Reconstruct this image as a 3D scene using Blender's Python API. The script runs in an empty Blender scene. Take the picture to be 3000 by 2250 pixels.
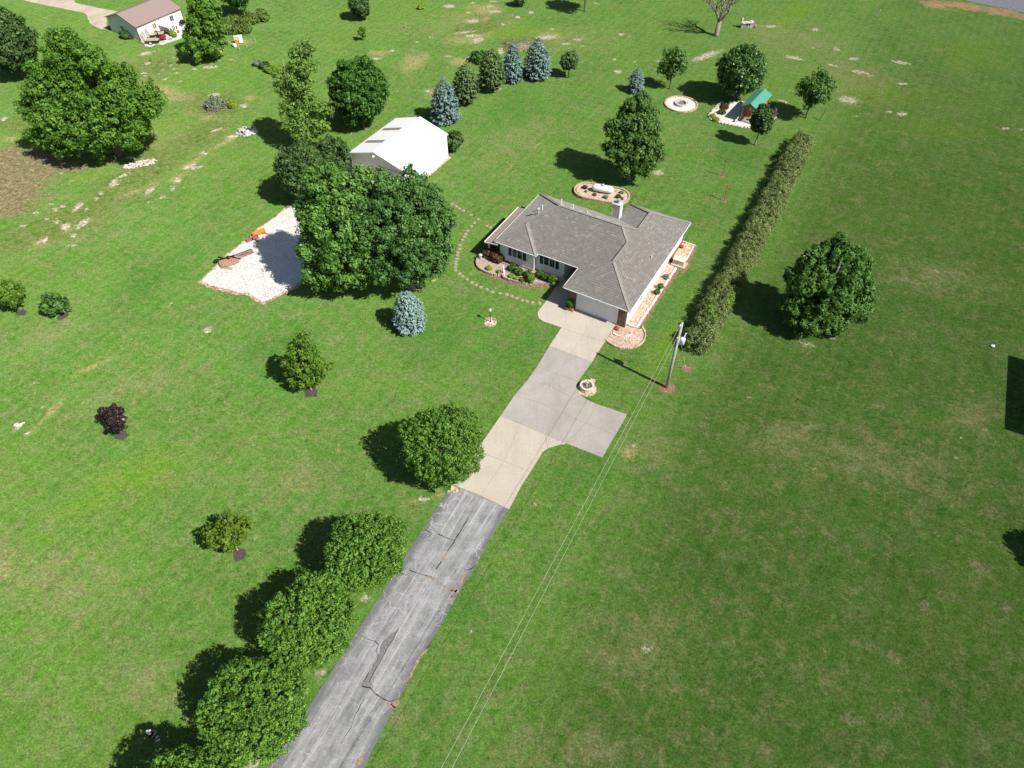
import bpy, bmesh, math, random
import numpy as np
from mathutils import Vector, Matrix
R = math.radians
SC = bpy.context.scene
COL = SC.collection
random.seed(7)
RNG = np.random.default_rng(11)

# ------------------------------------------------------------------ camera, light, exposure
cam_d = bpy.data.cameras.new('camera')
cam = bpy.data.objects.new('camera', cam_d)
COL.objects.link(cam)
cam.location = (0, 0, 53)
cam.rotation_euler = (R(90 - 48.5), 0, 0)
cam_d.sensor_width = 36
cam_d.lens = 2085 / 3000 * 36
cam_d.clip_start = 0.5
cam_d.clip_end = 3000
SC.camera = cam
SUN_AZ, SUN_EL = 125.9, 47.7                       # azimuth clockwise from +Y
W = bpy.data.worlds.new('World')
SC.world = W
W.use_nodes = True
wn = W.node_tree
sky = wn.nodes.new('ShaderNodeTexSky')
sky.sky_type = 'NISHITA'
sky.sun_disc = False
sky.sun_elevation = R(SUN_EL)
sky.sun_rotation = R(SUN_AZ)
wn.links.new(sky.outputs[0], wn.nodes['Background'].inputs[0])
wn.nodes['Background'].inputs[1].default_value = 0.062
sun_d = bpy.data.lights.new('sun', 'SUN')
sun_d.energy = 4.8
sun_d.angle = R(0.5)
sun_d.color = (1.0, 0.95, 0.87)
sun = bpy.data.objects.new('sun', sun_d)
COL.objects.link(sun)
_d = Vector((math.sin(R(SUN_AZ)) * math.cos(R(SUN_EL)), math.cos(R(SUN_AZ)) * math.cos(R(SUN_EL)), math.sin(R(SUN_EL))))
sun.rotation_euler = _d.to_track_quat('Z', 'Y').to_euler()
sun.location = (60, -40, 80)
SC.view_settings.view_transform = 'Standard'
SC.view_settings.look = 'None'
SC.view_settings.exposure = 0.42
SC.view_settings.gamma = 1

# ------------------------------------------------------------------ helpers
def tag(o, label=None, cat=None, group=None, kind=None):
    for k, v in (('label', label), ('category', cat), ('group', group), ('kind', kind)):
        if v:
            o[k] = v
    return o

def thing(name, label, cat, loc=(0, 0, 0), rz=0, group=None):
    o = bpy.data.objects.new(name, None)
    o.empty_display_size = 0.3
    COL.objects.link(o)
    o.location = loc if len(loc) == 3 else (loc[0], loc[1], 0)
    o.rotation_euler = (0, 0, rz)
    return tag(o, label, cat, group)

def copy_tree(o, parent=None):
    c = o.copy()
    COL.objects.link(c)
    c.parent = parent
    for ch in list(o.children):
        copy_tree(ch, c)
    return c

class MB:
    def __init__(s):
        s.v, s.f, s.m, s.prim = [], [], [], []
        s.mi = 0
    def add(s, vs, fs):
        b = len(s.v)
        s.prim.append((vs, fs))
        s.v += [tuple(p) for p in vs]
        for f in fs:
            s.f.append([b + i for i in f])
            s.m.append(s.mi)
        return s
    def box(s, x0, x1, y0, y1, z0, z1):
        return s.add([(x0, y0, z0), (x1, y0, z0), (x1, y1, z0), (x0, y1, z0), (x0, y0, z1), (x1, y0, z1), (x1, y1, z1), (x0, y1, z1)],
                     [(0, 3, 2, 1), (4, 5, 6, 7), (0, 1, 5, 4), (1, 2, 6, 5), (2, 3, 7, 6), (3, 0, 4, 7)])
    def rbox(s, c, size, rz=0, tilt=0, ax='X'):
        M = Matrix.Translation(Vector(c)) @ Matrix.Rotation(rz, 4, 'Z') @ Matrix.Rotation(tilt, 4, ax)
        x, y, z = size[0] / 2, size[1] / 2, size[2] / 2
        P = [(-x, -y, -z), (x, -y, -z), (x, y, -z), (-x, y, -z), (-x, -y, z), (x, -y, z), (x, y, z), (-x, y, z)]
        return s.add([M @ Vector(p) for p in P], [(0, 3, 2, 1), (4, 5, 6, 7), (0, 1, 5, 4), (1, 2, 6, 5), (2, 3, 7, 6), (3, 0, 4, 7)])
    def beam(s, p, q, w, h=None):
        p, q = Vector(p), Vector(q)
        h = h or w
        d = (q - p).normalized()
        u = d.cross(Vector((0, 0, 1)))
        if u.length < 1e-3:
            u = Vector((1, 0, 0))
        u.normalize()
        n = u.cross(d)
        P = []
        for e in (p, q):
            for a, b in ((-1, -1), (1, -1), (1, 1), (-1, 1)):
                P.append(e + u * (a * w / 2) + n * (b * h / 2))
        return s.add(P, [(0, 1, 2, 3), (7, 6, 5, 4), (0, 4, 5, 1), (1, 5, 6, 2), (2, 6, 7, 3), (3, 7, 4, 0)])
    def tube(s, pts, rad, n=8, cap=True):
        pts = [Vector(p) for p in pts]
        if not hasattr(rad, '__len__'):
            rad = [rad] * len(pts)
        P = []
        u = None
        for i, p in enumerate(pts):
            d = (pts[min(i + 1, len(pts) - 1)] - pts[max(i - 1, 0)]).normalized()
            if u is None:
                u = d.orthogonal().normalized()
            else:
                u = (u - d * u.dot(d)).normalized()
            w = d.cross(u)
            for k in range(n):
                a = 2 * math.pi * k / n
                P.append(p + (u * math.cos(a) + w * math.sin(a)) * rad[i])
        F = []
        for i in range(len(pts) - 1):
            for k in range(n):
                k2 = (k + 1) % n
                F.append((i * n + k, i * n + k2, (i + 1) * n + k2, (i + 1) * n + k))
        if cap:
            F.append(tuple(range(n))[::-1])
            F.append(tuple((len(pts) - 1) * n + k for k in range(n)))
        return s.add(P, F)
    def lathe(s, prof, c=(0, 0, 0), n=16):
        P, F = [], []
        for r, z in prof:
            for k in range(n):
                a = 2 * math.pi * k / n
                P.append((c[0] + r * math.cos(a), c[1] + r * math.sin(a), c[2] + z))
        for i in range(len(prof) - 1):
            for k in range(n):
                k2 = (k + 1) % n
                F.append((i * n + k, i * n + k2, (i + 1) * n + k2, (i + 1) * n + k))
        F.append(tuple(range(n))[::-1])
        F.append(tuple((len(prof) - 1) * n + k for k in range(n)))
        return s.add(P, F)
    def prism(s, poly, z0, z1):
        n = len(poly)
        if sum(poly[i][0] * poly[(i + 1) % n][1] - poly[(i + 1) % n][0] * poly[i][1] for i in range(n)) < 0:
            poly = poly[::-1]
        P = [(p[0], p[1], z0) for p in poly] + [(p[0], p[1], z1) for p in poly]
        F = [tuple(range(n))[::-1], tuple(range(n, 2 * n))]
        for i in range(n):
            j = (i + 1) % n
            F.append((i, j, n + j, n + i))
        return s.add(P, F)
    def lump(s, c, r, seed=0, n=10, m=6, amp=.18, flat=1.0):
        rg = random.Random(seed)
        P = []
        for i in range(m + 1):
            th = math.pi * i / m
            for k in range(n):
                a = 2 * math.pi * k / n
                q = 1 + rg.uniform(-amp, amp)
                P.append((c[0] + r[0] * q * math.sin(th) * math.cos(a), c[1] + r[1] * q * math.sin(th) * math.sin(a), c[2] + r[2] * q * math.cos(th) * flat))
        F = []
        for i in range(m):
            for k in range(n):
                k2 = (k + 1) % n
                F.append((i * n + k, (i + 1) * n + k, (i + 1) * n + k2, i * n + k2))
        return s.add(P, F)
    def build_each(s, name, mats, parent=None):
        """every primitive added so far becomes a part of its own"""
        out = []
        for vs, fs in s.prim:
            out.append(MB().add(vs, fs).build(name, mats, parent))
        return out
    def build(s, name, mats, parent=None, smooth=False, loc=None):
        me = bpy.data.meshes.new(name)
        me.from_pydata(s.v, [], s.f)
        mats = mats if isinstance(mats, (list, tuple)) else [mats]
        for m in mats:
            me.materials.append(m)
        me.polygons.foreach_set('material_index', s.m)
        if smooth:
            me.polygons.foreach_set('use_smooth', [True] * len(s.f))
        me.update()
        o = bpy.data.objects.new(name, me)
        COL.objects.link(o)
        if parent:
            o.parent = parent
        if loc:
            o.location = loc
        return o

def jag(poly, step=.35, amp=.05, seed=1):
    rg = random.Random(seed)
    out = []
    n = len(poly)
    for i in range(n):
        p, q = poly[i], poly[(i + 1) % n]
        L = math.hypot(q[0] - p[0], q[1] - p[1])
        k = max(1, int(L / step))
        for j in range(k):
            t = j / k
            out.append((p[0] + (q[0] - p[0]) * t + rg.uniform(-amp, amp), p[1] + (q[1] - p[1]) * t + rg.uniform(-amp, amp)))
    return out

def smooth_poly(poly, it=2):
    for _ in range(it):
        o = []
        n = len(poly)
        for i in range(n):
            p, q = poly[i], poly[(i + 1) % n]
            o.append((.75 * p[0] + .25 * q[0], .75 * p[1] + .25 * q[1]))
            o.append((.25 * p[0] + .75 * q[0], .25 * p[1] + .75 * q[1]))
        poly = o
    return poly

# ------------------------------------------------------------------ materials
class NT:
    def __init__(s, name):
        s.mat = bpy.data.materials.new(name)
        s.mat.use_nodes = True
        s.t = s.mat.node_tree
        s.b = s.t.nodes['Principled BSDF']
        s.b.inputs['Specular IOR Level'].default_value = .3
    def n(s, ty, **kw):
        nd = s.t.nodes.new(ty)
        for k, v in kw.items():
            setattr(nd, k, v)
        return nd
    def l(s, a, b):
        s.t.links.new(a, b)
    def noise(s, vec, scale, detail=3, rough=.55, dist=0):
        nd = s.n('ShaderNodeTexNoise')
        nd.inputs['Scale'].default_value = scale
        nd.inputs['Detail'].default_value = detail
        nd.inputs['Roughness'].default_value = rough
        nd.inputs['Distortion'].default_value = dist
        if vec is not None:
            s.l(vec, nd.inputs['Vector'])
        return nd.outputs[0]
    def ramp(s, fac, stops):
        nd = s.n('ShaderNodeValToRGB')
        e = nd.color_ramp.elements
        while len(e) < len(stops):
            e.new(.5)
        for i, (p, c) in enumerate(stops):
            e[i].position = p
            e[i].color = (c, c, c, 1) if not hasattr(c, '__len__') else (*c, 1)
        s.l(fac, nd.inputs[0])
        return nd.outputs[0]
    def mix(s, fac, a, b, mode='MIX'):
        nd = s.n('ShaderNodeMix', data_type='RGBA', blend_type=mode)
        for v, i in ((fac, 0), (a, 6), (b, 7)):
            if hasattr(v, 'is_linked'):
                s.l(v, nd.inputs[i])
            elif i == 0:
                nd.inputs[0].default_value = v
            else:
                nd.inputs[i].default_value = (*v, 1)
        return nd.outputs[2]
    def math(s, op, a, b=0, clamp=False):
        nd = s.n('ShaderNodeMath', operation=op, use_clamp=clamp)
        for i, v in enumerate((a, b)):
            if hasattr(v, 'is_linked'):
                s.l(v, nd.inputs[i])
            else:
                nd.inputs[i].default_value = v
        return nd.outputs[0]
    def attr(s, name):
        return s.n('ShaderNodeAttribute', attribute_name=name).outputs['Fac']
    def coord(s, w='Object'):
        return s.n('ShaderNodeTexCoord').outputs[w]
    def mapped(s, vec, scale=(1, 1, 1), rot=(0, 0, 0)):
        nd = s.n('ShaderNodeMapping')
        nd.inputs['Scale'].default_value = scale
        nd.inputs['Rotation'].default_value = rot
        s.l(vec, nd.inputs[0])
        return nd.outputs[0]
    def bump(s, h, strength=.3, dist=.05):
        nd = s.n('ShaderNodeBump')
        nd.inputs['Strength'].default_value = strength
        nd.inputs['Distance'].default_value = dist
        s.l(h, nd.inputs['Height'])
        s.l(nd.outputs[0], s.b.inputs['Normal'])
    def out(s, col=None, rough=.8, metal=0):
        if col is not None:
            if hasattr(col, 'is_linked'):
                s.l(col, s.b.inputs['Base Color'])
            else:
                s.b.inputs['Base Color'].default_value = (*col, 1)
        s.b.inputs['Roughness'].default_value = rough
        s.b.inputs['Metallic'].default_value = metal
        return s.mat

def plain(name, c, rough=.7, var=.18, scale=4., metal=0, spec=None):
    t = NT(name)
    v = t.noise(t.coord(), scale, 4)
    lo = tuple(max(0, x * (1 - var)) for x in c)
    hi = tuple(min(1, x * (1 + var)) for x in c)
    m = t.out(t.ramp(v, [(.3, lo), (.7, hi)]), rough, metal)
    if spec is not None:
        t.b.inputs['Specular IOR Level'].default_value = spec
    return m

def foliage(name, dark, light, rough=.55, trans=.22, spec=.25):
    t = NT(name)
    a = t.attr('tint')
    mid = tuple((x + y) / 2 for x, y in zip(dark, light))
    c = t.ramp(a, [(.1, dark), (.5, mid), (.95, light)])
    t.out(c, rough)
    t.b.inputs['Specular IOR Level'].default_value = spec
    tr = t.n('ShaderNodeBsdfTranslucent')
    t.l(c, tr.inputs[0])
    mx = t.n('ShaderNodeMixShader')
    mx.inputs[0].default_value = trans
    t.l(t.b.outputs[0], mx.inputs[1])
    t.l(tr.outputs[0], mx.inputs[2])
    t.l(mx.outputs[0], t.t.nodes['Material Output'].inputs[0])
    return t.mat

def mat_ground():
    t = NT('lawn')
    p = t.coord()
    # warped coordinates so nothing keeps a clean outline
    nz = t.n('ShaderNodeTexNoise')
    nz.inputs['Scale'].default_value = .35
    nz.inputs['Detail'].default_value = 5
    t.l(p, nz.inputs['Vector'])
    big = t.noise(p, .03, 3, .6, .6)
    mid = t.noise(p, .13, 5, .65, .5)
    sm = t.noise(p, .8, 5, .7, .4)
    tuft = t.noise(p, 2.6, 4, .75)
    fine = t.noise(p, 6.5, 3, .75)
    vfine = t.noise(p, 16, 2, .7)
    c = t.ramp(mid, [(.32, (.056, .134, .020)), (.5, (.076, .172, .026)), (.68, (.100, .206, .036))])
    c = t.mix(t.ramp(big, [(.42, 0), (.62, .6)]), c, (.100, .190, .022))
    c = t.mix(t.ramp(sm, [(.44, 0), (.68, .85)]), c, (.150, .215, .066))
    c = t.mix(t.ramp(t.noise(p, 1.9, 5, .75, .5), [(.52, 0), (.68, .6)]), c, (.050, .120, .015))
    c = t.mix(t.ramp(t.noise(p, .4, 5, .7, .8), [(.52, 0), (.7, .5)]), c, (.048, .128, .014))
    c = t.mix(t.ramp(t.noise(p, .22, 5, .7, .8), [(.54, 0), (.72, .55)]), c, (.130, .195, .072))
    # mowing stripes, faint
    for rot, k in ((30, .16), (118, .10)):
        w = t.n('ShaderNodeTexWave', wave_type='BANDS', bands_direction='X')
        w.inputs['Scale'].default_value = .24
        w.inputs['Distortion'].default_value = 1.6
        w.inputs['Detail'].default_value = 3
        w.inputs['Detail Scale'].default_value = .4
        t.l(t.mapped(p, rot=(0, 0, R(rot))), w.inputs['Vector'])
        c = t.mix(t.math('MULTIPLY', t.ramp(w.outputs[1], [(.2, 0), (.8, 1)]), k), c, (.16, .26, .065))
    lush = t.attr('lush')
    c = t.mix(t.math('MULTIPLY', lush, t.ramp(sm, [(.3, .3), (.7, .8)])), c, (.130, .225, .014))
    deep = t.attr('deep')
    c = t.mix(t.math('MULTIPLY', deep, .62), c, t.ramp(mid, [(.3, (.044, .140, .018)), (.7, (.070, .185, .026))]))
    field_dim = t.attr('field')
    c = t.mix(t.math('MULTIPLY', field_dim, .9), c, t.mix(1.0, c, (.585, .605, .53), 'MULTIPLY'))  # darker turf tone together with painted falloff from sun and view angle
    # dry speckle: fine tan thatch, clustered, no outline of its own
    dry = t.attr('dry')
    dn = t.math('ADD', t.math('MULTIPLY', t.noise(p, .55, 6, .8, .6), .75), t.math('MULTIPLY', t.noise(p, 3.2, 4, .8), .35))
    dn = t.math('ADD', dn, t.math('MULTIPLY', dry, .125))
    c = t.mix(t.ramp(dn, [(.56, 0), (.77, .75)]), c, (.230, .205, .100))
    yel = t.attr('straw')
    ym = t.math('ADD', yel, t.math('MULTIPLY', t.math('SUBTRACT', t.noise(p, .6, 7, .80, .6), .5), 2.2))
    c = t.mix(t.ramp(ym, [(.18, 0), (.95, .88)]), c, t.ramp(tuft, [(.3, (.20, .18, .07)), (.7, (.36, .30, .14))]))
    th = t.math('ADD', t.math('MULTIPLY', t.attr('thatch'), .75), t.math('MULTIPLY', t.math('SUBTRACT', t.noise(p, 1.8, 7, .82, .8), .5), 2.4))
    c = t.mix(t.ramp(th, [(.50, 0), (.95, .80)]), c, (.255, .205, .130))
    # rough unmown ground
    ro = t.attr('rough')
    rc = t.ramp(t.noise(p, 1.1, 7, .8, .7), [(.34, (.038, .085, .012)), (.45, (.085, .150, .024)), (.54, (.135, .165, .050)), (.64, (.215, .185, .095))])
    rm = t.math('ADD', ro, t.math('MULTIPLY', t.math('SUBTRACT', t.noise(p, .5, 6, .75), .5), 1.6))
    c = t.mix(t.ramp(rm, [(.15, 0), (.6, .9)]), c, rc)
    # bare soil field
    so = t.attr('soil')
    sc = t.ramp(t.noise(p, 1.3, 5, .75), [(.3, (.105, .075, .045)), (.52, (.185, .145, .085)), (.70, (.28, .235, .14))])
    sm_ = t.math('ADD', so, t.math('MULTIPLY', t.math('SUBTRACT', t.noise(p, .4, 7, .78), .5), 1.5))
    c = t.mix(t.ramp(sm_, [(.02, 0), (.78, .94)]), c, sc)
    orr = t.attr('clay')
    om = t.math('ADD', orr, t.math('MULTIPLY', t.math('SUBTRACT', t.noise(p, .55, 6, .78), .5), 2.0))
    c = t.mix(t.ramp(om, [(.40, 0), (.85, .92)]), c, t.ramp(sm, [(.3, (.25, .14, .08)), (.7, (.40, .26, .16))]))
    # stony bare spots, ragged
    di = t.attr('dirt')
    dm = t.math('ADD', t.math('MULTIPLY', di, .92), t.math('MULTIPLY', t.math('SUBTRACT', t.noise(p, 1.5, 7, .80, .8), .5), 2.6))
    dc = t.ramp(t.noise(p, 2.2, 5, .75), [(.3, (.19, .145, .095)), (.48, (.36, .30, .22)), (.64, (.58, .54, .47))])
    c = t.mix(t.ramp(dm, [(.46, 0), (.76, .95)]), c, dc)
    # fine turf grain
    g = t.math('ADD', t.math('ADD', t.math('MULTIPLY', fine, .42), t.math('MULTIPLY', vfine, .26)), t.math('MULTIPLY', tuft, .32))
    c = t.mix(1.0, c, (.93, .985, .93), 'MULTIPLY')
    c = t.mix(1.0, c, t.ramp(g, [(.36, .34), (.5, .97), (.64, 1.70)]), 'MULTIPLY')
    t.bump(g, .6, .14)
    m = t.out(c, .95)
    t.b.inputs['Specular IOR Level'].default_value = .08
    t.b.inputs['Diffuse Roughness'].default_value = 1.0
    return m

def mat_concrete(name, c, stain=.25):
    t = NT(name)
    p = t.coord()
    a = t.noise(p, .35, 5, .65, .4)
    b = t.noise(p, 6, 3, .6)
    lo = tuple(x * (1 - stain) for x in c)
    col = t.ramp(a, [(.3, lo), (.62, c)])
    col = t.mix(1.0, col, t.ramp(b, [(.3, .93), (.7, 1.05)]), 'MULTIPLY')
    col = t.mix(t.ramp(t.noise(t.mapped(p, (1.2, .12, 1), (0, 0, R(30))), 1.0, 4, .6), [(.55, 0), (.75, .22)]), col, tuple(min(1, x * 1.18) for x in c))
    col = t.mix(t.ramp(t.noise(p, 1.4, 3, .5), [(.68, 0), (.78, .35)]), col, tuple(x * .62 for x in c))
    col = t.mix(t.math('MULTIPLY', t.ramp(t.noise(t.mapped(p, (1.6, .10, 1), (0, 0, R(31))), 1.0, 5, .7), [(.50, 0), (.72, 1)]), .16), col, (.16, .15, .14))
    col = t.mix(t.ramp(t.noise(p, 2.3, 6, .8), [(.60, 0), (.75, .22)]), col, (.20, .17, .13))
    t.b.inputs['Diffuse Roughness'].default_value = .8
    return t.out(col, .85)

def mat_asphalt():
    t = NT('old_asphalt')
    uv = t.coord('UV')
    p = t.coord()
    s1 = t.noise(t.mapped(uv, (9, .07, 1)), 1.0, 6, .7, .5)
    s2 = t.noise(t.mapped(uv, (20, .10, 1)), 1.0, 5, .65, .9)
    n1 = t.noise(p, .8, 7, .78)
    n2 = t.noise(p, 9, 3, .7)
    f = t.math('ADD', t.math('MULTIPLY', s1, .45), t.math('MULTIPLY', n1, .55))
    c = t.ramp(f, [(.34, (.130, .132, .138)), (.45, (.205, .208, .214)), (.55, (.295, .297, .302)), (.66, (.40, .40, .403))])
    c = t.mix(t.ramp(s2, [(.55, 0), (.66, .62)]), c, (.47, .47, .475))
    sep = t.n('ShaderNodeSeparateXYZ')
    t.l(uv, sep.inputs[0])
    e = t.math('ABSOLUTE', t.math('SUBTRACT', sep.outputs[0], .5))
    e = t.math('ADD', e, t.math('MULTIPLY', t.math('SUBTRACT', t.noise(p, .7, 4, .6), .5), .16))
    c = t.mix(t.ramp(e, [(.375, 0), (.45, .82)]), c, (.125, .130, .142))
    # fine pale cracks
    v = t.n('ShaderNodeTexVoronoi', feature='DISTANCE_TO_EDGE')
    v.inputs['Scale'].default_value = .8
    wv = t.n('ShaderNodeVectorMath', operation='ADD')
    nn = t.n('ShaderNodeTexNoise')
    nn.inputs['Scale'].default_value = 1.2
    t.l(p, nn.inputs['Vector'])
    t.l(p, wv.inputs[0])
    t.l(nn.outputs[1], wv.inputs[1])
    t.l(wv.outputs[0], v.inputs['Vector'])
    c = t.mix(t.math('MULTIPLY', t.ramp(v.outputs[0], [(.0, 1), (.035, 0)]), t.ramp(t.noise(p, .25, 2), [(.45, 0), (.6, .7)])), c, (.50, .50, .50))
    c = t.mix(1.0, c, t.ramp(n2, [(.3, .82), (.7, 1.15)]), 'MULTIPLY')
    t.bump(n2, .3, .03)
    return t.out(c, .9)

def mat_gravel(name, stops, scale=3., big=.5):
    t = NT(name)
    p = t.coord()
    v = t.n('ShaderNodeTexVoronoi')
    v.inputs['Scale'].default_value = scale
    t.l(p, v.inputs['Vector'])
    sx = t.n('ShaderNodeSeparateXYZ')
    t.l(v.outputs['Color'], sx.inputs[0])
    c = t.ramp(t.math('ADD', t.math('MULTIPLY', sx.outputs[0], .6), t.math('MULTIPLY', t.noise(p, big, 5, .7), .4)), stops)
    t.bump(v.outputs['Distance'], .25, .03)
    return t.out(c, .95)

def mat_shingle(name='roof_shingle', base=(.226, .212, .195)):
    t = NT(name)
    uv = t.coord('UV')
    br = t.n('ShaderNodeTexBrick')
    br.inputs['Scale'].default_value = 1
    br.inputs['Brick Width'].default_value = .34
    br.inputs['Row Height'].default_value = .27
    br.inputs['Mortar Size'].default_value = .0
    br.inputs['Color1'].default_value = (.0, .0, .0, 1)
    br.inputs['Color2'].default_value = (1, 1, 1, 1)
    t.l(uv, br.inputs['Vector'])
    a = t.noise(t.mapped(uv, (4.5, 3.7, 1)), 1.0, 2, .6)
    fl = t.math('ADD', t.math('MULTIPLY', br.outputs['Color'], .45), t.math('MULTIPLY', a, .55))
    c = t.ramp(fl, [(.22, tuple(x * .84 for x in base)), (.5, base), (.66, tuple(x * 1.10 for x in base)), (.80, tuple(x * 1.5 for x in base))])
    c = t.mix(t.ramp(t.noise(uv, .3, 4), [(.35, .0), (.7, .35)]), c, tuple(x * .88 for x in base))
    sep = t.n('ShaderNodeSeparateXYZ')
    t.l(uv, sep.inputs[0])
    row = t.math('FRACT', t.math('DIVIDE', sep.outputs[1], .27))
    c = t.mix(1.0, c, t.ramp(row, [(.0, .80), (.30, .87), (.42, 1.04), (1, 1.04)]), 'MULTIPLY')
    t.b.inputs['Diffuse Roughness'].default_value = 1.0
    return t.out(c, .95)

def mat_siding(name, c, axis='Z', pitch=.14, amp=.5, rough=.55):
    t = NT(name)
    sep = t.n('ShaderNodeSeparateXYZ')
    t.l(t.coord(), sep.inputs[0])
    row = t.math('FRACT', t.math('DIVIDE', sep.outputs[axis], pitch))
    col = t.mix(1.0, c, t.ramp(row, [(0, .80), (.12, 1.0), (1, 1.0)]), 'MULTIPLY')
    col = t.mix(t.ramp(t.noise(t.coord(), .8, 4), [(.4, 0), (.8, .12)]), col, tuple(x * .8 for x in c))
    t.bump(row, amp, .02)
    return t.out(col, rough)

def mat_brick(name='brick'):
    t = NT(name)
    p = t.coord()
    sep = t.n('ShaderNodeSeparateXYZ')
    t.l(p, sep.inputs[0])
    cb = t.n('ShaderNodeCombineXYZ')
    t.l(t.math('ADD', sep.outputs[0], sep.outputs[1]), cb.inputs[0])
    t.l(sep.outputs[2], cb.inputs[1])
    br = t.n('ShaderNodeTexBrick')
    br.inputs['Scale'].default_value = 1
    br.inputs['Brick Width'].default_value = .24
    br.inputs['Row Height'].default_value = .085
    br.inputs['Mortar Size'].default_value = .008
    br.inputs['Color1'].default_value = (.19, .105, .07, 1)
    br.inputs['Color2'].default_value = (.10, .06, .045, 1)
    br.inputs['Mortar'].default_value = (.30, .26, .22, 1)
    t.l(cb.outputs[0], br.inputs['Vector'])
    c = t.mix(.35, br.outputs['Color'], t.ramp(t.noise(p, 3, 3), [(.3, (.10, .05, .035)), (.7, (.26, .16, .11))]))
    return t.out(c, .85)

def mat_bark(name='bark', c=(.13, .10, .075)):
    t = NT(name)
    p = t.coord()
    n = t.noise(t.mapped(p, (6, 6, 1.2)), 1.5, 4, .7)
    t.bump(n, .6, .05)
    return t.out(t.ramp(n, [(.3, tuple(x * .55 for x in c)), (.7, tuple(x * 1.5 for x in c))]), .9)

def mat_ribbed(name, c, pitch=.23, axis=0, rot=0, rough=.4, dark=.72, spec=.4):
    t = NT(name)
    sep = t.n('ShaderNodeSeparateXYZ')
    t.l(t.coord(), sep.inputs[0])
    row = t.math('FRACT', t.math('DIVIDE', sep.outputs[axis], pitch))
    col = t.mix(1.0, c, t.ramp(row, [(.0, 1), (.78, 1), (.86, dark), (.97, dark), (1, 1)]), 'MULTIPLY')
    col = t.mix(t.ramp(t.noise(t.coord(), .6, 4), [(.4, 0), (.8, .15)]), col, tuple(x * .85 for x in c))
    t.bump(t.ramp(row, [(.7, 0), (.8, 1), (.95, 1), (1, 0)]), .5, .03)
    m = t.out(col, rough)
    t.b.inputs['Specular IOR Level'].default_value = spec
    return m

M = {}
M['ground'] = mat_ground()
M['conc_tan'] = mat_concrete('concrete_tan', (.485, .438, .368), .12)
M['conc_grey'] = mat_concrete('concrete_grey', (.392, .368, .338), .20)
M['conc_old'] = mat_concrete('concrete_far', (.42, .355, .285), .25)
M['joint'] = plain('joint_dark', (.27, .24, .20), .9)
M['asphalt'] = mat_asphalt()
M['crack'] = plain('crack_dark', (.045, .046, .05), .9, .3)
M['cracktan'] = plain('crack_sand', (.29, .215, .14), .95, .45, 7)
M['tarpatch'] = plain('dark_patch', (.165, .168, .172), .9, .25, 5)
M['gravel_white'] = mat_gravel('crushed_limestone', [(.20, (.36, .33, .29)), (.34, (.58, .56, .525)), (.52, (.62, .61, .585)), (.9, (.72, .71, .685))], 12, .35)
M['gravel_edge'] = mat_gravel('gravel_edge', [(.2, (.22, .14, .08)), (.5, (.46, .33, .21)), (.8, (.62, .52, .40))], 5, .8)
M['gravel_pink'] = mat_gravel('river_rock_pink', [(.15, (.26, .17, .13)), (.35, (.43, .29, .22)), (.6, (.53, .38, .29)), (.9, (.70, .60, .52))], 8, 1.2)
M['gravel_tan'] = mat_gravel('river_rock_tan', [(.15, (.24, .17, .11)), (.35, (.43, .33, .23)), (.6, (.53, .42, .30)), (.9, (.70, .62, .50))], 8, 1.)
M['edging'] = mat_gravel('edging_stone', [(.2, (.36, .24, .17)), (.5, (.54, .42, .32)), (.8, (.66, .58, .48))], 3.2, 2)
M['edging_white'] = mat_gravel('edging_pale', [(.2, (.48, .42, .36)), (.5, (.68, .64, .58)), (.85, (.82, .8, .76))], 3.0, 2)
M['mulch'] = plain('dark_mulch', (.080, .066, .058), .95, .5, 7)
M['redmulch'] = plain('red_soil', (.225, .135, .085), .95, .45, 4)
M['flagstone'] = plain('flagstone', (.36, .295, .215), .9, .45, 1.3)
M['limestone'] = plain('limestone', (.55, .50, .43), .9, .3, 3)
M['rock_grey'] = plain('rock_grey', (.33, .32, .30), .9, .4, 2)
M['shingle'] = mat_shingle()
M['shingle_old'] = mat_shingle('shingle_dark', (.235, .205, .185))
M['siding'] = mat_siding('lap_siding', (.76, .78, .78))
M['white'] = plain('white_paint', (.80, .80, .80), .45, .04)
M['trim'] = plain('white_trim', (.82, .82, .82), .4, .03)
M['gutter'] = plain('gutter_metal', (.62, .62, .64), .4, .06)
M['brick'] = mat_brick()
M['redbrick'] = plain('terracotta', (.30, .11, .065), .8, .25, 5)
M['shutter'] = plain('navy_shutter', (.012, .028, .050), .5, .2)
M['glass'] = plain('window_glass', (.030, .042, .040), .08, .5, 2, spec=.6)
M['dark'] = plain('dark_interior', (.022, .018, .016), .9, .3)
M['black'] = plain('black_metal', (.02, .02, .022), .45, .2)
M['greymetal'] = plain('grey_metal', (.32, .33, .34), .45, .12)
M['galv'] = plain('galvanised', (.52, .54, .56), .35, .12)
M['wood_pole'] = mat_bark('weathered_pole', (.40, .395, .38))
M['cedar'] = plain('cedar_wood', (.40, .17, .055), .6, .22, 5)
M['pine'] = plain('golden_pine', (.52, .30, .11), .6, .15, 5)
M['deckwood'] = plain('weathered_deck', (.44, .36, .24), .8, .25, 5)
M['rust'] = plain('rusty_iron', (.30, .15, .085), .85, .4, 5)
M['bark'] = mat_bark()
M['bark_pale'] = mat_bark('pale_bark', (.34, .27, .19))
M['bark_grey'] = mat_bark('grey_bark', (.26, .23, .20))
M['barnroof'] = plain('white_metal_roof', (.86, .87, .88), .32, .02, .5, spec=.5)
M['barnwall'] = plain('white_metal_wall', (.84, .84, .83), .4, .03, .5)
M['shedroof'] = plain('mauve_metal_roof', (.40, .285, .255), .45, .05, .6)
M['greenroof'] = plain('green_metal_roof', (.085, .315, .225), .4, .07, .6)
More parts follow.
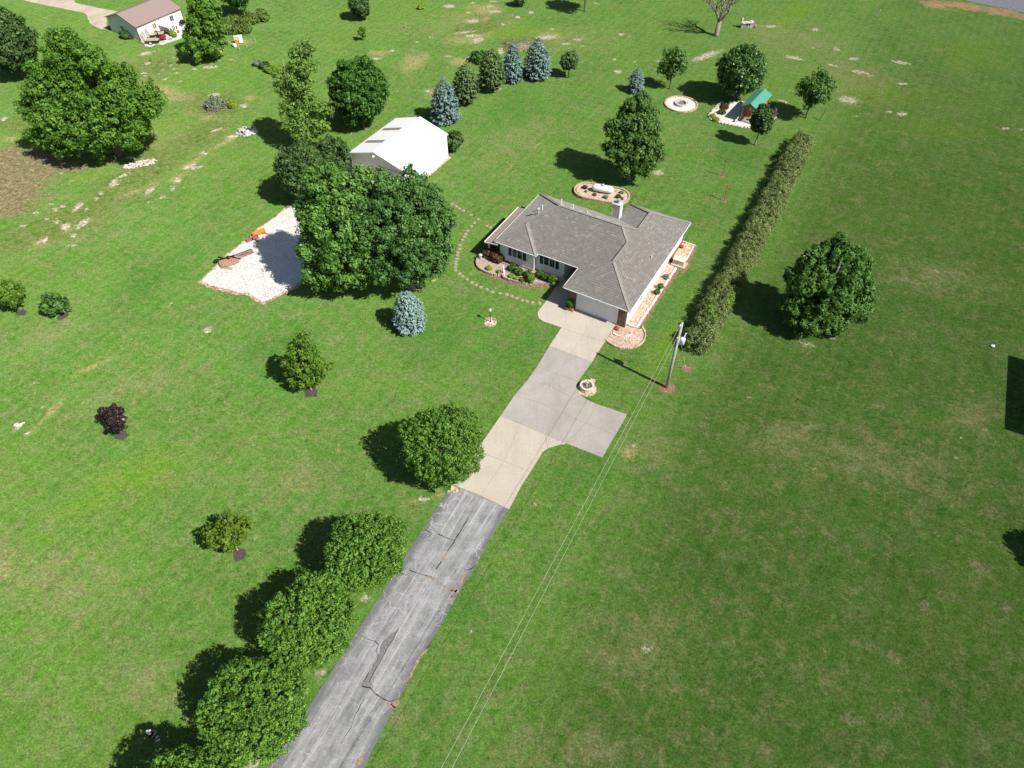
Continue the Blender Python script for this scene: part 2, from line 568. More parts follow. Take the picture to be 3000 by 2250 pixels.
M['tan_plastic'] = plain('tan_enclosure', (.60, .52, .36), .5, .06)
M['orange'] = plain('orange_paint', (.62, .26, .035), .55, .2)
M['red'] = plain('red_paint', (.33, .035, .04), .5, .25)
M['pinkred'] = plain('faded_red_paint', (.36, .12, .11), .6, .2)
M['transformer'] = plain('transformer_grey', (.62, .68, .72), .4, .06)
M['tank'] = plain('tank_white', (.82, .83, .84), .35, .04)
M['skylight'] = plain('skylight_panel', (.27, .225, .215), .5, .2, 3)
M['concedge'] = M['conc_grey']

# ------------------------------------------------------------------ ground sheet
def graded(a0, a1, step, far):
    xs = list(np.arange(a0, a1 + 1e-6, step))
    lo, hi, d = [], [], step
    while (xs[-1] + sum(hi)) < far:
        d *= 1.35
        hi.append(d)
    x = xs[-1]
    for h in hi:
        x += h
        xs.append(x)
    x, d = xs[0], step
    left = []
    while x > -far:
        d *= 1.35
        x -= d
        left.append(x)
    return np.array(left[::-1] + xs)

PATCH = dict(
 dirt=[(-61.9,121.3,1.14,0.41,0.34,-0.83),(-60.9,122.3,0.48,0.00,0.11,-0.34),(-60.3,117.7,0.49,0.36,0.33,-0.71),(-60.3,115.1,0.52,0.00,0.10,-0.29),(-59.7,114.1,0.91,0.00,0.16,-0.48),(-59.1,113.2,0.61,0.00,0.13,-0.39),(-55.5,112.1,0.61,0.26,0.22,-0.54),(-54.8,112.0,0.39,0.00,0.08,-0.25),(-56.3,116.9,0.30,0.33,0.19,-0.38),(-55.6,119.8,0.37,0.58,0.30,-0.57),(-56.7,119.9,0.37,0.00,0.13,-0.42),(-57.5,118.7,0.33,0.00,0.10,-0.30),(-55.2,115.6,0.39,0.28,0.21,-0.47),(-54.2,117.2,0.33,0.00,0.10,-0.32),(-53.5,117.8,0.40,0.00,0.15,-0.50),(-56.9,115.3,0.36,0.26,0.15,-0.33),(-57.1,113.9,0.38,0.27,0.18,-0.41),(-54.4,114.2,0.59,0.00,0.12,-0.40),(-55.2,113.4,0.27,0.00,0.12,-0.36),(-51.9,115.6,0.52,0.00,0.15,-0.52),(-52.9,115.1,0.33,0.00,0.07,-0.23),(-49.4,116.3,1.19,0.40,0.25,-0.72),(-50.3,116.2,0.39,0.00,0.21,-0.72),(-46.9,119.0,0.60,0.00,0.09,-0.33),(-52.9,111.4,0.45,0.00,0.08,-0.25),(-52.3,121.6,0.81,0.00,0.13,-0.46),
  (-46.2,106.8,1.23,0.29,0.26,-0.79),(-40.8,103.4,0.94,0.00,0.21,-0.86),(-42.9,96.2,0.88,0.68,0.22,-0.50),(-43.0,89.8,0.75,0.00,0.21,-0.72),(-44.0,86.4,0.95,0.79,0.32,-0.65),(-44.5,83.0,0.70,0.57,0.39,-0.75),(-44.5,81.2,0.45,0.00,0.28,-0.89),(-45.2,79.3,0.33,0.37,0.24,-0.41),(-47.4,80.6,0.54,1.13,0.43,-0.58),(-52.7,82.5,0.35,1.18,0.70,-0.83),(-52.2,84.2,0.72,0.87,0.25,-0.40),(-53.8,78.9,0.50,0.00,0.17,-0.45),(-55.3,77.1,0.38,1.31,0.51,-0.57),(-55.1,72.8,0.61,0.49,0.56,-0.89),(-53.3,73.6,0.64,1.39,0.53,-0.65),(-53.5,71.1,0.66,0.00,0.20,-0.49),(-56.7,70.0,0.57,0.64,0.44,-0.60),(-52.9,69.1,0.74,0.00,0.15,-0.36),(-58.0,76.5,0.59,0.00,0.21,-0.50),(-57.3,77.2,0.49,0.00,0.18,-0.44),(-60.4,73.0,0.57,0.00,0.19,-0.41),(-60.1,75.9,0.49,0.00,0.18,-0.40),(-59.1,77.6,0.40,0.00,0.15,-0.34),(-52.9,88.8,0.68,0.41,0.32,-0.65),(-58.6,82.9,0.51,0.00,0.18,-0.44),(-66.8,82.0,0.61,0.00,0.19,-0.40),(-75.3,99.4,0.58,0.41,0.45,-0.75),(-43.0,86.2,0.96,0.55,0.23,-0.52),(-46.9,78.1,0.30,0.00,0.09,-0.27),(-40.1,94.3,1.03,0.88,0.45,-1.00),(-56.8,73.8,0.58,0.00,0.18,-0.42),(-58.2,74.4,0.48,0.00,0.14,-0.32),(-60.7,84.9,0.46,0.00,0.22,-0.53),(-53.6,80.0,0.60,0.00,0.15,-0.39),(-54.1,76.7,0.29,0.00,0.13,-0.33),
  (-7.2,134.7,2.10,0.00,0.04,-1.15),(-3.3,139.0,1.57,0.00,0.01,-0.85),(-11.7,141.5,1.59,0.00,0.06,-1.01),(-6.9,128.5,1.76,0.00,0.03,-0.83),(-5.9,126.5,1.36,1.18,0.24,-1.28),(-8.3,129.9,2.69,0.68,0.05,-0.51),(-10.6,120.3,0.85,0.00,0.03,-0.52),(-4.2,141.5,0.87,0.00,0.01,-0.65),(-8.0,138.5,0.71,0.00,0.02,-0.56),(-3.5,143.8,1.17,0.00,0.01,-0.52),(-7.2,143.1,0.87,0.00,0.02,-0.52),(1.0,136.2,0.28,0.00,-0.00,-0.62),(6.0,127.8,2.57,0.42,-0.00,-1.07),(9.3,125.1,0.93,0.00,-0.03,-0.67),(17.2,114.6,1.00,0.00,-0.10,-0.98),(19.2,129.0,0.68,0.00,-0.08,-0.83),(12.8,114.6,0.38,0.00,-0.02,-0.33),(12.1,124.2,0.66,0.00,-0.03,-0.43),(-7.2,119.1,0.77,0.00,0.05,-1.31),(-6.0,117.6,0.64,0.00,0.03,-0.84),(-1.9,122.4,0.65,0.00,0.02,-2.06),(2.0,124.2,2.37,0.77,0.11,-2.09),(-22.6,119.5,1.16,0.00,0.09,-0.69),(-20.3,122.4,0.79,0.00,0.07,-0.59),(-16.4,125.9,0.67,0.00,0.04,-0.43),(-14.2,127.8,0.54,0.00,0.03,-0.44),(3.5,138.6,0.71,0.00,-0.02,-0.92),(-1.6,133.1,0.42,0.00,0.01,-1.13),(11.4,126.9,0.94,0.00,-0.04,-0.63),(7.2,131.1,0.69,0.00,-0.02,-0.59),(15.9,142.9,0.87,0.00,-0.03,-0.37),(17.1,119.1,0.51,0.00,-0.05,-0.57),(20.3,118.4,0.51,0.00,-0.05,-0.40),(24.5,118.6,0.77,0.00,-0.06,-0.46),(10.1,102.2,0.47,0.00,-0.01,-0.24),
  (47.1,119.7,2.15,-0.95,-0.29,-0.85),(52.8,117.0,0.96,-0.52,-0.17,-0.44),(57.1,119.4,1.16,0.00,-0.24,-0.75),(55.3,123.0,0.66,0.00,-0.36,-1.19),(53.9,130.8,0.96,0.00,-0.22,-0.78),(46.3,132.4,1.80,0.00,-0.16,-0.66),(56.5,114.5,1.89,-0.64,-0.29,-0.75),(57.9,113.3,0.75,0.00,-0.14,-0.43),(64.4,118.0,1.83,-0.84,-0.30,-0.67),(61.9,110.6,1.14,-0.23,-0.21,-0.52),(51.7,105.2,1.91,-0.61,-0.55,-1.44),(58.4,100.9,1.04,0.00,-0.32,-0.88),(56.7,101.5,0.70,0.00,-0.16,-0.47),(51.4,100.1,0.51,0.00,-0.07,-0.23),(71.9,96.6,0.79,0.00,-0.26,-0.57),(74.0,96.3,0.67,0.00,-0.17,-0.35),(51.4,110.9,0.49,0.00,-0.09,-0.31),(32.8,120.6,3.69,2.64,-0.03,-1.36),(51.3,123.4,0.53,0.00,-0.10,-0.36),(55.5,99.9,0.46,0.00,-0.11,-0.32),(53.2,100.8,0.69,0.00,-0.09,-0.28),(41.6,104.8,0.88,-0.57,-0.22,-0.56),
  (-32.4,54.6,0.78,0.34,0.23,-0.50),(-32.0,52.5,0.44,0.00,0.06,-0.20),(-37.7,58.5,0.43,0.00,0.12,-0.38),(-47.4,47.1,0.61,0.00,0.14,-0.31),(-47.7,44.0,0.54,0.11,0.08,-0.13),(-45.5,43.8,0.30,0.00,0.08,-0.19),(-46.6,41.4,0.54,0.22,0.21,-0.32),(-45.4,40.7,0.33,0.00,0.12,-0.27),(-46.1,40.1,0.27,0.15,0.10,-0.13),(-46.6,40.6,0.29,0.00,0.06,-0.13),(-45.1,38.4,0.18,0.00,0.07,-0.16),(-34.0,36.3,0.15,0.00,0.04,-0.10),(-27.5,57.5,0.22,0.00,0.04,-0.17),
  (49.7,64.3,1.46,-0.12,-0.14,-0.33),(47.4,62.1,0.53,0.00,-0.10,-0.27),(49.8,61.0,0.61,0.00,-0.10,-0.24),(22.6,50.4,0.58,0.26,0.02,-0.37),(23.6,50.0,0.32,0.00,-0.06,-0.26),(23.2,45.2,0.86,0.19,-0.03,-0.29),(25.4,41.5,0.29,0.00,-0.05,-0.20),(28.0,41.1,0.36,0.00,-0.05,-0.18),(26.3,39.1,0.43,0.00,-0.06,-0.23),(25.0,39.5,0.20,0.00,-0.04,-0.18),(31.0,52.0,0.48,0.00,-0.11,-0.40),(24.6,48.7,0.27,0.00,-0.03,-0.15),(22.3,46.4,0.46,0.00,-0.03,-0.16),(34.4,41.4,0.51,0.00,-0.09,-0.28),(41.9,40.2,0.22,0.00,-0.08,-0.18),(40.6,38.0,0.49,0.00,-0.11,-0.26),(44.6,41.1,0.17,0.00,-0.20,-0.46),(16.3,35.0,0.34,0.00,-0.03,-0.16),(18.0,33.0,0.27,0.00,-0.02,-0.12),
  (33.1,37.4,0.54,-0.20,-0.12,-0.21),(28.7,36.9,0.68,-0.34,-0.09,-0.16),(32.3,33.5,0.69,-0.24,-0.09,-0.15),(27.1,36.7,0.51,-0.12,-0.06,-0.13),
  (11.2,39.6,0.44,-0.35,-0.14,-0.25),(10.2,39.3,0.28,0.00,-0.01,-0.12),(9.3,39.3,0.28,0.00,-0.02,-0.23),(1.9,32.9,0.10,0.00,-0.00,-0.08),(9.4,31.9,0.34,0.14,0.01,-0.06),
  (-3.4,22.4,0.24,0.00,0.01,-0.16),(-3.2,21.7,0.33,0.12,0.06,-0.15),(-2.0,22.4,0.14,0.00,0.00,-0.09),(-5.6,17.4,0.14,0.00,0.01,-0.08),(-6.0,17.1,0.10,0.00,0.01,-0.07),(10.1,20.4,0.69,0.00,-0.04,-0.35),(5.9,23.8,0.36,0.00,-0.01,-0.16),(-3.0,12.6,0.62,0.00,0.01,-0.14),(-11.6,24.4,0.48,0.00,0.08,-0.57),
  (-17.4,12.8,0.99,0.17,0.22,-0.51),(-14.0,18.6,0.30,0.29,0.48,-0.46),
  (1.2,56.8,0.17,0.00,-0.00,-0.17),(-7.7,33.5,0.80,0.00,0.03,-0.31),(-11.6,61.6,0.96,0.00,0.04,-0.45),(-8.9,62.6,0.53,0.00,0.03,-0.35),(-10.5,54.6,0.95,0.25,0.07,-0.35),(-2.7,108.4,1.50,0.56,0.07,-0.67),(-6.1,105.8,0.42,0.52,0.12,-0.38),(19.8,84.9,1.14,0.00,-0.12,-0.86),(-13.2,108.1,0.60,0.00,0.07,-0.91),(30.8,52.5,1.11,-0.47,-0.30,-0.65),(33.6,53.4,1.68,0.20,-0.11,-0.46)],
 thatch=[(18.7,19.6,1.01,0.00,-0.15,-0.62),(25.7,21.0,1.35,-0.40,-0.51,-0.87),(28.3,19.7,1.54,-0.64,-0.67,-0.94),(23.9,15.4,1.44,-0.95,-0.99,-1.06),(27.2,15.9,1.20,0.00,-0.56,-1.56),(32.2,23.8,1.06,0.00,-0.37,-0.96),(38.4,23.4,1.59,0.00,-0.44,-0.95),(27.5,41.7,2.82,-0.67,-0.41,-1.00),(30.7,36.8,2.31,0.00,-0.41,-1.28),(23.1,31.1,1.45,0.00,-0.17,-0.65),(20.6,24.1,1.07,0.00,-0.17,-0.69),(18.1,41.7,1.61,0.00,-0.18,-1.02),(19.0,32.2,1.99,-0.91,-0.49,-0.94),(37.7,27.4,1.21,-1.05,-0.75,-0.78),(38.7,39.9,1.90,0.00,-0.38,-0.98),(11.8,14.5,1.42,0.00,-0.10,-0.65),(10.3,21.0,1.80,0.00,-0.10,-0.77),(44.8,62.8,4.77,-0.67,-0.62,-1.47),(41.0,32.2,1.46,0.00,-0.59,-1.33),(22.8,18.0,1.49,0.00,-0.21,-0.72),(17.5,13.4,1.86,0.00,-0.15,-0.64)],
 soil=[(-68.9,86.4,4.42,0.00,2.11,-4.47),(-64.0,85.3,3.69,0.63,1.36,-2.77),(-64.8,78.4,2.87,1.02,2.16,-3.79),(-72.7,82.0,5.10,0.00,3.53,-6.88),(-63.5,88.0,3.51,0.00,0.91,-2.13),(-65.3,82.3,4.29,0.00,2.41,-5.25),(-66.3,88.0,4.25,0.00,1.38,-3.08),(-70.0,89.6,3.22,0.00,1.11,-2.37),(-59.9,86.4,2.52,0.00,0.62,-1.52)],
 straw=[(-54.0,108.1,4.01,-1.57,0.59,-2.68),(-49.6,105.6,5.33,-1.43,0.61,-2.64),(-45.4,100.8,5.20,-1.67,0.48,-2.47),(-42.1,96.3,1.35,0.00,0.35,-1.30),(-56.4,109.6,1.46,0.00,0.34,-1.03),(-40.8,105.6,1.71,0.69,0.40,-1.20),(-52.7,105.6,1.90,0.00,0.47,-1.46),(-54.4,88.0,1.98,1.77,0.62,-1.10),(-71.9,93.7,1.77,0.00,0.59,-1.26),(-40.9,92.4,1.53,1.78,0.39,-0.75),(-43.8,87.6,1.89,2.18,0.48,-0.88),(-44.8,83.8,1.54,1.75,0.38,-0.67),(-53.0,73.8,3.09,3.48,0.68,-1.01),(-56.7,70.0,1.98,1.57,0.84,-1.27),(-49.7,80.2,3.58,3.38,0.57,-0.97),
  (-41.3,26.8,1.12,0.00,0.51,-1.07),(-42.6,49.2,1.79,1.51,0.35,-0.48),(-44.3,43.3,1.01,2.92,0.49,-0.40),(-0.5,85.7,1.62,2.49,0.14,-0.29),(3.6,92.0,1.54,2.20,0.14,-0.36),(-7.4,127.9,5.02,2.11,0.39,-3.37),(6.6,127.9,3.53,0.72,0.01,-2.80),(-5.1,140.0,4.31,0.00,0.08,-3.18),(-22.5,121.2,2.60,0.00,0.22,-1.75),(-16.3,118.3,2.60,3.79,1.35,-3.87),(-8.4,33.3,1.07,0.00,0.04,-0.47),(-47.5,126.0,3.47,0.00,0.47,-1.84),(-44.3,119.4,0.39,0.00,0.07,-0.29),(-12.2,107.6,1.54,2.04,0.60,-1.73),(-8.9,118.3,2.30,0.00,0.11,-2.25),(-6.4,34.1,0.51,0.36,0.30,-0.54),(10.7,38.6,1.30,0.86,0.35,-0.98)],
 rough=[(-55.6,74.1,6.72,6.33,2.48,-3.78),(-50.3,84.9,5.82,8.42,2.39,-3.73),(-44.8,94.5,4.30,6.28,2.09,-3.69),(-45.1,103.6,6.83,-1.16,1.19,-5.10),(-53.0,89.6,4.72,1.76,1.30,-2.91),(-59.3,70.3,3.68,2.00,1.43,-2.31),(-59.3,116.6,4.61,2.06,1.79,-4.30),(-6.2,131.8,5.72,1.95,0.35,-3.84),(2.5,125.4,5.35,1.08,0.08,-3.32),(-5.8,118.3,2.38,3.19,0.85,-2.91),(-73.0,98.1,2.95,0.00,1.42,-3.08)],
 dry=[(49.6,63.2,7.09,-1.68,-1.68,-3.41),(33.6,37.2,9.07,-2.57,-2.07,-3.97),(25.9,39.8,5.90,-1.38,-1.03,-2.57),(9.1,20.3,5.18,0.00,-0.44,-3.85),(4.2,13.4,7.37,0.00,-0.11,-1.88),(44.3,42.6,3.68,0.00,-1.57,-3.64),(-49.4,54.1,3.66,2.45,1.92,-2.78),(-37.0,46.5,5.54,3.22,1.51,-2.43),(-19.4,35.5,4.80,0.00,0.64,-3.16),(-35.7,25.2,6.11,0.00,1.81,-4.32),(-26.9,17.5,3.89,0.00,0.90,-2.60),(-41.8,27.9,3.15,0.00,1.59,-3.33),(-8.5,133.8,12.52,3.22,0.70,-8.03),(10.6,127.3,10.76,0.00,-0.34,-6.09),(48.6,127.3,10.37,-4.79,-2.97,-8.86),(54.7,112.8,9.80,-3.29,-3.36,-8.81),(-49.8,89.6,8.89,10.92,4.99,-8.57),(-54.0,73.5,8.57,6.90,3.58,-5.75),(-60.9,115.5,7.67,3.42,3.34,-7.80),(1.0,93.7,7.08,7.79,1.31,-4.45),(-8.9,17.0,1.15,2.37,2.50,-1.30),(12.7,38.9,2.13,0.00,-0.44,-3.39)],
 lush=[(-33.5,35.9,5.06,2.60,1.63,-2.49),(-36.3,33.1,4.03,1.43,0.55,-0.89),(-43.1,48.8,1.42,1.61,0.45,-0.55),(57.9,107.6,7.38,-2.42,-1.61,-3.90),(78.2,121.2,6.26,-3.02,-3.69,-7.24),(62.8,95.8,9.24,-1.69,-1.15,-2.56),(51.1,137.2,8.78,9.13,-0.13,-5.29),(-9.8,137.6,3.69,0.00,0.12,-2.42),(40.3,42.0,1.45,-0.82,-0.71,-1.04),(-53.4,93.7,6.54,8.51,1.78,-3.01),(-56.1,84.9,3.12,2.76,0.83,-1.40),(-0.8,27.6,0.88,0.00,0.01,-0.55),(-3.1,23.2,0.72,0.00,0.02,-0.49),(-7.4,14.9,0.54,0.00,0.06,-0.60),(2.2,33.1,0.79,0.00,-0.01,-0.60),(-1.5,130.5,12.31,0.00,0.03,-3.83),(15.6,51.8,1.01,-1.15,-2.83,-4.41),(-1.0,27.6,0.66,0.00,0.01,-0.54),(-39.4,29.6,1.93,0.00,0.25,-0.57)],
 deep=[(0.7,51.8,5.54,2.07,0.81,-4.37),(-6.6,54.1,7.27,1.85,1.00,-5.47),(1.0,102.7,8.21,2.94,0.68,-8.42),(17.0,59.0,1.28,-1.26,-4.35,-8.19),(5.9,36.0,3.75,2.49,1.14,-2.73),(10.2,83.8,5.16,0.00,-0.26,-3.62),(-23.9,49.6,5.51,0.00,1.33,-6.10),(-40.9,62.9,3.92,4.93,2.43,-3.42),(31.3,89.6,4.30,0.00,-1.97,-9.40),(-3.7,23.9,1.43,2.82,3.65,-2.15)],
 clay=[(84.9,141.5,5.07,-2.11,-1.02,-2.14),(90.2,139.0,4.01,-1.67,-1.14,-2.23),(80.0,142.2,3.68,-1.52,-1.13,-2.51),(93.9,136.5,3.01,-1.25,-0.91,-1.70),(-4.7,135.8,0.95,0.50,0.11,-1.00),(-6.0,126.0,1.06,1.19,0.20,-0.84),(-2.7,139.0,0.86,0.00,0.01,-0.71),(97.2,135.8,4.57,-1.90,-1.12,-2.02)])

def make_ground():
    xs = graded(-112, 112, .45, 900)
    ys = graded(2, 160, .45, 900)
    nx, ny = len(xs), len(ys)
    X, Y = np.meshgrid(xs, ys)
    v = np.stack([X.ravel(), Y.ravel(), np.zeros(nx * ny)], 1)
    i = np.arange(nx * ny).reshape(ny, nx)
    q = np.stack([i[:-1, :-1], i[:-1, 1:], i[1:, 1:], i[1:, :-1]], -1).reshape(-1, 4)
    o = np_mesh('ground', v, q, M['ground'])
    px, py = v[:, 0], v[:, 1]
    for k, lst in PATCH.items():
        a = np.zeros(nx * ny)
        for cx, cy, ax, ay, bx, by in lst:
            det = ax * by - ay * bx
            if abs(det) < 1e-6:
                continue
            dx, dy = px - cx, py - cy
            s = (dx * by - dy * bx) / det
            t = (ax * dy - ay * dx) / det
            r = np.sqrt(s * s + t * t)
            a = np.maximum(a, np.clip(1.25 - r * .9, 0, 1) * (.66 if (k == 'dirt' and cx > 12 and cy < 75) else 1.0) if k in ('dirt', 'clay', 'soil') else np.clip(1.25 - r * 1.1, 0, 1) * .9)
        at = o.data.attributes.new(k, 'FLOAT', 'POINT')
        at.data.foreach_set('value', a.astype(np.float32))
    # the separate field beyond the hedge and the wires: darker turf, plus sun-angle darkening painted in
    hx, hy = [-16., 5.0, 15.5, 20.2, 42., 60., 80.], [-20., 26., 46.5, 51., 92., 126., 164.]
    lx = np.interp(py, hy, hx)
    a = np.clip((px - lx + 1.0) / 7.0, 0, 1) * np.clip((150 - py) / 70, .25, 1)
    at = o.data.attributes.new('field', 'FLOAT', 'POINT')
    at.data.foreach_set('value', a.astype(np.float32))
    o['kind'] = 'structure'
    return o

def np_mesh(name, v, q, mat, parent=None, tint=None, smooth=False):
    me = bpy.data.meshes.new(name)
    v = np.asarray(v, dtype=np.float32)
    q = np.asarray(q, dtype=np.int32)
    me.vertices.add(len(v))
    me.vertices.foreach_set('co', v.ravel())
    nq, k = q.shape
    me.loops.add(nq * k)
    me.loops.foreach_set('vertex_index', q.ravel())
    me.polygons.add(nq)
    me.polygons.foreach_set('loop_start', np.arange(0, nq * k, k, dtype=np.int32))
    me.polygons.foreach_set('loop_total', np.full(nq, k, dtype=np.int32))
    me.materials.append(mat)
    me.update(calc_edges=True)
    if smooth:
        me.polygons.foreach_set('use_smooth', np.ones(nq, dtype=bool))
    if tint is not None:
        at = me.attributes.new('tint', 'FLOAT', 'FACE')
        at.data.foreach_set('value', np.asarray(tint, dtype=np.float32))
    o = bpy.data.objects.new(name, me)
    COL.objects.link(o)
    if parent:
        o.parent = parent
    return o

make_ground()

def struct(o):
    o['kind'] = 'structure'
    return o

# ------------------------------------------------------------------ drive, roads, paths
def seg_pts(a, b, n):
    return [(a[0] + (b[0] - a[0]) * t / n, a[1] + (b[1] - a[1]) * t / n) for t in range(n)]

def make_driveway():
    L = [(7.18,58.44),(5.25,54.88),(3.88,52.12),(2.53,49.21),(1.53,47.39),(0.23,45.37),(-1.11,42.79),(-3.29,38.65),(-5.31,35.01)]
    C = [(9.27,57.23),(7.51,53.74),(6.03,51.01),(4.54,48.27),(3.69,46.66),(2.49,44.54),(0.81,41.80),(-0.74,37.55),(-2.71,33.84)]
    RR = [(11.49,55.99),(9.70,52.72),(8.16,49.82),(6.57,47.25)]
    pad = [(6.76,57.56),(5.26,54.93),(4.18,55.46),(3.38,55.83),(2.95,56.26),(2.78,56.74),(2.79,57.34),(3.15,58.05),(3.78,59.17),(4.94,61.47),(6.33,64.59),(7.86,63.79)]
    base = MB()
    tan, grey = MB(), MB()
    def panel(mb, poly, z=.045, inset=.013):
        cx = sum(p[0] for p in poly) / len(poly)
        cy = sum(p[1] for p in poly) / len(poly)
        out = []
        for p in poly:
            d = math.hypot(p[0] - cx, p[1] - cy)
            k = (d - inset * 1.4) / d
            out.append((cx + (p[0] - cx) * k, cy + (p[1] - cy) * k))
        mb.prism(out, .0, z)
    panel(tan, pad)
    for i in (0, 1):
        panel(tan, [L[i], L[i + 1], C[i + 1], C[i]])
        panel(tan, [C[i], C[i + 1], RR[i + 1], RR[i]])
    for i in (2, 3, 4, 5):
        panel(grey, [L[i], L[i + 1], C[i + 1], C[i]])
    panel(grey, [C[2], C[3], RR[3], RR[2]])
    turn = [(6.57,47.25),(6.33,46.53),(6.49,45.86),(6.76,45.33),(7.32,44.80),(8.24,44.24)]
    m1, m2, m3 = (4.58,42.96), (5.73,44.89), (3.78,41.02)
    panel(grey, [C[3], C[4], (5.68,45.20), turn[2], turn[1], turn[0]])
    panel(grey, [C[4], C[5], (4.75,43.17), (5.68,45.20)])
    panel(grey, [(5.68,45.20), (4.75,43.17), (6.99,41.92), turn[5], turn[4], turn[3], turn[2]])
    panel(grey, [C[5], C[6], (3.10,40.54), (4.75,43.17)])
    panel(grey, [(4.75,43.17), (3.10,40.54), (5.02,39.51), (6.99,41.92)])
    panel(grey, [turn[5], (6.99,41.92), (9.67,40.50), (10.93,42.79), (10.96,43.00), (9.74,43.60)])
    panel(grey, [(6.99,41.92), (5.02,39.51), (8.24,37.92), (9.25,39.82), (9.67,40.50)])
    for i in (6, 7):
        panel(tan, [L[i], L[i + 1], C[i + 1], C[i]])
    panel(tan, [C[6], C[7], (1.62,36.32), (2.23,37.43), (2.82,38.57), (3.27,38.96), (3.10,40.54)])
    panel(tan, [(3.10,40.54), (3.27,38.96), (4.23,39.31), (5.02,39.51)])
    panel(tan, [C[7], C[8], (-0.26,32.47), (0.84,34.87), (1.62,36.32)])
    outline = L + [(-0.26,32.47),(0.84,34.87),(2.23,37.43),(2.82,38.57),(3.27,38.96),(4.23,39.31),(5.02,39.51),(8.24,37.92),(9.25,39.82),(10.93,42.79),(10.96,43.00),(9.74,43.60)] + turn[::-1] + [RR[2], RR[1], RR[0], (8.91,56.36)]
    base.prism(jag(outline, .5, .03), .0, .03)
    mb = MB()
    mb.add(tan.v, tan.f)
    mb.mi = 1
    mb.add(grey.v, grey.f)
    mb.mi = 2
    mb.add(base.v, base.f)
    struct(mb.build('driveway', [M['conc_tan'], M['conc_grey'], M['joint']]))
make_driveway()

def strip(left, right, name, mat, z=.02, n=8, sub=10, jit=.03):
    """a road strip with UV: u across 0..1, v metres along"""
    rg = random.Random(3)
    def resample(pl, N=120):
        pl = [Vector((q[0], q[1], 0)) for q in pl]
        ds = [0]
        for i in range(len(pl) - 1):
            ds.append(ds[-1] + (pl[i + 1] - pl[i]).length)
        out = []
        for k in range(N):
            s = ds[-1] * k / (N - 1)
            i = max(j for j in range(len(ds) - 1) if ds[j] <= s + 1e-9)
            q = pl[i].lerp(pl[i + 1], (s - ds[i]) / (ds[i + 1] - ds[i]))
            out.append((q.x, q.y))
        return out
    A, B = resample(left), resample(right)
    v, uv, f = [], [], []
    d = 0
    for i, (a, b) in enumerate(zip(A, B)):
        if i:
            d += math.hypot(a[0] - A[i - 1][0], a[1] - A[i - 1][1])
        ja, jb = rg.uniform(-jit, jit), rg.uniform(-jit, jit)
        w = math.hypot(b[0] - a[0], b[1] - a[1])
        for k in range(n + 1):
            t = k / n
            if k == 0:
                t += ja / w
            if k == n:
                t += jb / w
            v.append((a[0] + (b[0] - a[0]) * t, a[1] + (b[1] - a[1]) * t, z))
            uv.append((k / n, d))
    for i in range(len(A) - 1):
        for k in range(n):
            p = i * (n + 1) + k
            f.append((p, p + 1, p + n + 2, p + n + 1))
    me = bpy.data.meshes.new(name)
    me.from_pydata(v, [], f)
    me.materials.append(mat)
    ul = me.uv_layers.new(name='UVMap')
    for lp in me.loops:
        ul.data[lp.index].uv = uv[lp.vertex_index]
    # face up
    if me.polygons[0].normal.z < 0:
        me.flip_normals()
    o = bpy.data.objects.new(name, me)
    COL.objects.link(o)
    return struct(o)

AL = [(-5.26,35.15),(-7.87,29.77),(-9.96,25.45),(-12.45,20.38),(-13.88,17.40),(-16.04,12.95),(-17.80,9.40)]
AR = [(-0.09,32.91),(-1.01,31.23),(-1.88,29.58),(-2.96,27.19),(-4.11,25.07),(-5.18,22.78),(-6.82,19.60),(-7.84,17.40),(-8.83,15.19),(-9.75,12.95),(-11.23,9.40)]
strip(AL, AR, 'asphalt_road', M['asphalt'])

def ribbon(mb, pts, w, z):
    pts = [Vector((p[0], p[1], 0)) for p in pts]
    rg = random.Random(len(pts))
    fine = []
    for i in range(len(pts) - 1):
        n = max(2, int((pts[i + 1] - pts[i]).length / .25))
        for j in range(n):
            fine.append(pts[i].lerp(pts[i + 1], j / n) + Vector((rg.uniform(-.035, .035), rg.uniform(-.035, .035), 0)))
    fine.append(pts[-1])
    P, F = [], []
    for i, p in enumerate(fine):
        d = (fine[min(i + 1, len(fine) - 1)] - fine[max(i - 1, 0)]).normalized()
        nrm = Vector((-d.y, d.x, 0)) * w / 2 * rg.uniform(.25, 1.25)
        P += [(p.x + nrm.x, p.y + nrm.y, z), (p.x - nrm.x, p.y - nrm.y, z)]
    for i in range(len(fine) - 1):
        F.append((2 * i, 2 * i + 1, 2 * i + 3, 2 * i + 2)[::-1])
    mb.add(P, F)

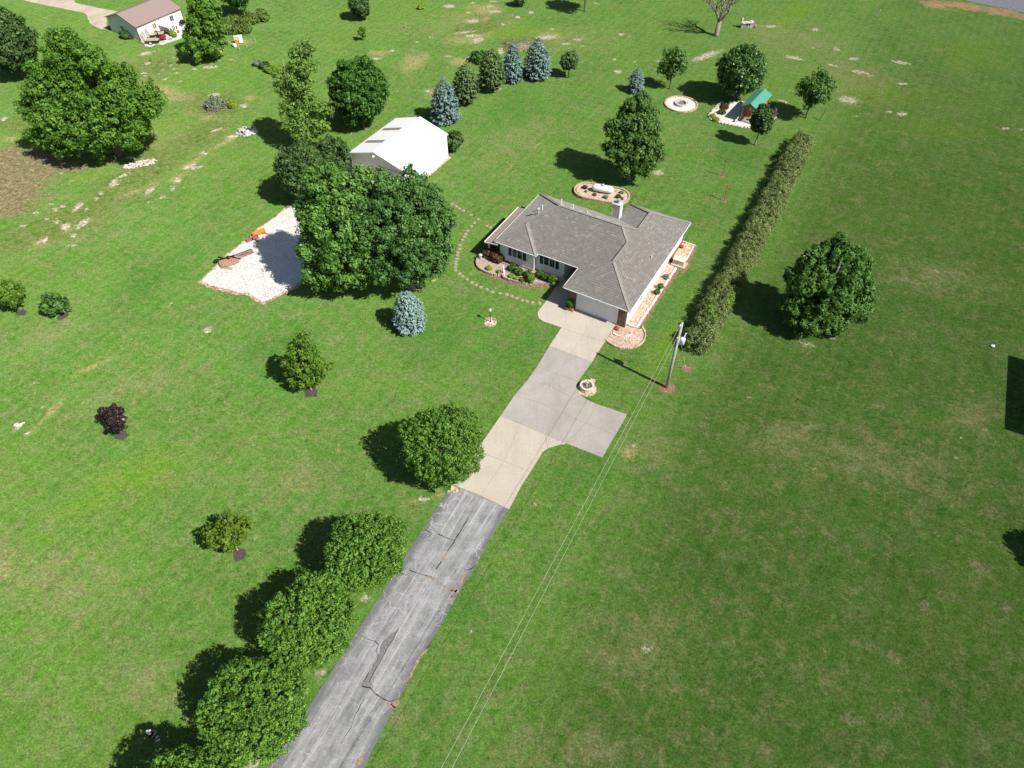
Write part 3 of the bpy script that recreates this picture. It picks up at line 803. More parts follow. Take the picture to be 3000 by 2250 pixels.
ck = MB()
for pl, w in (([(-3.70,31.77),(-4.11,30.73),(-4.77,29.49),(-5.00,29.06),(-5.28,28.50),(-5.73,27.60),(-6.12,26.91)],.10),
              ([(-6.57,30.46),(-6.22,30.14),(-5.89,29.93),(-5.36,29.71),(-4.77,29.49)],.09),
              ([(-7.36,30.58),(-6.68,30.14),(-7.04,29.78),(-7.69,29.85)],.05),
              ([(-8.30,26.85),(-7.52,26.51),(-6.64,26.31),(-6.25,26.04)],.08),
              ([(-3.81,26.78),(-3.32,26.94),(-2.95,27.18)],.08),
              ([(-11.41,21.46),(-10.90,21.16),(-10.36,21.04),(-10.04,20.75),(-10.15,20.29),(-9.93,19.94),(-9.96,19.71),(-10.28,19.03),(-10.63,18.31),(-10.87,17.77)],.07),
              ([(-8.60,22.00),(-9.08,20.98),(-9.31,20.46),(-9.64,19.60),(-10.06,18.70),(-10.36,17.99),(-10.17,17.82),(-10.03,17.61)],.06),
              ([(-10.86,17.71),(-10.20,17.61),(-9.87,17.23),(-9.33,16.86),(-8.76,16.67),(-8.27,16.75)],.11),
              ([(-6.00,21.04),(-6.26,20.63),(-6.46,20.29)],.08), ([(-4.69,24.67),(-4.89,23.91),(-4.63,23.66)],.07),
              ([(-11.73,13.91),(-11.24,14.90),(-10.96,15.92),(-10.54,16.86)],.05)):
    ribbon(ck, pl, w, .026)
ck.mi = 1
for pl, w in (([(-5.28,28.50),(-5.51,28.08),(-5.73,27.60)],.16), ([(-6.76,26.31),(-6.12,25.98),(-5.47,25.51),(-4.71,24.99)],.13), ([(-3.68,26.71),(-4.02,25.98),(-4.18,25.32),(-4.52,24.93)],.22), ([(-4.78,25.19),(-4.22,24.93)],.3),
              ([(-9.63,17.07),(-9.09,16.70),(-8.50,16.33),(-8.21,16.18)],.16), ([(-6.88,19.83),(-7.11,19.15),(-7.39,18.48),(-7.90,17.93),(-8.03,17.61)],.22), ([(-8.49,16.28),(-8.10,16.70)],.4), ([(-4.68,24.41),(-4.89,23.91)],.2), ([(-11.42,21.52),(-10.91,21.22)],.1), ([(-6.35,20.34),(-6.88,19.83)],.15), ([(-10.58,12.56),(-10.11,12.94)],.4)):
    ribbon(ck, pl, w, .030)
ck.mi = 2
ck.prism([(-8.63,21.91),(-9.07,20.93),(-9.33,20.40),(-9.68,19.54),(-10.09,18.68),(-10.39,17.99),(-10.78,17.80),(-10.55,18.37),(-10.22,19.06),(-9.93,19.71),(-9.88,20.00),(-9.87,20.52),(-9.79,20.87),(-9.30,21.46)], .0, .0235)
ck.mi = 3
ck.prism(jag([(-5.31,34.96),(-4.49,34.48),(-4.83,34.27),(-5.31,34.12),(-5.66,34.17),(-5.60,34.54)], .3, .06), 0, .034)
struct(ck.build('asphalt_cracks', [M['crack'], M['cracktan'], M['tarpatch'], M['gravel_edge']]))

def gravel_pad():
    poly = [(-35.68,62.41),(-34.34,61.64),(-31.92,60.82),(-30.37,60.31),(-29.71,60.42),(-29.01,59.73),(-27.67,58.72),(-26.73,59.39),(-25.36,60.65),(-24.35,61.70),(-21.58,65.83),(-19.23,74.56),(-16.96,80.57),(-15.25,83.37),(-21.79,87.56),(-23.42,84.60),(-25.21,81.75),(-27.37,78.56),(-28.85,76.61),(-29.91,74.56),(-30.65,73.50),(-31.41,72.23),(-32.26,70.05),(-33.30,68.33),(-33.83,66.97),(-34.25,65.83),(-35.00,63.97)]
    mb = MB()
    c = (sum(p[0] for p in poly) / len(poly), sum(p[1] for p in poly) / len(poly))
    mb.mi = 1
    mb.prism(jag([(c[0] + (p[0] - c[0]) * 1.02, c[1] + (p[1] - c[1]) * 1.02) for p in poly], .4, .12, 5), 0, .012)
    mb.mi = 0
    mb.prism(jag([(c[0] + (p[0] - c[0]) * .975, c[1] + (p[1] - c[1]) * .975) for p in poly], .35, .10, 6), 0, .03)
    struct(mb.build('gravel_yard', [M['gravel_white'], M['gravel_edge']]))
gravel_pad()

mb = MB()
mb.prism(jag([(-102.56,151.42),(-93.15,144.44),(-89.64,142.80),(-83.97,140.39),(-78.95,138.26),(-77.60,136.51),(-76.13,133.77),(-74.78,132.30),(-73.27,131.25),(-71.94,130.99),(-73.90,135.82),(-73.09,138.96),(-78.50,141.12),(-82.42,142.95),(-83.26,144.44),(-86.14,150.62)], 1., .12), 0, .03)
struct(mb.build('concrete_path', [M['conc_old']]))
mb = MB()
mb.prism(jag([(83.34,158.63),(85.41,144.94),(87.61,142.96),(91.24,140.85),(94.57,138.48),(102.88,130.52),(123.85,134.95),(127.22,162.49)], 1.5, .15), 0, .03)
struct(mb.build('road', [plain('road_asphalt', (.145, .15, .17), .9, .15, 2)]))

# ------------------------------------------------------------------ house
HO = (12.15, 54.211, 0)
HR = R(-29.965)
def HW(u, v, z=0):
    c, s = math.cos(HR), math.sin(HR)
    return (HO[0] + u * c - v * s, HO[1] + u * s + v * c, z)
hW, wg, hF, hD, hG, hb, he, ze, hp = 18.14, 7.707, 3.70, 10.44, 3.58, 5.357, .53, 2.995, .605
house = thing('ranch_house', 'white ranch house with hipped grey brown shingle roof and attached double garage', 'house', HO, HR)

def build_house():
    w = wg / 2
    f = lambda a, v, z=0: (a, v, ze + z * hp)
    vF, vB = hF, hF + hD
    FL, BUMP, NOTCH, INNER = f(-hW, vF - he), f(-hW + hb, vF - he), f(-hW + hb, vF), f(-wg, vF)
    GFL, GFR, BR, BL2, BIN, BL = f(-wg, 0), f(0, 0), f(0, vB + hG), f(-wg, vB + hG), f(-wg, vB), f(-hW, vB)
    A = f(-w, w, w)
    P1, P2, BA = f(-w, vF + w, w), f(-w, vB - w, w), f(-w, vB + hG - w, w)
    R1, R2 = f(-hW + hD / 2, vF + hD / 2, hD / 2), f(-hD / 2, vF + hD / 2, hD / 2)
    ba = f(-hW + hb / 2, vF - he + hb / 2, hb / 2)
    bb = f(-hW + hb / 2, vF + hb / 2, hb / 2)
    polys = [([FL, BL, R1, bb, ba], 'v'), ([FL, ba, BUMP], 'u'), ([BUMP, ba, bb, NOTCH], 'v'), ([NOTCH, bb, R1, R2, P1, INNER], 'u'),
             ([INNER, P1, A, GFL], 'v'), ([GFL, A, GFR], 'u'), ([GFR, A, P1, R2, P2, BA, BR], 'v'),
             ([BIN, P2, BA, BL2], 'v'), ([BL2, BA, BR], 'u'), ([BL, BIN, P2, R2, R1], 'u')]
    me = bpy.data.meshes.new('roof')
    vs, fs, uvs = [], [], []
    for poly, ax in polys:
        b = len(vs)
        n = (Vector(poly[1]) - Vector(poly[0])).cross(Vector(poly[2]) - Vector(poly[0]))
        pl = poly if n.z > 0 else poly[::-1]
        vs += pl
        fs.append(list(range(b, b + len(pl))))
        k = math.sqrt(1 + hp * hp) / hp
        for p in pl:
            uvs.append((p[0] if ax == 'u' else p[1] + 3.3, (p[2] - ze) * k))
    me.from_pydata(vs, [], fs)
    ul = me.uv_layers.new(name='UVMap')
    for lp in me.loops:
        ul.data[lp.index].uv = uvs[lp.vertex_index]
    me.materials.append(M['shingle'])
    me.materials.append(M['shingle_old'])
    me.polygons[7].material_index = 0
    roof = bpy.data.objects.new('roof', me)
    COL.objects.link(roof)
    roof.parent = house
    # hip and ridge caps
    caps = MB()
    for a, b in ((FL, ba), (BUMP, ba), (ba, bb), (bb, R1), (BL, R1), (R1, R2), (R2, P1), (R2, P2), (P1, A), (GFL, A), (GFR, A), (P2, BA), (BA, BR), (BA, BL2)):
        a, b = Vector(a), Vector(b)
        caps.beam(a + Vector((0, 0, .004)), b + Vector((0, 0, .004)), .30, .022)
    caps.build('ridge_cap', plain('ridge_shingle', (.262, .243, .219), .95, .2, 5), roof)
    # fascia + gutter along eaves, soffit
    ring = [FL, BUMP, NOTCH, INNER, GFL, GFR, BR, BL2, BIN, BL]
    fa, gu = MB(), MB()
    for i in range(len(ring)):
        a, b = Vector(ring[i]), Vector(ring[(i + 1) % len(ring)])
        d = (b - a).normalized()
        nrm = Vector((d.y, -d.x, 0))
        fa.beam(a + Vector((0, 0, -.10)) - nrm * .02, b + Vector((0, 0, -.10)) - nrm * .02, .035, .17)
        if i not in (6, 7, 8):
            gu.beam(a + nrm * .042 + Vector((0, 0, -.05)) - d * .04, b + nrm * .042 + Vector((0, 0, -.05)) + d * .04, .075, .075)
    fa.build('fascia', M['trim'], roof)
    gu.build('gutter', plain('gutter_white', (.74, .75, .76), .4, .04), roof)
    so = MB()
    zz = ze - .17
    so.add([(p[0], p[1], zz) for p in ring], [list(range(len(ring)))[::-1]])
    so.build('soffit', M['white'], roof)
    # walls
    wl = MB()
    T = zz - .002
    ov = .461
    x0, x1 = -hW + ov, -ov
    # bump box overhanging, lower wall, front wall
    wl.prism([(x0, vF - he + ov), (-hW + hb - ov, vF - he + ov), (-hW + hb - ov, vF + ov + .004), (x0, vF + ov + .004)], .45, T)
    wl.prism([(x0 + .28, vF + ov + .003), (-9.68, vF + ov + .003), (-9.68, 6.9), (-7.25, 6.9), (-7.25, .62), (x1, .62), (x1, vB + hG - ov), (-wg + ov, vB + hG - ov), (-wg + ov, vB - ov), (x0 + .28, vB - ov)], 0, T)
    wl.box(x0, x0 + .281, vF + ov + .006, vB - ov, .45, T)
    wl.build('wall', M['siding'], house)
    tr = MB()
    for (a, b) in ((x0 - .004, vF - he + ov - .012), (-hW + hb - ov - .10, vF - he + ov - .012), (-hW + hb - ov - .085, vF - he + ov - .012)):
        pass
    tr.box(-hW + hb - ov - .10, -hW + hb - ov + .012, vF - he + ov - .012, vF - he + ov + .10, .45, T)
    tr.box(x0 - .012, x0 + .09, vF - he + ov - .012, vF - he + ov + .09, .45, T)
    tr.box(-9.79, -9.668, vF + ov - .010, vF + ov + .10, 0, T)
    tr.box(x0 - .012, -hW + hb - ov + .012, vF - he + ov - .014, vF + ov, .40, .449)
    tr.build_each('corner_trim', M['trim'], house)
    # brick piers of the garage front
    for (a, b) in ((-7.29, -6.30), (-1.37, -.448)):
        br = MB()
        br.box(a, b, .44, .80, 0, T - .004)
        br.build('brick_pier', M['brick'], house)
    hd = MB()
    hd.box(-6.299, -1.371, .50, .72, 2.22, T - .003)
    hd.build('lintel', M['white'], house)
    # garage door
    gd = MB()
    for k in range(4):
        gd.box(-6.20, -1.47, .572, .618, .06 + k * .535, .06 + k * .535 + .527)
    go = gd.build('garage_door', plain('door_white', (.78, .80, .82), .45, .03), house)
    jm = MB()
    jm.box(-6.299, -6.205, .50, .62, 0, 2.219)
    jm.box(-1.465, -1.371, .50, .62, 0, 2.219)
    jm.box(-6.204, -1.466, .52, .62, 2.20, 2.219)
    jm.build('frame', M['trim'], go)
    hn = MB()
    hn.box(-3.95, -3.72, .545, .571, .42, .46)
    hn.build('handle', M['greymetal'], go)
    lt = MB()
    lt.box(-3.93, -3.80, .40, .50, 2.32, 2.44)
    lt.lathe([(.05, 0), (.10, .05), (.06, .14)], (-3.87, .36, 2.26), 8)
    lt.build('wall_lamp', M['gutter'], house)
    # windows with shutters
    def window(u0, u1, vv, z0=1.30, z1=2.62):
        fr = MB()
        t = .055
        fr.box(u0, u1, vv - .035, vv - .002, z0, z0 + t)
        fr.box(u0, u1, vv - .035, vv - .002, z1 - t, z1)
        mid = (u0 + u1) / 2
        for x in (u0, mid - t / 2 - .012, u1 - t):
            fr.box(x, x + t + (.024 if x == mid - t / 2 - .012 else 0), vv - .034, vv - .002, z0 + t, z1 - t)
        fo = fr.build('window', M['trim'], house)
        for a, b in ((u0 + t, mid - t / 2 - .012), (mid + t / 2 + .012, u1 - t)):
            pn = MB()
            pn.box(a, b, vv - .014, vv - .003, z0 + t, z1 - t)
            pn.build('pane', M['glass'], fo)
            ra = MB()
            ra.box(a, b, vv - .026, vv - .0145, (z0 + z1) / 2 - .02, (z0 + z1) / 2 + .02)
            ra.build('meeting_rail', M['greymetal'], fo)
        sl = MB()
        sl.box(u0 - .03, u1 + .03, vv - .06, vv - .002, z0 - .05, z0 - .001)
        sl.build('sill', M['trim'], fo)
        for a in (u0 - .46, u1 + .06):
            sh = MB()
            sh.box(a, a + .40, vv - .030, vv - .002, z0, z1)
            for k in range(9):
                sh.box(a + .05, a + .35, vv - .038, vv - .030, z0 + .09 + k * .125, z0 + .09 + k * .125 + .085)
            sh.build('shutter', M['shutter'], house)
    window(-16.12, -14.74, vF - he + ov)
    window(-12.30, -10.82, vF + ov + .003)
    # entry porch: dark door and post
    dr = MB()
    dr.box(-8.95, -8.0, 6.84, 6.897, .12, 2.2)
    do = dr.build('door', plain('entry_door', (.11, .07, .05), .5), house)
    kn = MB()
    kn.lump((-8.86, 6.82, 1.1), (.04, .04, .04), 1, 6, 4, 0)
    kn.build('handle', M['greymetal'], do)
    st = MB()
    st.box(-9.60, -7.27, 4.4, 6.88, 0, .12)
    st.build('porch_step', M['conc_grey'], house)
    # west porch roof and posts
    pr = MB()
    pz = 2.62
    pr.add([(-19.42, 3.1, pz - .17), (-17.70, 3.1, pz + .12), (-17.70, 10.9, pz + .12), (-19.42, 10.9, pz - .17),
            (-19.42, 3.1, pz - .30), (-17.70, 3.1, pz - .01), (-17.70, 10.9, pz - .01), (-19.42, 10.9, pz - .30)],
           [(0, 1, 2, 3), (7, 6, 5, 4), (0, 4, 5, 1), (3, 2, 6, 7), (0, 3, 7, 4), (1, 5, 6, 2)])
    po = pr.build('porch_roof', plain('porch_metal_roof', (.305, .245, .200), .7, .08), house)
    tr = MB()
    tr.box(-19.50, -19.425, 3.06, 10.94, pz - .29, pz - .13)
    tr.beam((-19.46, 3.06, pz - .22), (-17.70, 3.06, pz + .07), .05, .13)
    tr.build('fascia', M['trim'], po)
    for vv in (3.5, 7.0, 10.5):
        pp = MB()
        pp.box(-19.25, -19.09, vv, vv + .16, 0, pz - .29)
        pp.build('porch_post', M['white'], house)
    # chimney
    ch = MB()
    ch.box(-8.50, -7.52, vB - .30, vB + .55, 0, 4.95)
    co = ch.build('chimney', M['siding'], house)
    cp = MB()
    cp.box(-8.56, -7.46, vB - .36, vB + .61, 4.951, 5.03)
    cp.build('cap', M['galv'], co)
    fl = MB()
    fl.lathe([(.16, 0), (.16, .34), (.24, .36), (.24, .5), (.12, .56)], (-7.98, vB + .1, 5.031), 14)
    fl.build('flue', M['greymetal'], co)
    ct = MB()
    for (a, b) in ((-8.51, vB - .31), (-7.60, vB - .31)):
        ct.box(a, a + .09, b, b + .09, 0, 4.95)
    ct.build_each('corner_trim', M['trim'], co)
    # roof penetrations
    def rz(u, v):
        return ze + hp * min(u + hW, v - vF, vB - v)
    b1 = MB()
    z = rz(-14.62, 7.30)
    z = ze + hp * (hW - 14.62)
    b1.lathe([(.10, -.1), (.08, .55), (.16, .57), (.16, .70), (.05, .74)], (-15.2, 8.1, ze + hp * (hW - 15.2)), 12)
    b1.build('flue_pipe', M['galv'], roof)
    b2 = MB()
    b2.lathe([(.07, -.1), (.07, .62)], (-15.1, 8.85, ze + hp * (hW - 15.1)), 10)
    b2.build('vent_pipe', M['white'], roof)
    for (u, v, h) in ((-13.05, 9.55, .75), (-11.65, 9.75, .55), (-9.90, 9.9, .28)):
        b = MB()
        b.lathe([(.06, 0), (.06, h + .2)], (u, v, rz(u, v) - .2), 8)
        b.build('vent_pipe', M['white'], roof)
    b = MB()
    b.lathe([(.06, -.2), (.06, .3)], (-1.2, 8.35, ze + hp * 1.2), 8)
    b.build('vent_pipe', M['white'], roof)
    for k in range(7):
        u = -12.75 + k * 1.13
        v = vF + hD / 2 + .35
        mb = MB()
        mb.rbox((u, v, rz(u, v) + .05), (.46, .26, .09), 0, -math.atan(hp))
        mb.build('roof_vent', M['white'], roof)
build_house()
# ------------------------------------------------------------------ white pole barn
BN = thing('pole_barn', 'large white metal barn with plain white roof and two dark skylight strips', 'barn', (-21.15, 84.45, 0), R(-30))
def build_barn():
    Wd, Ln, e, rg = 8.5, 9.9, 3.42, 4.70      # local x across, y back
    w = MB()
    w.prism([(0, 0), (Wd, 0), (Wd, Ln), (0, Ln)], 0, e - .06)
    w.add([(0, 0, e - .06), (Wd, 0, e - .06), (Wd / 2, 0, rg - .07), (0, Ln, e - .06), (Wd, Ln, e - .06), (Wd / 2, Ln, rg - .07)], [(0, 1, 2), (3, 5, 4)])
    w.build('wall', [mat_ribbed('barn_siding', (.74, .71, .62), .30, 0, 0, .45, .55)], BN)
    # the two long sides and the back in bright white sheet
    s = MB()
    s.box(Wd + .003, Wd + .03, -.01, Ln + .01, .05, e - .05)
    s.box(-.03, -.003, -.01, Ln + .01, .05, e - .05)
    s.build('side_wall', M['barnwall'], BN)
    r = MB()
    ov = .25
    for sg in (-1, 1):
        xe = Wd / 2 + sg * (Wd / 2 + .12)
        ze_ = e - .12 * (rg - e) / (Wd / 2)
        P = [(Wd / 2, -ov, rg), (Wd / 2, Ln + ov, rg), (xe, Ln + ov, ze_), (xe, -ov, ze_)]
        Q = [(a, b, c - .06) for a, b, c in P]
        r.add(P + Q, [(0, 1, 2, 3) if sg < 0 else (3, 2, 1, 0), (7, 6, 5, 4) if sg < 0 else (4, 5, 6, 7), (0, 3, 7, 4), (1, 5, 6, 2), (2, 6, 7, 3)])
    ro = r.build('roof', mat_ribbed('barn_roof_sheet', (.92, .925, .93), .30, 1, 0, .34, .97), BN)
    rc = MB()
    rc.beam((Wd / 2, -ov, rg + .012), (Wd / 2, Ln + ov, rg + .012), .34, .03)
    rc.build('ridge_cap', M['barnroof'], ro)
    tr = MB()
    for x0, x1 in ((-.12, Wd / 2), (Wd + .12, Wd / 2)):
        tr.beam((x0, -ov - .02, e - .14), (x1, -ov - .02, rg - .10), .04, .16)
        tr.beam((x0, Ln + ov + .02, e - .14), (x1, Ln + ov + .02, rg - .10), .04, .16)
    tr.build_each('fascia', M['gutter'], ro)
    for yy in (2.5, 6.2):
        k = MB()
        sl = (rg - e) / (Wd / 2)
        a, b = .35, 3.45
        k.add([(a, yy, e + a * sl + .012), (b, yy, e + b * sl + .012), (b, yy + .75, e + b * sl + .012), (a, yy + .75, e + a * sl + .012)], [(0, 1, 2, 3)])
        k.build('skylight', M['skylight'], BN)
    d = MB()
    for j in range(5):
        d.box(4.3, 7.3, -.07, -.004, .03 + j * .5, .03 + j * .5 + .49)
    do = d.build('garage_door', M['white'], BN)
    fr = MB()
    fr.box(4.18, 4.295, -.09, -.003, 0, 2.65)
    fr.box(7.305, 7.42, -.09, -.003, 0, 2.65)
    fr.box(4.296, 7.304, -.09, -.003, 2.54, 2.65)
    fr.build('frame', M['trim'], do)
    d2 = MB()
    d2.box(1.2, 2.15, -.06, -.004, .03, 2.1)
    d2.build('door', M['white'], BN)
    l = MB()
    l.lump((Wd / 2 - .05, -.42, rg - .52), (.18, .22, .14), 2, 10, 6, .04)
    l.box(Wd / 2 - .1, Wd / 2, -.26, -.003, rg - .58, rg - .45)
    l.build('flood_lamp', M['white'], BN, True)
    ct = MB()
    for x in (-.04, Wd - .10):
        ct.box(x, x + .14, -.05, .02, 0, e - .1)
    ct.build_each('corner_trim', M['white'], BN)
build_barn()
mb = MB()
mb.prism(jag([HWP for HWP in ((-11.88,83.50),(-11.43,83.55),(-8.43,88.71),(-8.75,89.11))], .4, .04), 0, .05)
struct(mb.build('barn_gravel_strip', [M['gravel_tan']]))

# ------------------------------------------------------------------ far white shed
SB = thing('white_shed', 'white metal outbuilding with mauve brown gable roof beside a concrete path', 'outbuilding', (-64.28, 126.15, 0), 0)
def build_shed():
    ax = Vector((5.16, 7.92, 0)).normalized()     # along the long wall
    ac = Vector((-6.87, 3.96, 0)).normalized()    # across
    SB.rotation_euler = (0, 0, math.atan2(ax.y, ax.x))
    Ln, Wd, e, rg = 9.45, 7.9, 2.47, 3.75          # local x along, y across (left = +y)
    w = MB()
    w.prism([(0, 0), (Ln, 0), (Ln, Wd), (0, Wd)], 0, e - .04)
    w.add([(0, 0, e - .04), (0, Wd, e - .04), (0, Wd / 2, rg - .05), (Ln, 0, e - .04), (Ln, Wd, e - .04), (Ln, Wd / 2, rg - .05)], [(0, 2, 1), (3, 4, 5)])
    w.build('wall', mat_ribbed('shed_siding', (.80, .80, .79), .35, 1, 0, .45, .80), SB)
    r = MB()
    for sg in (-1, 1):
        ye = Wd / 2 + sg * (Wd / 2 + .18)
        z_ = e - .18 * (rg - e) / (Wd / 2)
        P = [(-.2, Wd / 2, rg), (Ln + .2, Wd / 2, rg), (Ln + .2, ye, z_), (-.2, ye, z_)]
        r.add(P + [(a, b, c - .05) for a, b, c in P], [(0, 3, 2, 1) if sg < 0 else (0, 1, 2, 3), (4, 5, 6, 7) if sg < 0 else (7, 6, 5, 4), (0, 4, 7, 3), (1, 2, 6, 5), (2, 3, 7, 6)])
    ro = r.build('roof', mat_ribbed('shed_roof_sheet', (.315, .240, .220), .32, 0, 0, .5, .90), SB)
    t = MB()
    tm = plain('brown_trim', (.17, .10, .085), .6)
    for ye in (-.2, Wd + .2):
        t.beam((-.22, ye, e - .10), (-.22, Wd / 2, rg - .045), .04, .12)
        t.beam((Ln + .22, ye, e - .10), (Ln + .22, Wd / 2, rg - .045), .04, .12)
        t.beam((-.2, ye, e - .11), (Ln + .2, ye, e - .11), .04, .11)
    t.build_each('fascia', tm, ro)
    c = MB()
    for x in (-.02, Ln - .06):
        c.box(x, x + .1, -.03, .08, 0, e - .1)
    c.box(4.62, 4.72, -.05, -.003, .0, e - .12)
    c.build_each('corner_trim', tm, SB)
    def win(x0, x1, z0, z1, pane, side=False):
        f = MB()
        if side:
            f.box(-.06, -.003, x0, x1, z0, z1)
        else:
            f.box(x0, x1, -.06, -.003, z0, z1)
        fo = f.build('window', M['trim'], SB)
        p = MB()
        m = (x0 + x1) / 2
        for a, b in ((x0 + .06, m - .03), (m + .03, x1 - .06)):
            if side:
                p.box(-.07, -.061, a, b, z0 + .06, z1 - .06)
            else:
                p.box(a, b, -.07, -.061, z0 + .06, z1 - .06)
        p.build('pane', pane, fo)
    win(3.05, 3.85, .95, 1.95, plain('curtained_glass', (.33, .19, .13), .25, .5, 3))
    win(6.75, 7.55, 1.0, 2.0, M['glass'])
    win(3.7, 4.6, .9, 1.75, M['glass'], True)
build_shed()
mb = MB()
mb.prism(jag([(-64.29,125.98),(-62.55,124.02),(-61.76,124.02),(-61.30,124.87),(-60.04,124.75),(-59.24,125.73),(-58.00,126.73),(-57.16,128.37),(-57.30,130.43),(-57.90,132.27),(-58.81,133.07),(-60.13,133.20),(-63.32,132.27)], .5, .1), 0, .03)
struct(mb.build('shed_gravel_apron', [M['gravel_white']]))

# lean-to greenhouse, trailer, mower, tarp, all beside the shed
def sheds_local(x, y, z=0):
    a = SB.rotation_euler[2]
    return (SB.location.x + x * math.cos(a) - y * math.sin(a), SB.location.y + x * math.sin(a) + y * math.cos(a), z)
SA = SB.rotation_euler[2]
gh = thing('greenhouse', 'small white framed greenhouse with red brick base against the white shed', 'greenhouse', sheds_local(4.30, -2.77), SA)
def build_greenhouse():
    Lx, Dy = 1.75, 2.7
    b = MB()
    b.box(0, Lx, 0, Dy, 0, .55)
    b.build('brick_base', M['redbrick'], gh)
    w = MB()
    # sloping glazed flank, gable front
    w.add([(0, 0, .551), (Lx, 0, .551), (Lx, 0, 1.42), (Lx / 2, 0, 2.2), (0, 0, 1.42), (0, Dy, .551), (Lx, Dy, .551), (Lx, Dy, 1.42), (Lx / 2, Dy, 2.2), (0, Dy, 1.42)],
          [(0, 1, 2, 3, 4), (5, 9, 8, 7, 6), (0, 4, 9, 5), (1, 6, 7, 2)])
    w.build('frame', M['white'], gh)
    r = MB()
    for sg in (0, 1):
        xe = -.12 if sg == 0 else Lx + .12
        P = [(Lx / 2, -.1, 2.25), (Lx / 2, Dy, 2.25), (xe, Dy, 1.37), (xe, -.1, 1.37)]
        r.add(P + [(a, c, z - .04) for a, c, z in P], [(0, 1, 2, 3) if sg == 0 else (3, 2, 1, 0), (7, 6, 5, 4) if sg == 0 else (4, 5, 6, 7), (0, 3, 7, 4), (2, 6, 7, 3)])
    ro = r.build('roof', M['white'], gh)
    k = MB()
    for j in range(4):
        y = .25 + j * .6
        k.beam((.05, y, 1.55), (Lx / 2 - .08, y, 2.18), .03, .02)
        k.beam((Lx - .05, y, 1.55), (Lx / 2 + .08, y, 2.18), .03, .02)
    k.build('glazing_bar', M['greymetal'], ro)
    for j in range(4):
        p = MB()
        p.box(-.02, -.003, .12 + j * .64, .12 + j * .64 + .54, .65, 1.3)
        p.build('pane', plain('greenhouse_glass', (.34, .33, .26), .25, .4, 3), gh)
    for x0, x1, z0, z1 in ((.12, .42, .75, 1.25), (1.33, 1.63, .75, 1.25)):
        for j in range(2):
            p = MB()
            p.box(x0, x1, -.02, -.003, z0 + j * .27, z0 + j * .27 + .23)
            p.build('pane', M['glass'], gh)
    d = MB()
    d.box(.56, 1.20, -.03, -.003, .02, 1.62)
    do = d.build('door', M['white'], gh)
    for j in range(3):
        for i in range(2):
            p = MB()
            p.box(.64 + i * .27, .64 + i * .27 + .2, -.04, -.031, .72 + j * .28, .72 + j * .28 + .23)
            p.build('pane', M['glass'], do)
build_greenhouse()

def wheel(mb_parent, c, r, w, ax):
    """wheel with tyre and rim as part > sub-part; ax is the axle direction (unit)"""
    ax = Vector(ax)
    c = Vector(c)
    t = MB()
    t.tube([c - ax * w / 2, c - ax * w * .42, c + ax * w * .42, c + ax * w / 2], [r * .88, r, r, r * .88], 16)
    to = t.build('wheel', M['black'], mb_parent)
    k = MB()
    k.tube([c - ax * (w / 2 + .012), c + ax * (w / 2 + .012)], r * .55, 12)
    k.build('rim', M['white'], to)

def build_trailer(t, mesh_ramp=True):
    d = MB()
    for k in range(8):
        d.box(0, 2.3, -.72 + k * .18, -.72 + k * .18 + .168, .52, .56)
    d.build('deck', M['deckwood'], t)
    f = MB()
    f.box(-.02, 2.32, -.78, -.725, .42, .62)
    f.box(-.02, 2.32, .725, .78, .42, .62)
    f.box(2.321, 2.37, -.78, .78, .42, .62)
    f.beam((2.37, -.5, .47), (3.3, 0, .45), .07)
    f.beam((2.37, .5, .47), (3.3, 0, .45), .07)
    f.build('frame', M['black'], t)
    r = MB()
    r.beam((-.05, -.72, .6), (-.35, -.72, 1.7), .06)
    r.beam((-.05, .72, .6), (-.35, .72, 1.7), .06)
    for k in range(6):
        q = k / 5
        r.beam((-.05 - .3 * q, -.72, .6 + 1.1 * q), (-.05 - .3 * q, .72, .6 + 1.1 * q), .035)
    for k in range(7):
        y = -.6 + k * .2
        r.beam((-.05, y, .6), (-.35, y, 1.7), .03)
    r.build('ramp', plain('ramp_mesh', (.36, .26, .20), .7, .3), t)
    wheel(t, (1.0, -.92, .33), .33, .2, (0, 1, 0))
    wheel(t, (1.0, .92, .33), .33, .2, (0, 1, 0))
tl = thing('utility_trailer', 'small utility trailer with tan wooden deck and upright ramp, nearest the lawn', 'trailer', (-63.05,125.49), 0)
tl.rotation_euler = (0, 0, R(4))
build_trailer(tl)
tl2 = copy_tree(tl)
tl2.location = (*(-63.06,127.74), 0)
tl2.rotation_euler = (0, 0, R(16))
tl2['label'] = 'grey boarded utility trailer parked close to the white shed wall'
tl['group'] = tl2['group'] = 'utility trailers beside the white shed'

mw = thing('riding_mower', 'red and grey riding mower parked in front of the greenhouse', 'mower', (-60.79,126.73), R(12))
def build_mower():
    b = MB()
    b.prism([(-.2, -.38), (.75, -.34), (.75, .34), (-.2, .38)], .32, .72)
    b.build('body', M['red'], mw)
    h = MB()
    h.prism([(.76, -.45), (1.5, -.40), (1.72, 0), (1.5, .40), (.76, .45)], .14, .38)
    h.build('mower_deck', M['galv'], mw)
    s = MB()
    s.box(-.35, .15, -.26, .26, .73, .86)
    s.box(-.48, -.36, -.26, .26, .70, 1.3)
    s.build('seat', M['black'], mw)
    r = MB()
    r.tube([(-.5, -.42, .5), (-.65, -.42, 1.6), (-.65, .42, 1.6), (-.5, .42, .5)], .035, 8)
    r.build('roll_bar', M['black'], mw)
    for y in (-.5, .5):
        wheel(mw, (-.3, y, .3), .3, .22, (0, 1, 0))
        wheel(mw, (1.55, y * .9, .16), .16, .12, (0, 1, 0))
build_mower()
wb = thing('black_grill', 'black covered grill standing near the far corner of the white shed', 'grill', sheds_local(8.3, -1.0), SA)
m_ = MB()
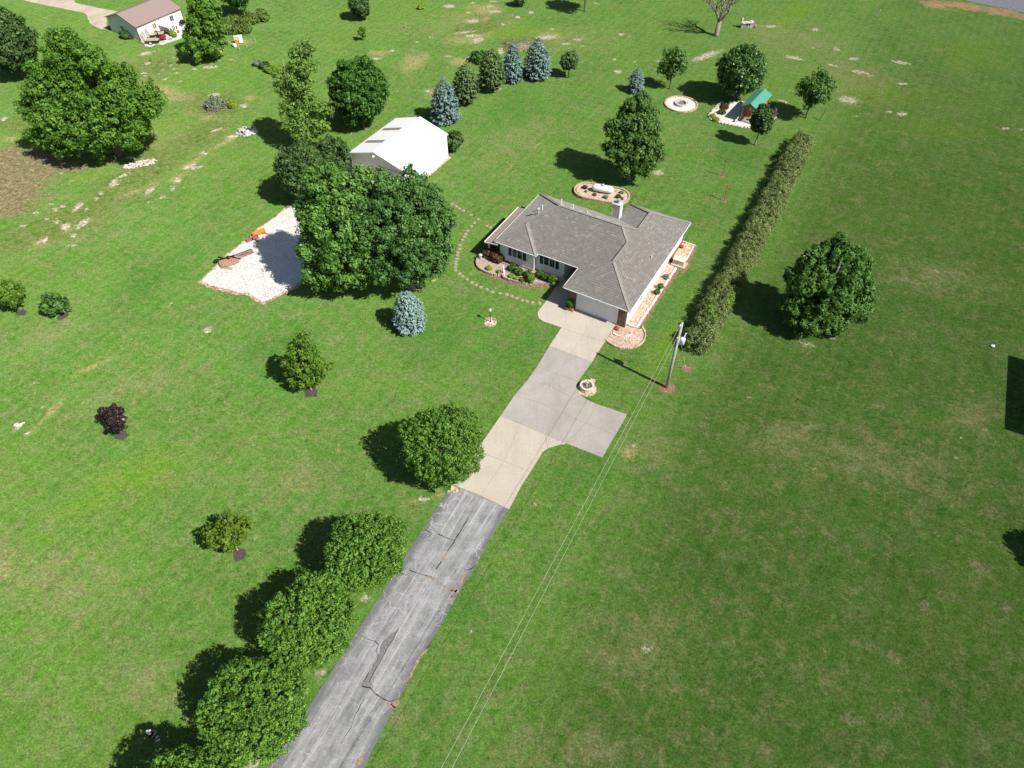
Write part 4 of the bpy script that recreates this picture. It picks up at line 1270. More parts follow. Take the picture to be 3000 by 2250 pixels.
m_.lump((0, 0, .80), (.48, .32, .28), 4, 12, 6, .06)
m_.build('lid', M['black'], wb, True)
m_ = MB()
m_.prism([(-.46, -.28), (.46, -.28), (.46, .28), (-.46, .28)], .45, .78)
m_.build('firebox', M['black'], wb)
for sx in (-.38, .38):
    for sy in (-.22, .22):
        m_ = MB()
        m_.box(sx - .03, sx + .03, sy - .03, sy + .03, 0, .449)
        m_.build('leg', M['black'], wb)
tp = MB()
for k in range(5):
    tp.lump((k * .95, .3 * math.sin(k * 1.7) + k * .25, .34), (.75, .65, .42 + .06 * (k % 3)), 20 + k, 12, 6, .16)
tag(tp.build('tarp_heap', plain('pale_blue_tarp', (.50, .66, .70), .5, .2, 3), None, True, (*(-57.57,130.43), 0)), 'pale blue tarp covered heap between the white shed and a bushy tree', 'tarp')
gp = thing('garden_pot_plant', 'yellow green bush at the front corner of the small greenhouse', 'plant', (-59.09,127.86))

# ------------------------------------------------------------------ cabin with porch
CB = thing('garden_cabin', 'small cedar cabin with green metal gable roof and railed porch', 'cabin', (33.27, 98.65, 0), 0)
def build_cabin():
    ang = math.atan2(4.65, 3.2)
    CB.rotation_euler = (0, 0, ang)
    Ln, Wd, e, rg = 5.65, 2.5, 2.42, 3.06          # local x back along ridge, y across from right(-) ; left eave at y=0 -> right at y=-Wd
    o = .22
    w = MB()
    w.prism([(1.9, -o), (Ln - .25, -o), (Ln - .25, -Wd + o), (1.9, -Wd + o)], .12, e - .02)
    w.add([(1.9, -o, e - .02), (1.9, -Wd + o, e - .02), (1.9, -Wd / 2, rg - .06), (Ln - .25, -o, e - .02), (Ln - .25, -Wd + o, e - .02), (Ln - .25, -Wd / 2, rg - .06)], [(0, 2, 1), (3, 4, 5)])
    w.build('wall', mat_siding('cedar_boards', (.42, .17, .05), 'Z', .16, .5, .6), CB)
    gb = MB()
    gb.add([(.22, -o, e - .01), (.22, -Wd + o, e - .01), (.22, -Wd / 2, rg - .07), (.28, -o, e - .01), (.28, -Wd + o, e - .01), (.28, -Wd / 2, rg - .07)], [(0, 2, 1), (3, 4, 5), (0, 1, 4, 3)])
    gb.build('porch_gable', M['cedar'], CB)
    r = MB()
    for sg in (0, 1):
        ye = .0 if sg == 0 else -Wd
        P = [(0, -Wd / 2, rg), (Ln, -Wd / 2, rg), (Ln, ye, e), (0, ye, e)]
        r.add(P + [(a, b, c - .07) for a, b, c in P], [(0, 1, 2, 3) if sg == 0 else (3, 2, 1, 0), (7, 6, 5, 4) if sg == 0 else (4, 5, 6, 7), (0, 3, 7, 4), (1, 5, 6, 2), (2, 6, 7, 3)])
    ro = r.build('roof', mat_ribbed('cabin_roof_sheet', (.085, .315, .225), .23, 0, 0, .42, .86), CB)
    rc = MB()
    rc.beam((-.02, -Wd / 2, rg + .012), (Ln + .02, -Wd / 2, rg + .012), .2, .03)
    rc.build('ridge_cap', M['greenroof'], ro)
    f = MB()
    f.box(.15, 1.895, -Wd + o, -o, 0, .16)
    f.build('porch_floor', M['conc_grey'], CB)
    for y in (-o - .05, -Wd + o + .05):
        p = MB()
        p.box(.24, .34, y - .05, y + .05, .161, e - .02)
        p.build('porch_post', M['pine'], CB)
    rl = MB()
    rl.beam((.29, -o - .1, .95), (.29, -1.5, .95), .07, .09)
    rl.beam((.34, -o - .05, .95), (1.9, -o - .05, .95), .07, .09)
    rl.beam((.34, -o - .05, .35), (1.9, -o - .05, .35), .06, .06)
    for k in range(5):
        rl.beam((.29, -o - .3 - k * .2, .17), (.29, -o - .3 - k * .2, .92), .04)
    rl.build('railing', M['cedar'], CB)
    wi = MB()
    wi.box(1.84, 1.896, -1.45, -.78, 1.15, 1.95)
    wo = wi.build('window', M['white'], CB)
    pn = MB()
    pn.box(1.83, 1.839, -1.39, -.84, 1.21, 1.89)
    pn.build('pane', plain('pale_glass', (.28, .32, .36), .15, .3, 3), wo)
    lm = MB()
    lm.lathe([(.05, .16), (.14, 0)], (.6, -1.3, 2.22), 10)
    lm.build('wall_lamp', M['white'], CB)
    d = MB()
    d.box(1.84, 1.896, -2.2, -1.55, .18, 2.1)
    d.build('door', plain('cabin_door', (.03, .02, .02), .6), CB)
    sw = MB()
    sw.box(3.3, 4.0, -Wd + o - .05, -Wd + o - .003, 1.2, 1.9)
    so_ = sw.build('window', M['white'], CB)
    sp_ = MB()
    sp_.box(3.36, 3.94, -Wd + o - .06, -Wd + o - .051, 1.26, 1.84)
    sp_.build('pane', M['glass'], so_)
build_cabin()
def world_of(o, p):
    a = o.rotation_euler[2]
    return (o.location.x + p[0] * math.cos(a) - p[1] * math.sin(a), o.location.y + p[0] * math.sin(a) + p[1] * math.cos(a), p[2] if len(p) > 2 else 0)
chx = thing('porch_chair', 'pale wooden chair on the porch of the green roofed cabin', 'chair', world_of(CB, (1.05, -1.55, .16)), CB.rotation_euler[2] + R(180))
m_ = MB()
m_.box(-.22, .22, -.25, .25, .40, .45)
m_.build('seat', M['pine'], chx)
m_ = MB()
m_.box(-.26, -.22, -.25, .25, .451, .95)
m_.build('backrest', M['pine'], chx)
for sx in (-.18, .18):
    for sy in (-.2, .2):
        m_ = MB()
        m_.box(sx - .025, sx + .025, sy - .025, sy + .025, 0, .399)
        m_.build('leg', M['pine'], chx)
# bed round the cabin
mb = MB()
bedp = smooth_poly([(29.22,99.92),(29.85,101.25),(30.81,102.83),(31.41,103.87),(32.41,104.39),(33.59,104.33),(34.93,104.51),(39.76,103.41),(39.77,101.36),(38.89,99.15),(37.30,97.75),(34.75,96.79),(33.72,96.79),(32.85,97.27),(30.85,98.12),(29.58,98.93)], 1)
mb.prism(jag(bedp, .4, .06, 3), 0, .06)
mb.mi = 1
cxy = (sum(p[0] for p in bedp) / len(bedp), sum(p[1] for p in bedp) / len(bedp))
rg_ = random.Random(5)
for i, p in enumerate(jag(bedp, .42, .05, 4)):
    mb.lump((p[0], p[1], .07), (rg_.uniform(.14, .26), rg_.uniform(.14, .26), rg_.uniform(.10, .18)), i, 7, 4, .22)
for x, y in ((30.20,100.47),(30.56,99.48),(29.86,99.81),(30.35,99.81),(30.73,98.93),(31.53,103.64),(31.09,102.49),(31.99,103.98)):
    mb.lump((x, y, .12), (rg_.uniform(.25, .4), rg_.uniform(.2, .35), rg_.uniform(.15, .28)), int(x * 10), 8, 5, .22)
tag(mb.build('rock_garden_bed', [M['gravel_white'], M['limestone']]), 'pale gravel bed edged with stones around the green roofed cabin', 'garden bed')
dg = thing('dog_statue', 'small pale statue on the white gravel before the cabin porch', 'statue', (32.92,98.39), R(40))
m_ = MB()
m_.lump((0, 0, .32), (.30, .15, .16), 3, 10, 6, .05)
m_.tube([(.2, 0, .40), (.32, 0, .58)], [.10, .08], 8)
m_.lump((.40, 0, .63), (.15, .09, .09), 4, 8, 5, .05)
for sx in (-.2, .2):
    for sy in (-.08, .08):
        m_.tube([(sx, sy, .3), (sx, sy, 0)], [.05, .04], 6)
m_.build('body', M['limestone'], dg, True)

# ------------------------------------------------------------------ fire ring, planter, tank bed
def ring_wall(mb, c, r, thick, z0, z1, n, seed=0, gap=.02, jitter=.03):
    rg = random.Random(seed)
    for k in range(n):
        a0, a1 = 2 * math.pi * k / n + gap / r / 2, 2 * math.pi * (k + 1) / n - gap / r / 2
        ro, ri = r + rg.uniform(0, jitter), r - thick - rg.uniform(0, jitter)
        zt = z1 + rg.uniform(-jitter, jitter)
        P = []
        for z in (z0, zt):
            for rr, a in ((ri, a0), (ro, a0), (ro, a1), (ri, a1)):
                P.append((c[0] + rr * math.cos(a), c[1] + rr * math.sin(a), z))
        mb.add(P, [(0, 3, 2, 1), (4, 5, 6, 7), (0, 1, 5, 4), (1, 2, 6, 5), (2, 3, 7, 6), (3, 0, 4, 7)])

fp = thing('fire_ring', 'round white gravel circle with a stone fire ring at its centre', 'fire pit', (25.75, 103.7, 0))
m_ = MB()
m_.lathe([(2.32, 0), (2.32, .07)], (0, 0, 0), 40)
m_.build('gravel_floor', M['gravel_white'], fp)
m_ = MB()
ring_wall(m_, (0, 0), 2.52, .2, 0, .20, 44, 2)
m_.build('edging', plain('tan_brick_edging', (.50, .36, .25), .9, .3, 3), fp)
m_ = MB()
ring_wall(m_, (0, 0), .98, .24, .0, .36, 16, 3)
m_.build('fire_wall', plain('grey_ring_block', (.52, .46, .41), .9, .3, 3), fp)
m_ = MB()
m_.lathe([(.73, .06), (.73, .10)], (0, 0, 0), 20)
m_.build('ash_bed', plain('ash', (.17, .165, .155), .95, .3, 4), fp)

pl = thing('stone_planter', 'round stone ring planter with dark soil beside the driveway', 'planter', (7.40, 46.35, 0))
m_ = MB()
ring_wall(m_, (0, 0), .74, .22, 0, .24, 13, 5)
ring_wall(m_, (0, 0), .72, .21, .245, .47, 13, 8)
m_.build('ring_wall', plain('planter_block', (.60, .51, .42), .9, .3, 5), pl)
m_ = MB()
m_.lathe([(.50, .05), (.50, .36)], (0, 0, 0), 18)
m_.build('soil', plain('planter_soil', (.13, .115, .11), .95, .5, 8), pl)
m_ = MB()
m_.tube([(-.05, 0, .36), (-.05, 0, .55), (.0, .02, .78)], [.10, .05, .03], 8)
m_.lump((0, .02, .80), (.12, .1, .06), 3, 8, 5, .1)
m_.build('ornament', M['limestone'], pl)
mb = MB()
mb.prism(jag(smooth_poly([(7.4 + 1.05 * math.cos(a * .7854), 46.2 + 1.0 * math.sin(a * .7854)) for a in range(8)], 1), .2, .05), 0, .012)
struct(mb.build('bare_soil', [M['gravel_edge']]))
sb_ = tag(MB().rbox((0, 0, .22), (.46, .40, .44), R(-25)).build('stone_block', M['edging'], None, False, (7.98, 47.0, 0)), 'square pinkish stone block touching the round planter', 'block')

tb = thing('tank_bed', 'oval bed of tan river rock with low stone edging behind the house', 'garden bed', (11.65, 79.75, 0), R(-19))
def stadium(L, r, n=12):
    out = []
    for k in range(n + 1):
        a = -math.pi / 2 + math.pi * k / n
        out.append((L / 2 + r * math.cos(a), r * math.sin(a)))
    for k in range(n + 1):
        a = math.pi / 2 + math.pi * k / n
        out.append((-L / 2 + r * math.cos(a), r * math.sin(a)))
    return out
m_ = MB()
m_.prism(stadium(3.7, 1.52), 0, .30)
m_.build('rock_fill', M['gravel_tan'], tb)
m_ = MB()
for seg, z0, z1 in ((0, 0, .19), (1, .195, .38)):
    pts = stadium(3.7, 1.74, 16)
    for i in range(len(pts)):
        a, b = pts[i], pts[(i + 1) % len(pts)]
        L = math.hypot(b[0] - a[0], b[1] - a[1])
        n = max(1, round(L / .3))
        for j in range(n):
            p = (a[0] + (b[0] - a[0]) * (j + .5) / n, a[1] + (b[1] - a[1]) * (j + .5) / n)
            m_.rbox((p[0], p[1], (z0 + z1) / 2), (L / n - .012, .2, z1 - z0), math.atan2(b[1] - a[1], b[0] - a[0]))
m_.build('edging', plain('tan_edging_block', (.50, .36, .24), .9, .3, 3), tb)
for k, (x, y, c) in enumerate(((-2.3, .15, 0), (-2.05, -.55, 1), (-.75, -.85, 1), (.75, -1.05, 2), (2.2, -.6, 0), (2.75, .3, 2), (2.3, .65, 2))):
    pass
pt = thing('propane_tank', 'white horizontal propane tank on the tan rock bed', 'tank', world_of(tb, (.05, .12, .30)), R(-17))
m_ = MB()
prof = [(-1.42, .02), (-1.38, .18), (-1.28, .32), (-1.1, .42), (-.95, .455), (.95, .455), (1.1, .42), (1.28, .32), (1.38, .18), (1.42, .02)]
m_.tube([(x, 0, .56) for x, r in prof], [r for x, r in prof], 20)
m_.build('shell', M['tank'], pt, True)
m_ = MB()
m_.lathe([(.19, 0), (.19, .14), (.14, .22), (.03, .25)], (0, 0, .99), 14)
m_.build('dome', plain('dome_grey', (.42, .46, .55), .4), pt, True)
for x in (-.8, .8):
    m_ = MB()
    m_.box(x - .08, x + .08, -.3, .3, 0, .14)
    m_.build('foot', M['greymetal'], pt)

# ------------------------------------------------------------------ lamp post, clothes posts, stakes
lp = thing('yard_lamp', 'black lamp post with pale globe on a small gravel circle in the lawn', 'lamp post', (-2.32, 55.83, 0))
m_ = MB()
m_.tube([(0, 0, 0), (0, 0, .12), (0, 0, .14), (0, 0, 1.5)], [.11, .09, .045, .04], 8)
m_.build('post', M['black'], lp)
m_ = MB()
m_.lathe([(.06, 0), (.13, .06), (.15, .22), (.08, .30)], (0, 0, 1.5), 10)
m_.build('lantern', plain('lantern_glass', (.70, .66, .55), .3, .1), lp)
m_ = MB()
m_.lathe([(.17, .30), (.05, .40), (.02, .46)], (0, 0, 1.5), 10)
m_.build('cap', M['gutter'], lp)
mb = MB()
mb.prism(jag([(-2.32 + .72 * math.cos(a * .6283), 55.83 + .78 * math.sin(a * .6283)) for a in range(10)], .2, .05), 0, .014)
mb.mi = 1
mb.prism([(-2.32 + .36 * math.cos(a * .6283), 55.8 + .36 * math.sin(a * .6283)) for a in range(10)], 0, .05)
struct(mb.build('lamp_gravel_circle', [M['gravel_edge'], M['gravel_white']]))

def tpost(loc, rz, h, label):
    t = thing('clothes_post', label, 'post', loc, rz, 'clothes line posts')
    m_ = MB()
    m_.tube([(0, 0, 0), (0, 0, h)], .05, 8)
    m_.build('post', M['rust'], t)
    m_ = MB()
    m_.tube([(-.62, 0, h + .04), (.62, 0, h + .04)], .042, 8)
    m_.build('crossbar', M['rust'], t)
    return t
tpost((28.17, 84.11, 0), R(-48), 2.3, 'rusty T shaped clothes post farther up the lawn, crossbar slanting')
tpost((27.32, 78.41, 0), R(-8), 2.3, 'rusty T shaped clothes post nearer the white house')
for c_ in ((28.17, 84.11), (27.32, 78.41)):
    mb = MB()
    mb.prism(jag([(c_[0] + .42 * math.cos(a * .785), c_[1] + .42 * math.sin(a * .785)) for a in range(8)], .2, .06), 0, .013)
    struct(mb.build('bare_soil', [M['redmulch']]))
m_ = MB()
m_.tube([(0, 0, 0), (.55, .2, 1.75)], .05, 8)
tag(m_.build('leaning_post', plain('green_post', (.10, .12, .10), .7), None, False, (45.43, 98.92, 0)), 'thin dark leaning post right of the tree beside the cabin', 'post')
m_ = MB()
m_.tube([(0, 0, 0), (.1, 0, 1.25)], .07, 8)
tag(m_.build('field_post', M['wood_pole'], None, False, (66.83, 136.62, 0)), 'short dark post alone in the far right field', 'post')
m_ = MB()
m_.tube([(0, 0, 0), (.02, 0, .95)], .06, 8)
tag(m_.build('field_post', M['wood_pole'], None, False, (*(-18.93,131.64), 0)), 'short dark stake in the far grass left of the sapling', 'post')

# ------------------------------------------------------------------ utility pole, transformer, wires, guy
up = thing('utility_pole', 'grey wooden utility pole standing in a ring of red soil beside the driveway', 'utility pole', (15.28, 46.44, 0))
m_ = MB()
m_.tube([(0, 0, -.1), (0, 0, 4), (0, 0, 8.82)], [.17, .15, .115], 14)
m_.build('pole', M['wood_pole'], up, True)
m_ = MB()
m_.lathe([(.22, -.02), (.26, 0), (.26, .62), (.235, .68), (.12, .74)], (.42, .02, 6.15), 16)
to_ = m_.build('transformer', M['transformer'], up, True)
m_ = MB()
m_.tube([(.50, .05, 6.86), (.54, .06, 7.02), (.60, .10, 7.28)], [.05, .065, .04], 8)
m_.build('bushing', M['white'], to_)
m_ = MB()
m_.lump((.62, .12, 7.32), (.08, .08, .07), 2, 8, 5, .02)
m_.build('bushing_cap', M['white'], to_)
m_ = MB()
m_.box(.10, .20, -.1, .1, 6.3, 6.7)
m_.build('bracket', M['galv'], up)
m_ = MB()
m_.tube([(-.10, -.05, 8.62), (-.25, -.25, 8.64)], .05, 8)
m_.build('insulator', M['gutter'], up)
m_ = MB()
m_.tube([(-.10, -.05, 7.05), (-.22, -.22, 7.06)], .04, 8)
m_.build('insulator', M['gutter'], up)
mb = MB()
mb.prism(jag([(15.28 + .85 * math.cos(a * .6283) + .1, 46.44 + .75 * math.sin(a * .6283) - .05) for a in range(10)], .25, .07), 0, .013)
mb.prism(jag([(17.62 + .52 * math.cos(a * .6283), 48.9 + .5 * math.sin(a * .6283)) for a in range(10)], .25, .07), 0, .013)
struct(mb.build('bare_soil', [M['redmulch']]))
def wire(p, q, sag, rad, label, name='power_line'):
    m_ = MB()
    pts = []
    for k in range(25):
        t = k / 24
        pts.append((p[0] + (q[0] - p[0]) * t, p[1] + (q[1] - p[1]) * t, p[2] + (q[2] - p[2]) * t - sag * 4 * t * (1 - t)))
    m_.tube(pts, rad, 5)
    return tag(m_.build(name, plain('pale_wire', (.42, .46, .33), .5), None), label, 'wire', 'overhead wires from the utility pole')
wire((15.05, 46.2, 8.64), (-14.1, -8.6, 8.9), .35, .0105, 'upper overhead wire running from the top of the utility pole')
wire((15.08, 46.24, 7.06), (-13.75, -8.75, 7.3), .35, .0105, 'lower overhead wire attached beside the transformer')
m_ = MB()
m_.tube([(15.42, 46.6, 6.9), (17.6, 49.0, .02)], .012, 5)
gw = tag(m_.build('guy_wire', M['galv']), 'thin guy wire from the utility pole down to red soil by the hedge', 'wire')
m_ = MB()
m_.tube([(16.83, 48.15, 2.45), (17.17, 48.53, 1.37)], .035, 6)
m_.build('guy_guard', plain('yellow_guard', (.62, .55, .16), .5), gw)
m_ = MB()
m_.tube([(17.40, 48.78, .65), (17.47, 48.86, .43)], .05, 6)
m_.build('marker', M['white'], gw)

# ------------------------------------------------------------------ bed at the house front
fb = thing('front_bed', 'stone walled planting bed along the front of the white house', 'garden bed', HO, HR)
m_ = MB()
m_.prism(smooth_poly([(-20.3, 3.6), (-20.1, 2.1), (-19.2, 1.0), (-17.3, .78), (-16.3, 1.15), (-16.15, 1.9), (-15.95, 1.15), (-15.5, .98), (-14.1, 1.12), (-12.8, 1.36), (-12.3, 2.0), (-10.6, 2.65), (-9.8, 3.3), (-9.75, 4.10), (-20.2, 4.10)], 1), 0, .22)
m_.build('rock_fill', plain('rose_gravel', (.40, .31, .25), .95, .4, 6), fb)
m_ = MB()
path_ = smooth_poly([(-20.3, 3.6), (-20.1, 2.1), (-19.2, 1.0), (-17.3, .78), (-16.3, 1.15), (-16.2, 1.75), (-15.95, 1.15), (-15.5, .98), (-14.1, 1.12), (-12.8, 1.36), (-12.3, 2.0), (-10.6, 2.65), (-9.85, 3.2)] + [(-9.85, 3.2)], 1)[:-4]
pts_ = jag(path_, .27, .012, 8)
pts_ = [p for p in pts_ if p[1] < 3.45 or p[0] < -19]
stone_m = plain('grey_stone', (.40, .34, .30), .9, .35, 5)
for i in range(len(pts_) - 1):
    a, b = pts_[i], pts_[i + 1]
    if math.hypot(b[0] - a[0], b[1] - a[1]) > .6:
        if m_.v:
            m_.build('retaining_wall', stone_m, fb)
        m_ = MB()
        continue
    for lv in (0, 1):
        m_.rbox(((a[0] + b[0]) / 2, (a[1] + b[1]) / 2, .09 + lv * .170), (.30, .17, .172), math.atan2(b[1] - a[1], b[0] - a[0]) + rg_.uniform(-.08, .08))
if m_.v:
    m_.build('retaining_wall', stone_m, fb)
mb = MB()
mb.prism([HW(*p)[:2] for p in jag(smooth_poly([(-20.6, 3.6), (-20.45, 1.9), (-19.3, .7), (-17.3, .45), (-15.5, .6), (-14.0, .75), (-12.5, .9), (-11.9, 1.6), (-10.4, 2.3), (-9.5, 3.0), (-9.5, 4.1), (-20.4, 4.1)], 1), .3, .06)], 0, .012)
struct(mb.build('bare_soil', [M['redmulch']]))
sw_ = thing('heron_statue', 'tall white bird statue in the front bed before the house', 'statue', HW(-16.05, 1.55, .22), HR)
m_ = MB()
m_.tube([(0, 0, 0), (.02, 0, .35), (0, 0, .6), (.02, 0, .85), (.0, 0, 1.05)], [.10, .13, .14, .07, .05], 10)
m_.lump((-.03, -.02, 1.1), (.11, .08, .08), 5, 8, 5, .05)
m_.build('body', M['white'], sw_, True)
m_ = MB()
m_.lathe([(.24, 0), (.22, .12), (.14, .14)], (0, 0, -.01), 12)
m_.build('plinth', M['limestone'], sw_)
sw2 = thing('urn_statue', 'pale urn at the shaded left end of the front bed', 'statue', HW(-19.75, 2.55, .22), HR)
m_ = MB()
m_.lathe([(.12, 0), (.16, .05), (.08, .25), (.2, .5), (.23, .62), (.15, .66)], (0, 0, 0), 12)
m_.build('body', M['limestone'], sw2, True)
lb = thing('garden_lantern', 'dark metal lantern by the entry step of the house', 'lantern', HW(-9.72, 2.9), HR)
m_ = MB()
m_.tube([(0, 0, 0), (0, 0, .7)], .03, 6)
m_.box(-.12, .12, -.12, .12, .7, 1.0)
m_.add([(-.16, -.16, 1.001), (.16, -.16, 1.001), (.16, .16, 1.001), (-.16, .16, 1.001), (0, 0, 1.2)], [(0, 1, 4), (1, 2, 4), (2, 3, 4), (3, 0, 4), (3, 2, 1, 0)])
m_.build('body', M['black'], lb)
rl_ = thing('entry_railing', 'pale wooden handrail beside the entry walk of the house', 'railing', HO, HR)
m_ = MB()
m_.beam((-9.55, 3.0, .82), (-9.6, 4.4, .9), .09, .06)
m_.build('handrail', M['deckwood'], rl_)
for y in (3.05, 4.3):
    m_ = MB()
    m_.box(-9.62, -9.53, y - .045, y + .045, 0, .79)
    m_.build('post', M['deckwood'], rl_)
pb = thing('planter_box', 'orange wooden planter box against the left brick pier of the garage', 'planter', HW(-6.85, .10), HR)
m_ = MB()
for k in range(3):
    m_.box(-.46, .46, -.20, -.17, .02 + k * .145, .02 + k * .145 + .135)
    m_.box(-.46, .46, .17, .20, .02 + k * .145, .02 + k * .145 + .135)
m_.box(-.46, -.43, -.169, .169, .02, .445)
m_.box(.43, .46, -.169, .169, .02, .445)
m_.build('box', plain('orange_wood', (.44, .22, .08), .7, .2), pb)
m_ = MB()
m_.box(-.43, .43, -.17, .17, .02, .38)
m_.build('soil', M['mulch'], pb)

# right side bed, rounded apron, equipment cabinet
rb = thing('side_bed', 'long pink rock bed with pale edging along the right wall of the house', 'garden bed', HO, HR)
m_ = MB()
m_.prism([(-.44, 1.25), (.55, 1.25), (.62, 12.3), (.3, 12.75), (-.44, 12.75)], 0, .10)
m_.build('rock_fill', M['gravel_pink'], rb)
m_ = MB()
for k in range(30):
    m_.rbox((.70 + rg_.uniform(-.03, .03), 1.2 + k * .385, .10), (.22, .36, .22), rg_.uniform(-.06, .06))
for k in range(5):
    m_.rbox((-.3 + k * .24, 1.08 - .1 * math.sin(k * .8), .13), (.225, .2, .26), rg_.uniform(-.05, .05))
m_.build('edging', M['edging_white'], rb)
fbed = thing('rounded_bed', 'rounded pink rock bed at the front right corner of the garage', 'garden bed', HO, HR)
arc = [(-1.36, -2.5)] + [(-.10 + 2.15 * math.cos(a), -.35 + 2.15 * math.sin(a)) for a in np.linspace(R(-118), R(52), 22)] + [(1.0, 1.0), (-.44, .98), (-.44, .43), (-1.36, .43)]
m_ = MB()
m_.prism(arc, 0, .08)
m_.build('rock_fill', M['gravel_pink'], fbed)
m_ = MB()
for a in np.linspace(R(-122), R(52), 32):
    m_.rbox((-.10 + 2.22 * math.cos(a), -.35 + 2.22 * math.sin(a), .10), (.2, .14, .22), a + R(90) + rg_.uniform(-.05, .05))
m_.build('edging', M['edging'], fbed)
m_ = MB()
for a in np.linspace(R(-118), R(10), 11):
    m_.rbox((-.55 + 1.1 * math.cos(a), -.05 + 1.0 * math.sin(a), .10), (.2, .16, .2), a + R(90))
m_.build('inner_edging', M['edging_white'], fbed)
bh = thing('bird_house', 'small terracotta ornament on the pink rocks beside the garage door', 'ornament', HW(-1.0, -.15, .08), HR)
m_ = MB()
m_.prism([(-.18, -.18), (.18, -.18), (.18, .18), (-.18, .18)], 0, .2)
m_.add([(-.24, -.24, .201), (.24, -.24, .201), (.24, .24, .201), (-.24, .24, .201), (0, 0, .42)], [(0, 1, 4), (1, 2, 4), (2, 3, 4), (3, 0, 4), (3, 2, 1, 0)])
m_.build('body', M['redbrick'], bh)
mb = MB()
mb.prism([HW(*p)[:2] for p in jag([(.7, 1.0), (1.15, 1.6), (1.2, 12.2), (.9, 12.9), (1.75, 12.2), (1.95, 13.4), (1.6, 14.7), (1.45, 17.9), (-.44, 18.1), (-.44, 1.0)], .35, .08)], 0, .012)
struct(mb.build('bare_soil', [M['redmulch']]))
ub = thing('paver_bed', 'pale rock bed beside the rear right wall of the house', 'garden bed', HO, HR)
m_ = MB()
m_.prism([(-.44, 14.55), (1.15, 14.5), (1.0, 17.6), (-.44, 17.5)], 0, .09)
m_.build('rock_fill', M['gravel_tan'], ub)
m_ = MB()
for k in range(10):
    m_.rbox((1.17 - .014 * k, 14.6 + k * .31, .09), (.16, .29, .18), 0)
for k in range(6):
    m_.rbox((-.3 + k * .27, 17.66, .09), (.255, .16, .18), 0)
m_.build('edging', M['edging_white'], ub)
hb_ = MB()
hb_.box(-.449, -.40, 13.0, 17.3, .0, .55)
tag(hb_.build('brick_skirt', M['redbrick'], house), None)
gn = thing('generator', 'tan standby generator cabinet on a concrete pad right of the house', 'generator', HW(.62, 13.55), HR)
m_ = MB()
m_.box(-.75, .95, -.62, .62, 0, .10)
m_.build('pad', M['conc_tan'], gn)
m_ = MB()
m_.box(-.62, .68, -.38, .42, .101, .78)
m_.build('cabinet', M['tan_plastic'], gn)
m_ = MB()
m_.add([(-.66, -.42, .781), (.72, -.42, .781), (.72, .46, .781), (-.66, .46, .781), (-.60, -.2, .88), (.66, -.2, .88), (.66, .3, .88), (-.60, .3, .88)], [(3, 2, 1, 0), (4, 5, 6, 7), (0, 1, 5, 4), (1, 2, 6, 5), (2, 3, 7, 6), (3, 0, 4, 7)])
m_.build('lid', plain('cream_lid', (.74, .68, .52), .45, .04), gn)
m_ = MB()
for k in range(7):
    m_.box(-.5 + k * .08, -.45 + k * .08, -.392, -.381, .2, .6)
m_.build('vent_grille', M['greymetal'], gn)
m_ = MB()
m_.box(-.95, -.85, -.2, 0, .1, .5)
m_.build('meter', M['black'], gn)
rp = thing('red_pot', 'small red pot by the rear right wall of the house', 'pot', HW(-.12, 16.45, .09), HR)
m_ = MB()
m_.lathe([(.13, 0), (.2, .26), (.22, .3), (.16, .31)], (0, 0, 0), 12)
m_.build('body', plain('red_glaze', (.35, .045, .03), .4), rp)
wm = thing('wall_meter', 'grey utility meter box on the right wall of the garage', 'meter box', HW(-.44, 4.6), HR)
m_ = MB()
m_.box(0, .14, -.18, .18, 1.0, 1.6)
m_.tube([(.07, .0, 1.0), (.07, 0, 0)], .03, 6)
m_.build('box', M['gutter'], wm)

# ------------------------------------------------------------------ stepping stones
STONES = [(3.02,58.76),(2.29,58.91),(1.66,59.09),(1.13,59.22),(0.58,59.63),(-0.02,59.94),(-0.62,60.20),(-1.37,60.46),(-2.18,60.69),(-2.83,61.08),(-3.54,61.45),(-4.07,61.82),(-4.58,62.30),(-5.13,62.82),(-5.66,63.31),(-6.06,63.85),(-6.52,64.38),(-6.58,64.94),(-6.57,65.47),(-6.58,65.98),(-6.47,66.52),(-6.48,67.16),(-6.43,67.65),(-6.32,68.39),(-6.24,69.07),(-5.98,70.10),(-5.80,70.74),(-5.67,71.26),(-5.42,72.04),(-5.02,72.89),(-4.66,73.62),(-4.26,74.36),(-5.17,75.27),(-6.18,76.13),(-6.65,76.56),(-7.10,77.07),(-7.70,77.58)]
ORD = ['first', 'second', 'third', 'fourth', 'fifth', 'sixth', 'seventh', 'eighth', 'ninth', 'tenth', 'eleventh', 'twelfth', 'thirteenth', 'fourteenth', 'fifteenth', 'sixteenth', 'seventeenth', 'eighteenth', 'nineteenth', 'twentieth']
def stone(x, y, seed):
    rg = random.Random(seed)
    m_ = MB()
    pts = [(rg.uniform(.20, .30) * math.cos(a) * 1.05, rg.uniform(.17, .27) * math.sin(a)) for a in np.linspace(0, 2 * math.pi, 8)[:-1]]
    m_.prism(pts, 0, .05)
    o = m_.build('stepping_stone', M['flagstone'], None, False, (x, y, 0))
    o.rotation_euler = (0, 0, rg.uniform(0, 3))
    return o
for i, (x, y) in enumerate(STONES):
    if i < 20:
        lab = ORD[i] + ' flat tan stepping stone counted from the driveway pad along the curved path'
    else:
        j = len(STONES) - 1 - i
        lab = ORD[j] + ' flat tan stepping stone counted from the path end under the big maples'
    tag(stone(x, y, i), lab, 'stepping stone', 'stepping stones of the curved path')
for i, (x, y) in enumerate(((-3.07,72.98), (-2.66,72.57))):
    tag(stone(x, y, 60 + i), ('left' if i == 0 else 'right') + ' one of two stepping stones near the left porch roof of the house', 'stepping stone', 'stepping stones by the porch')

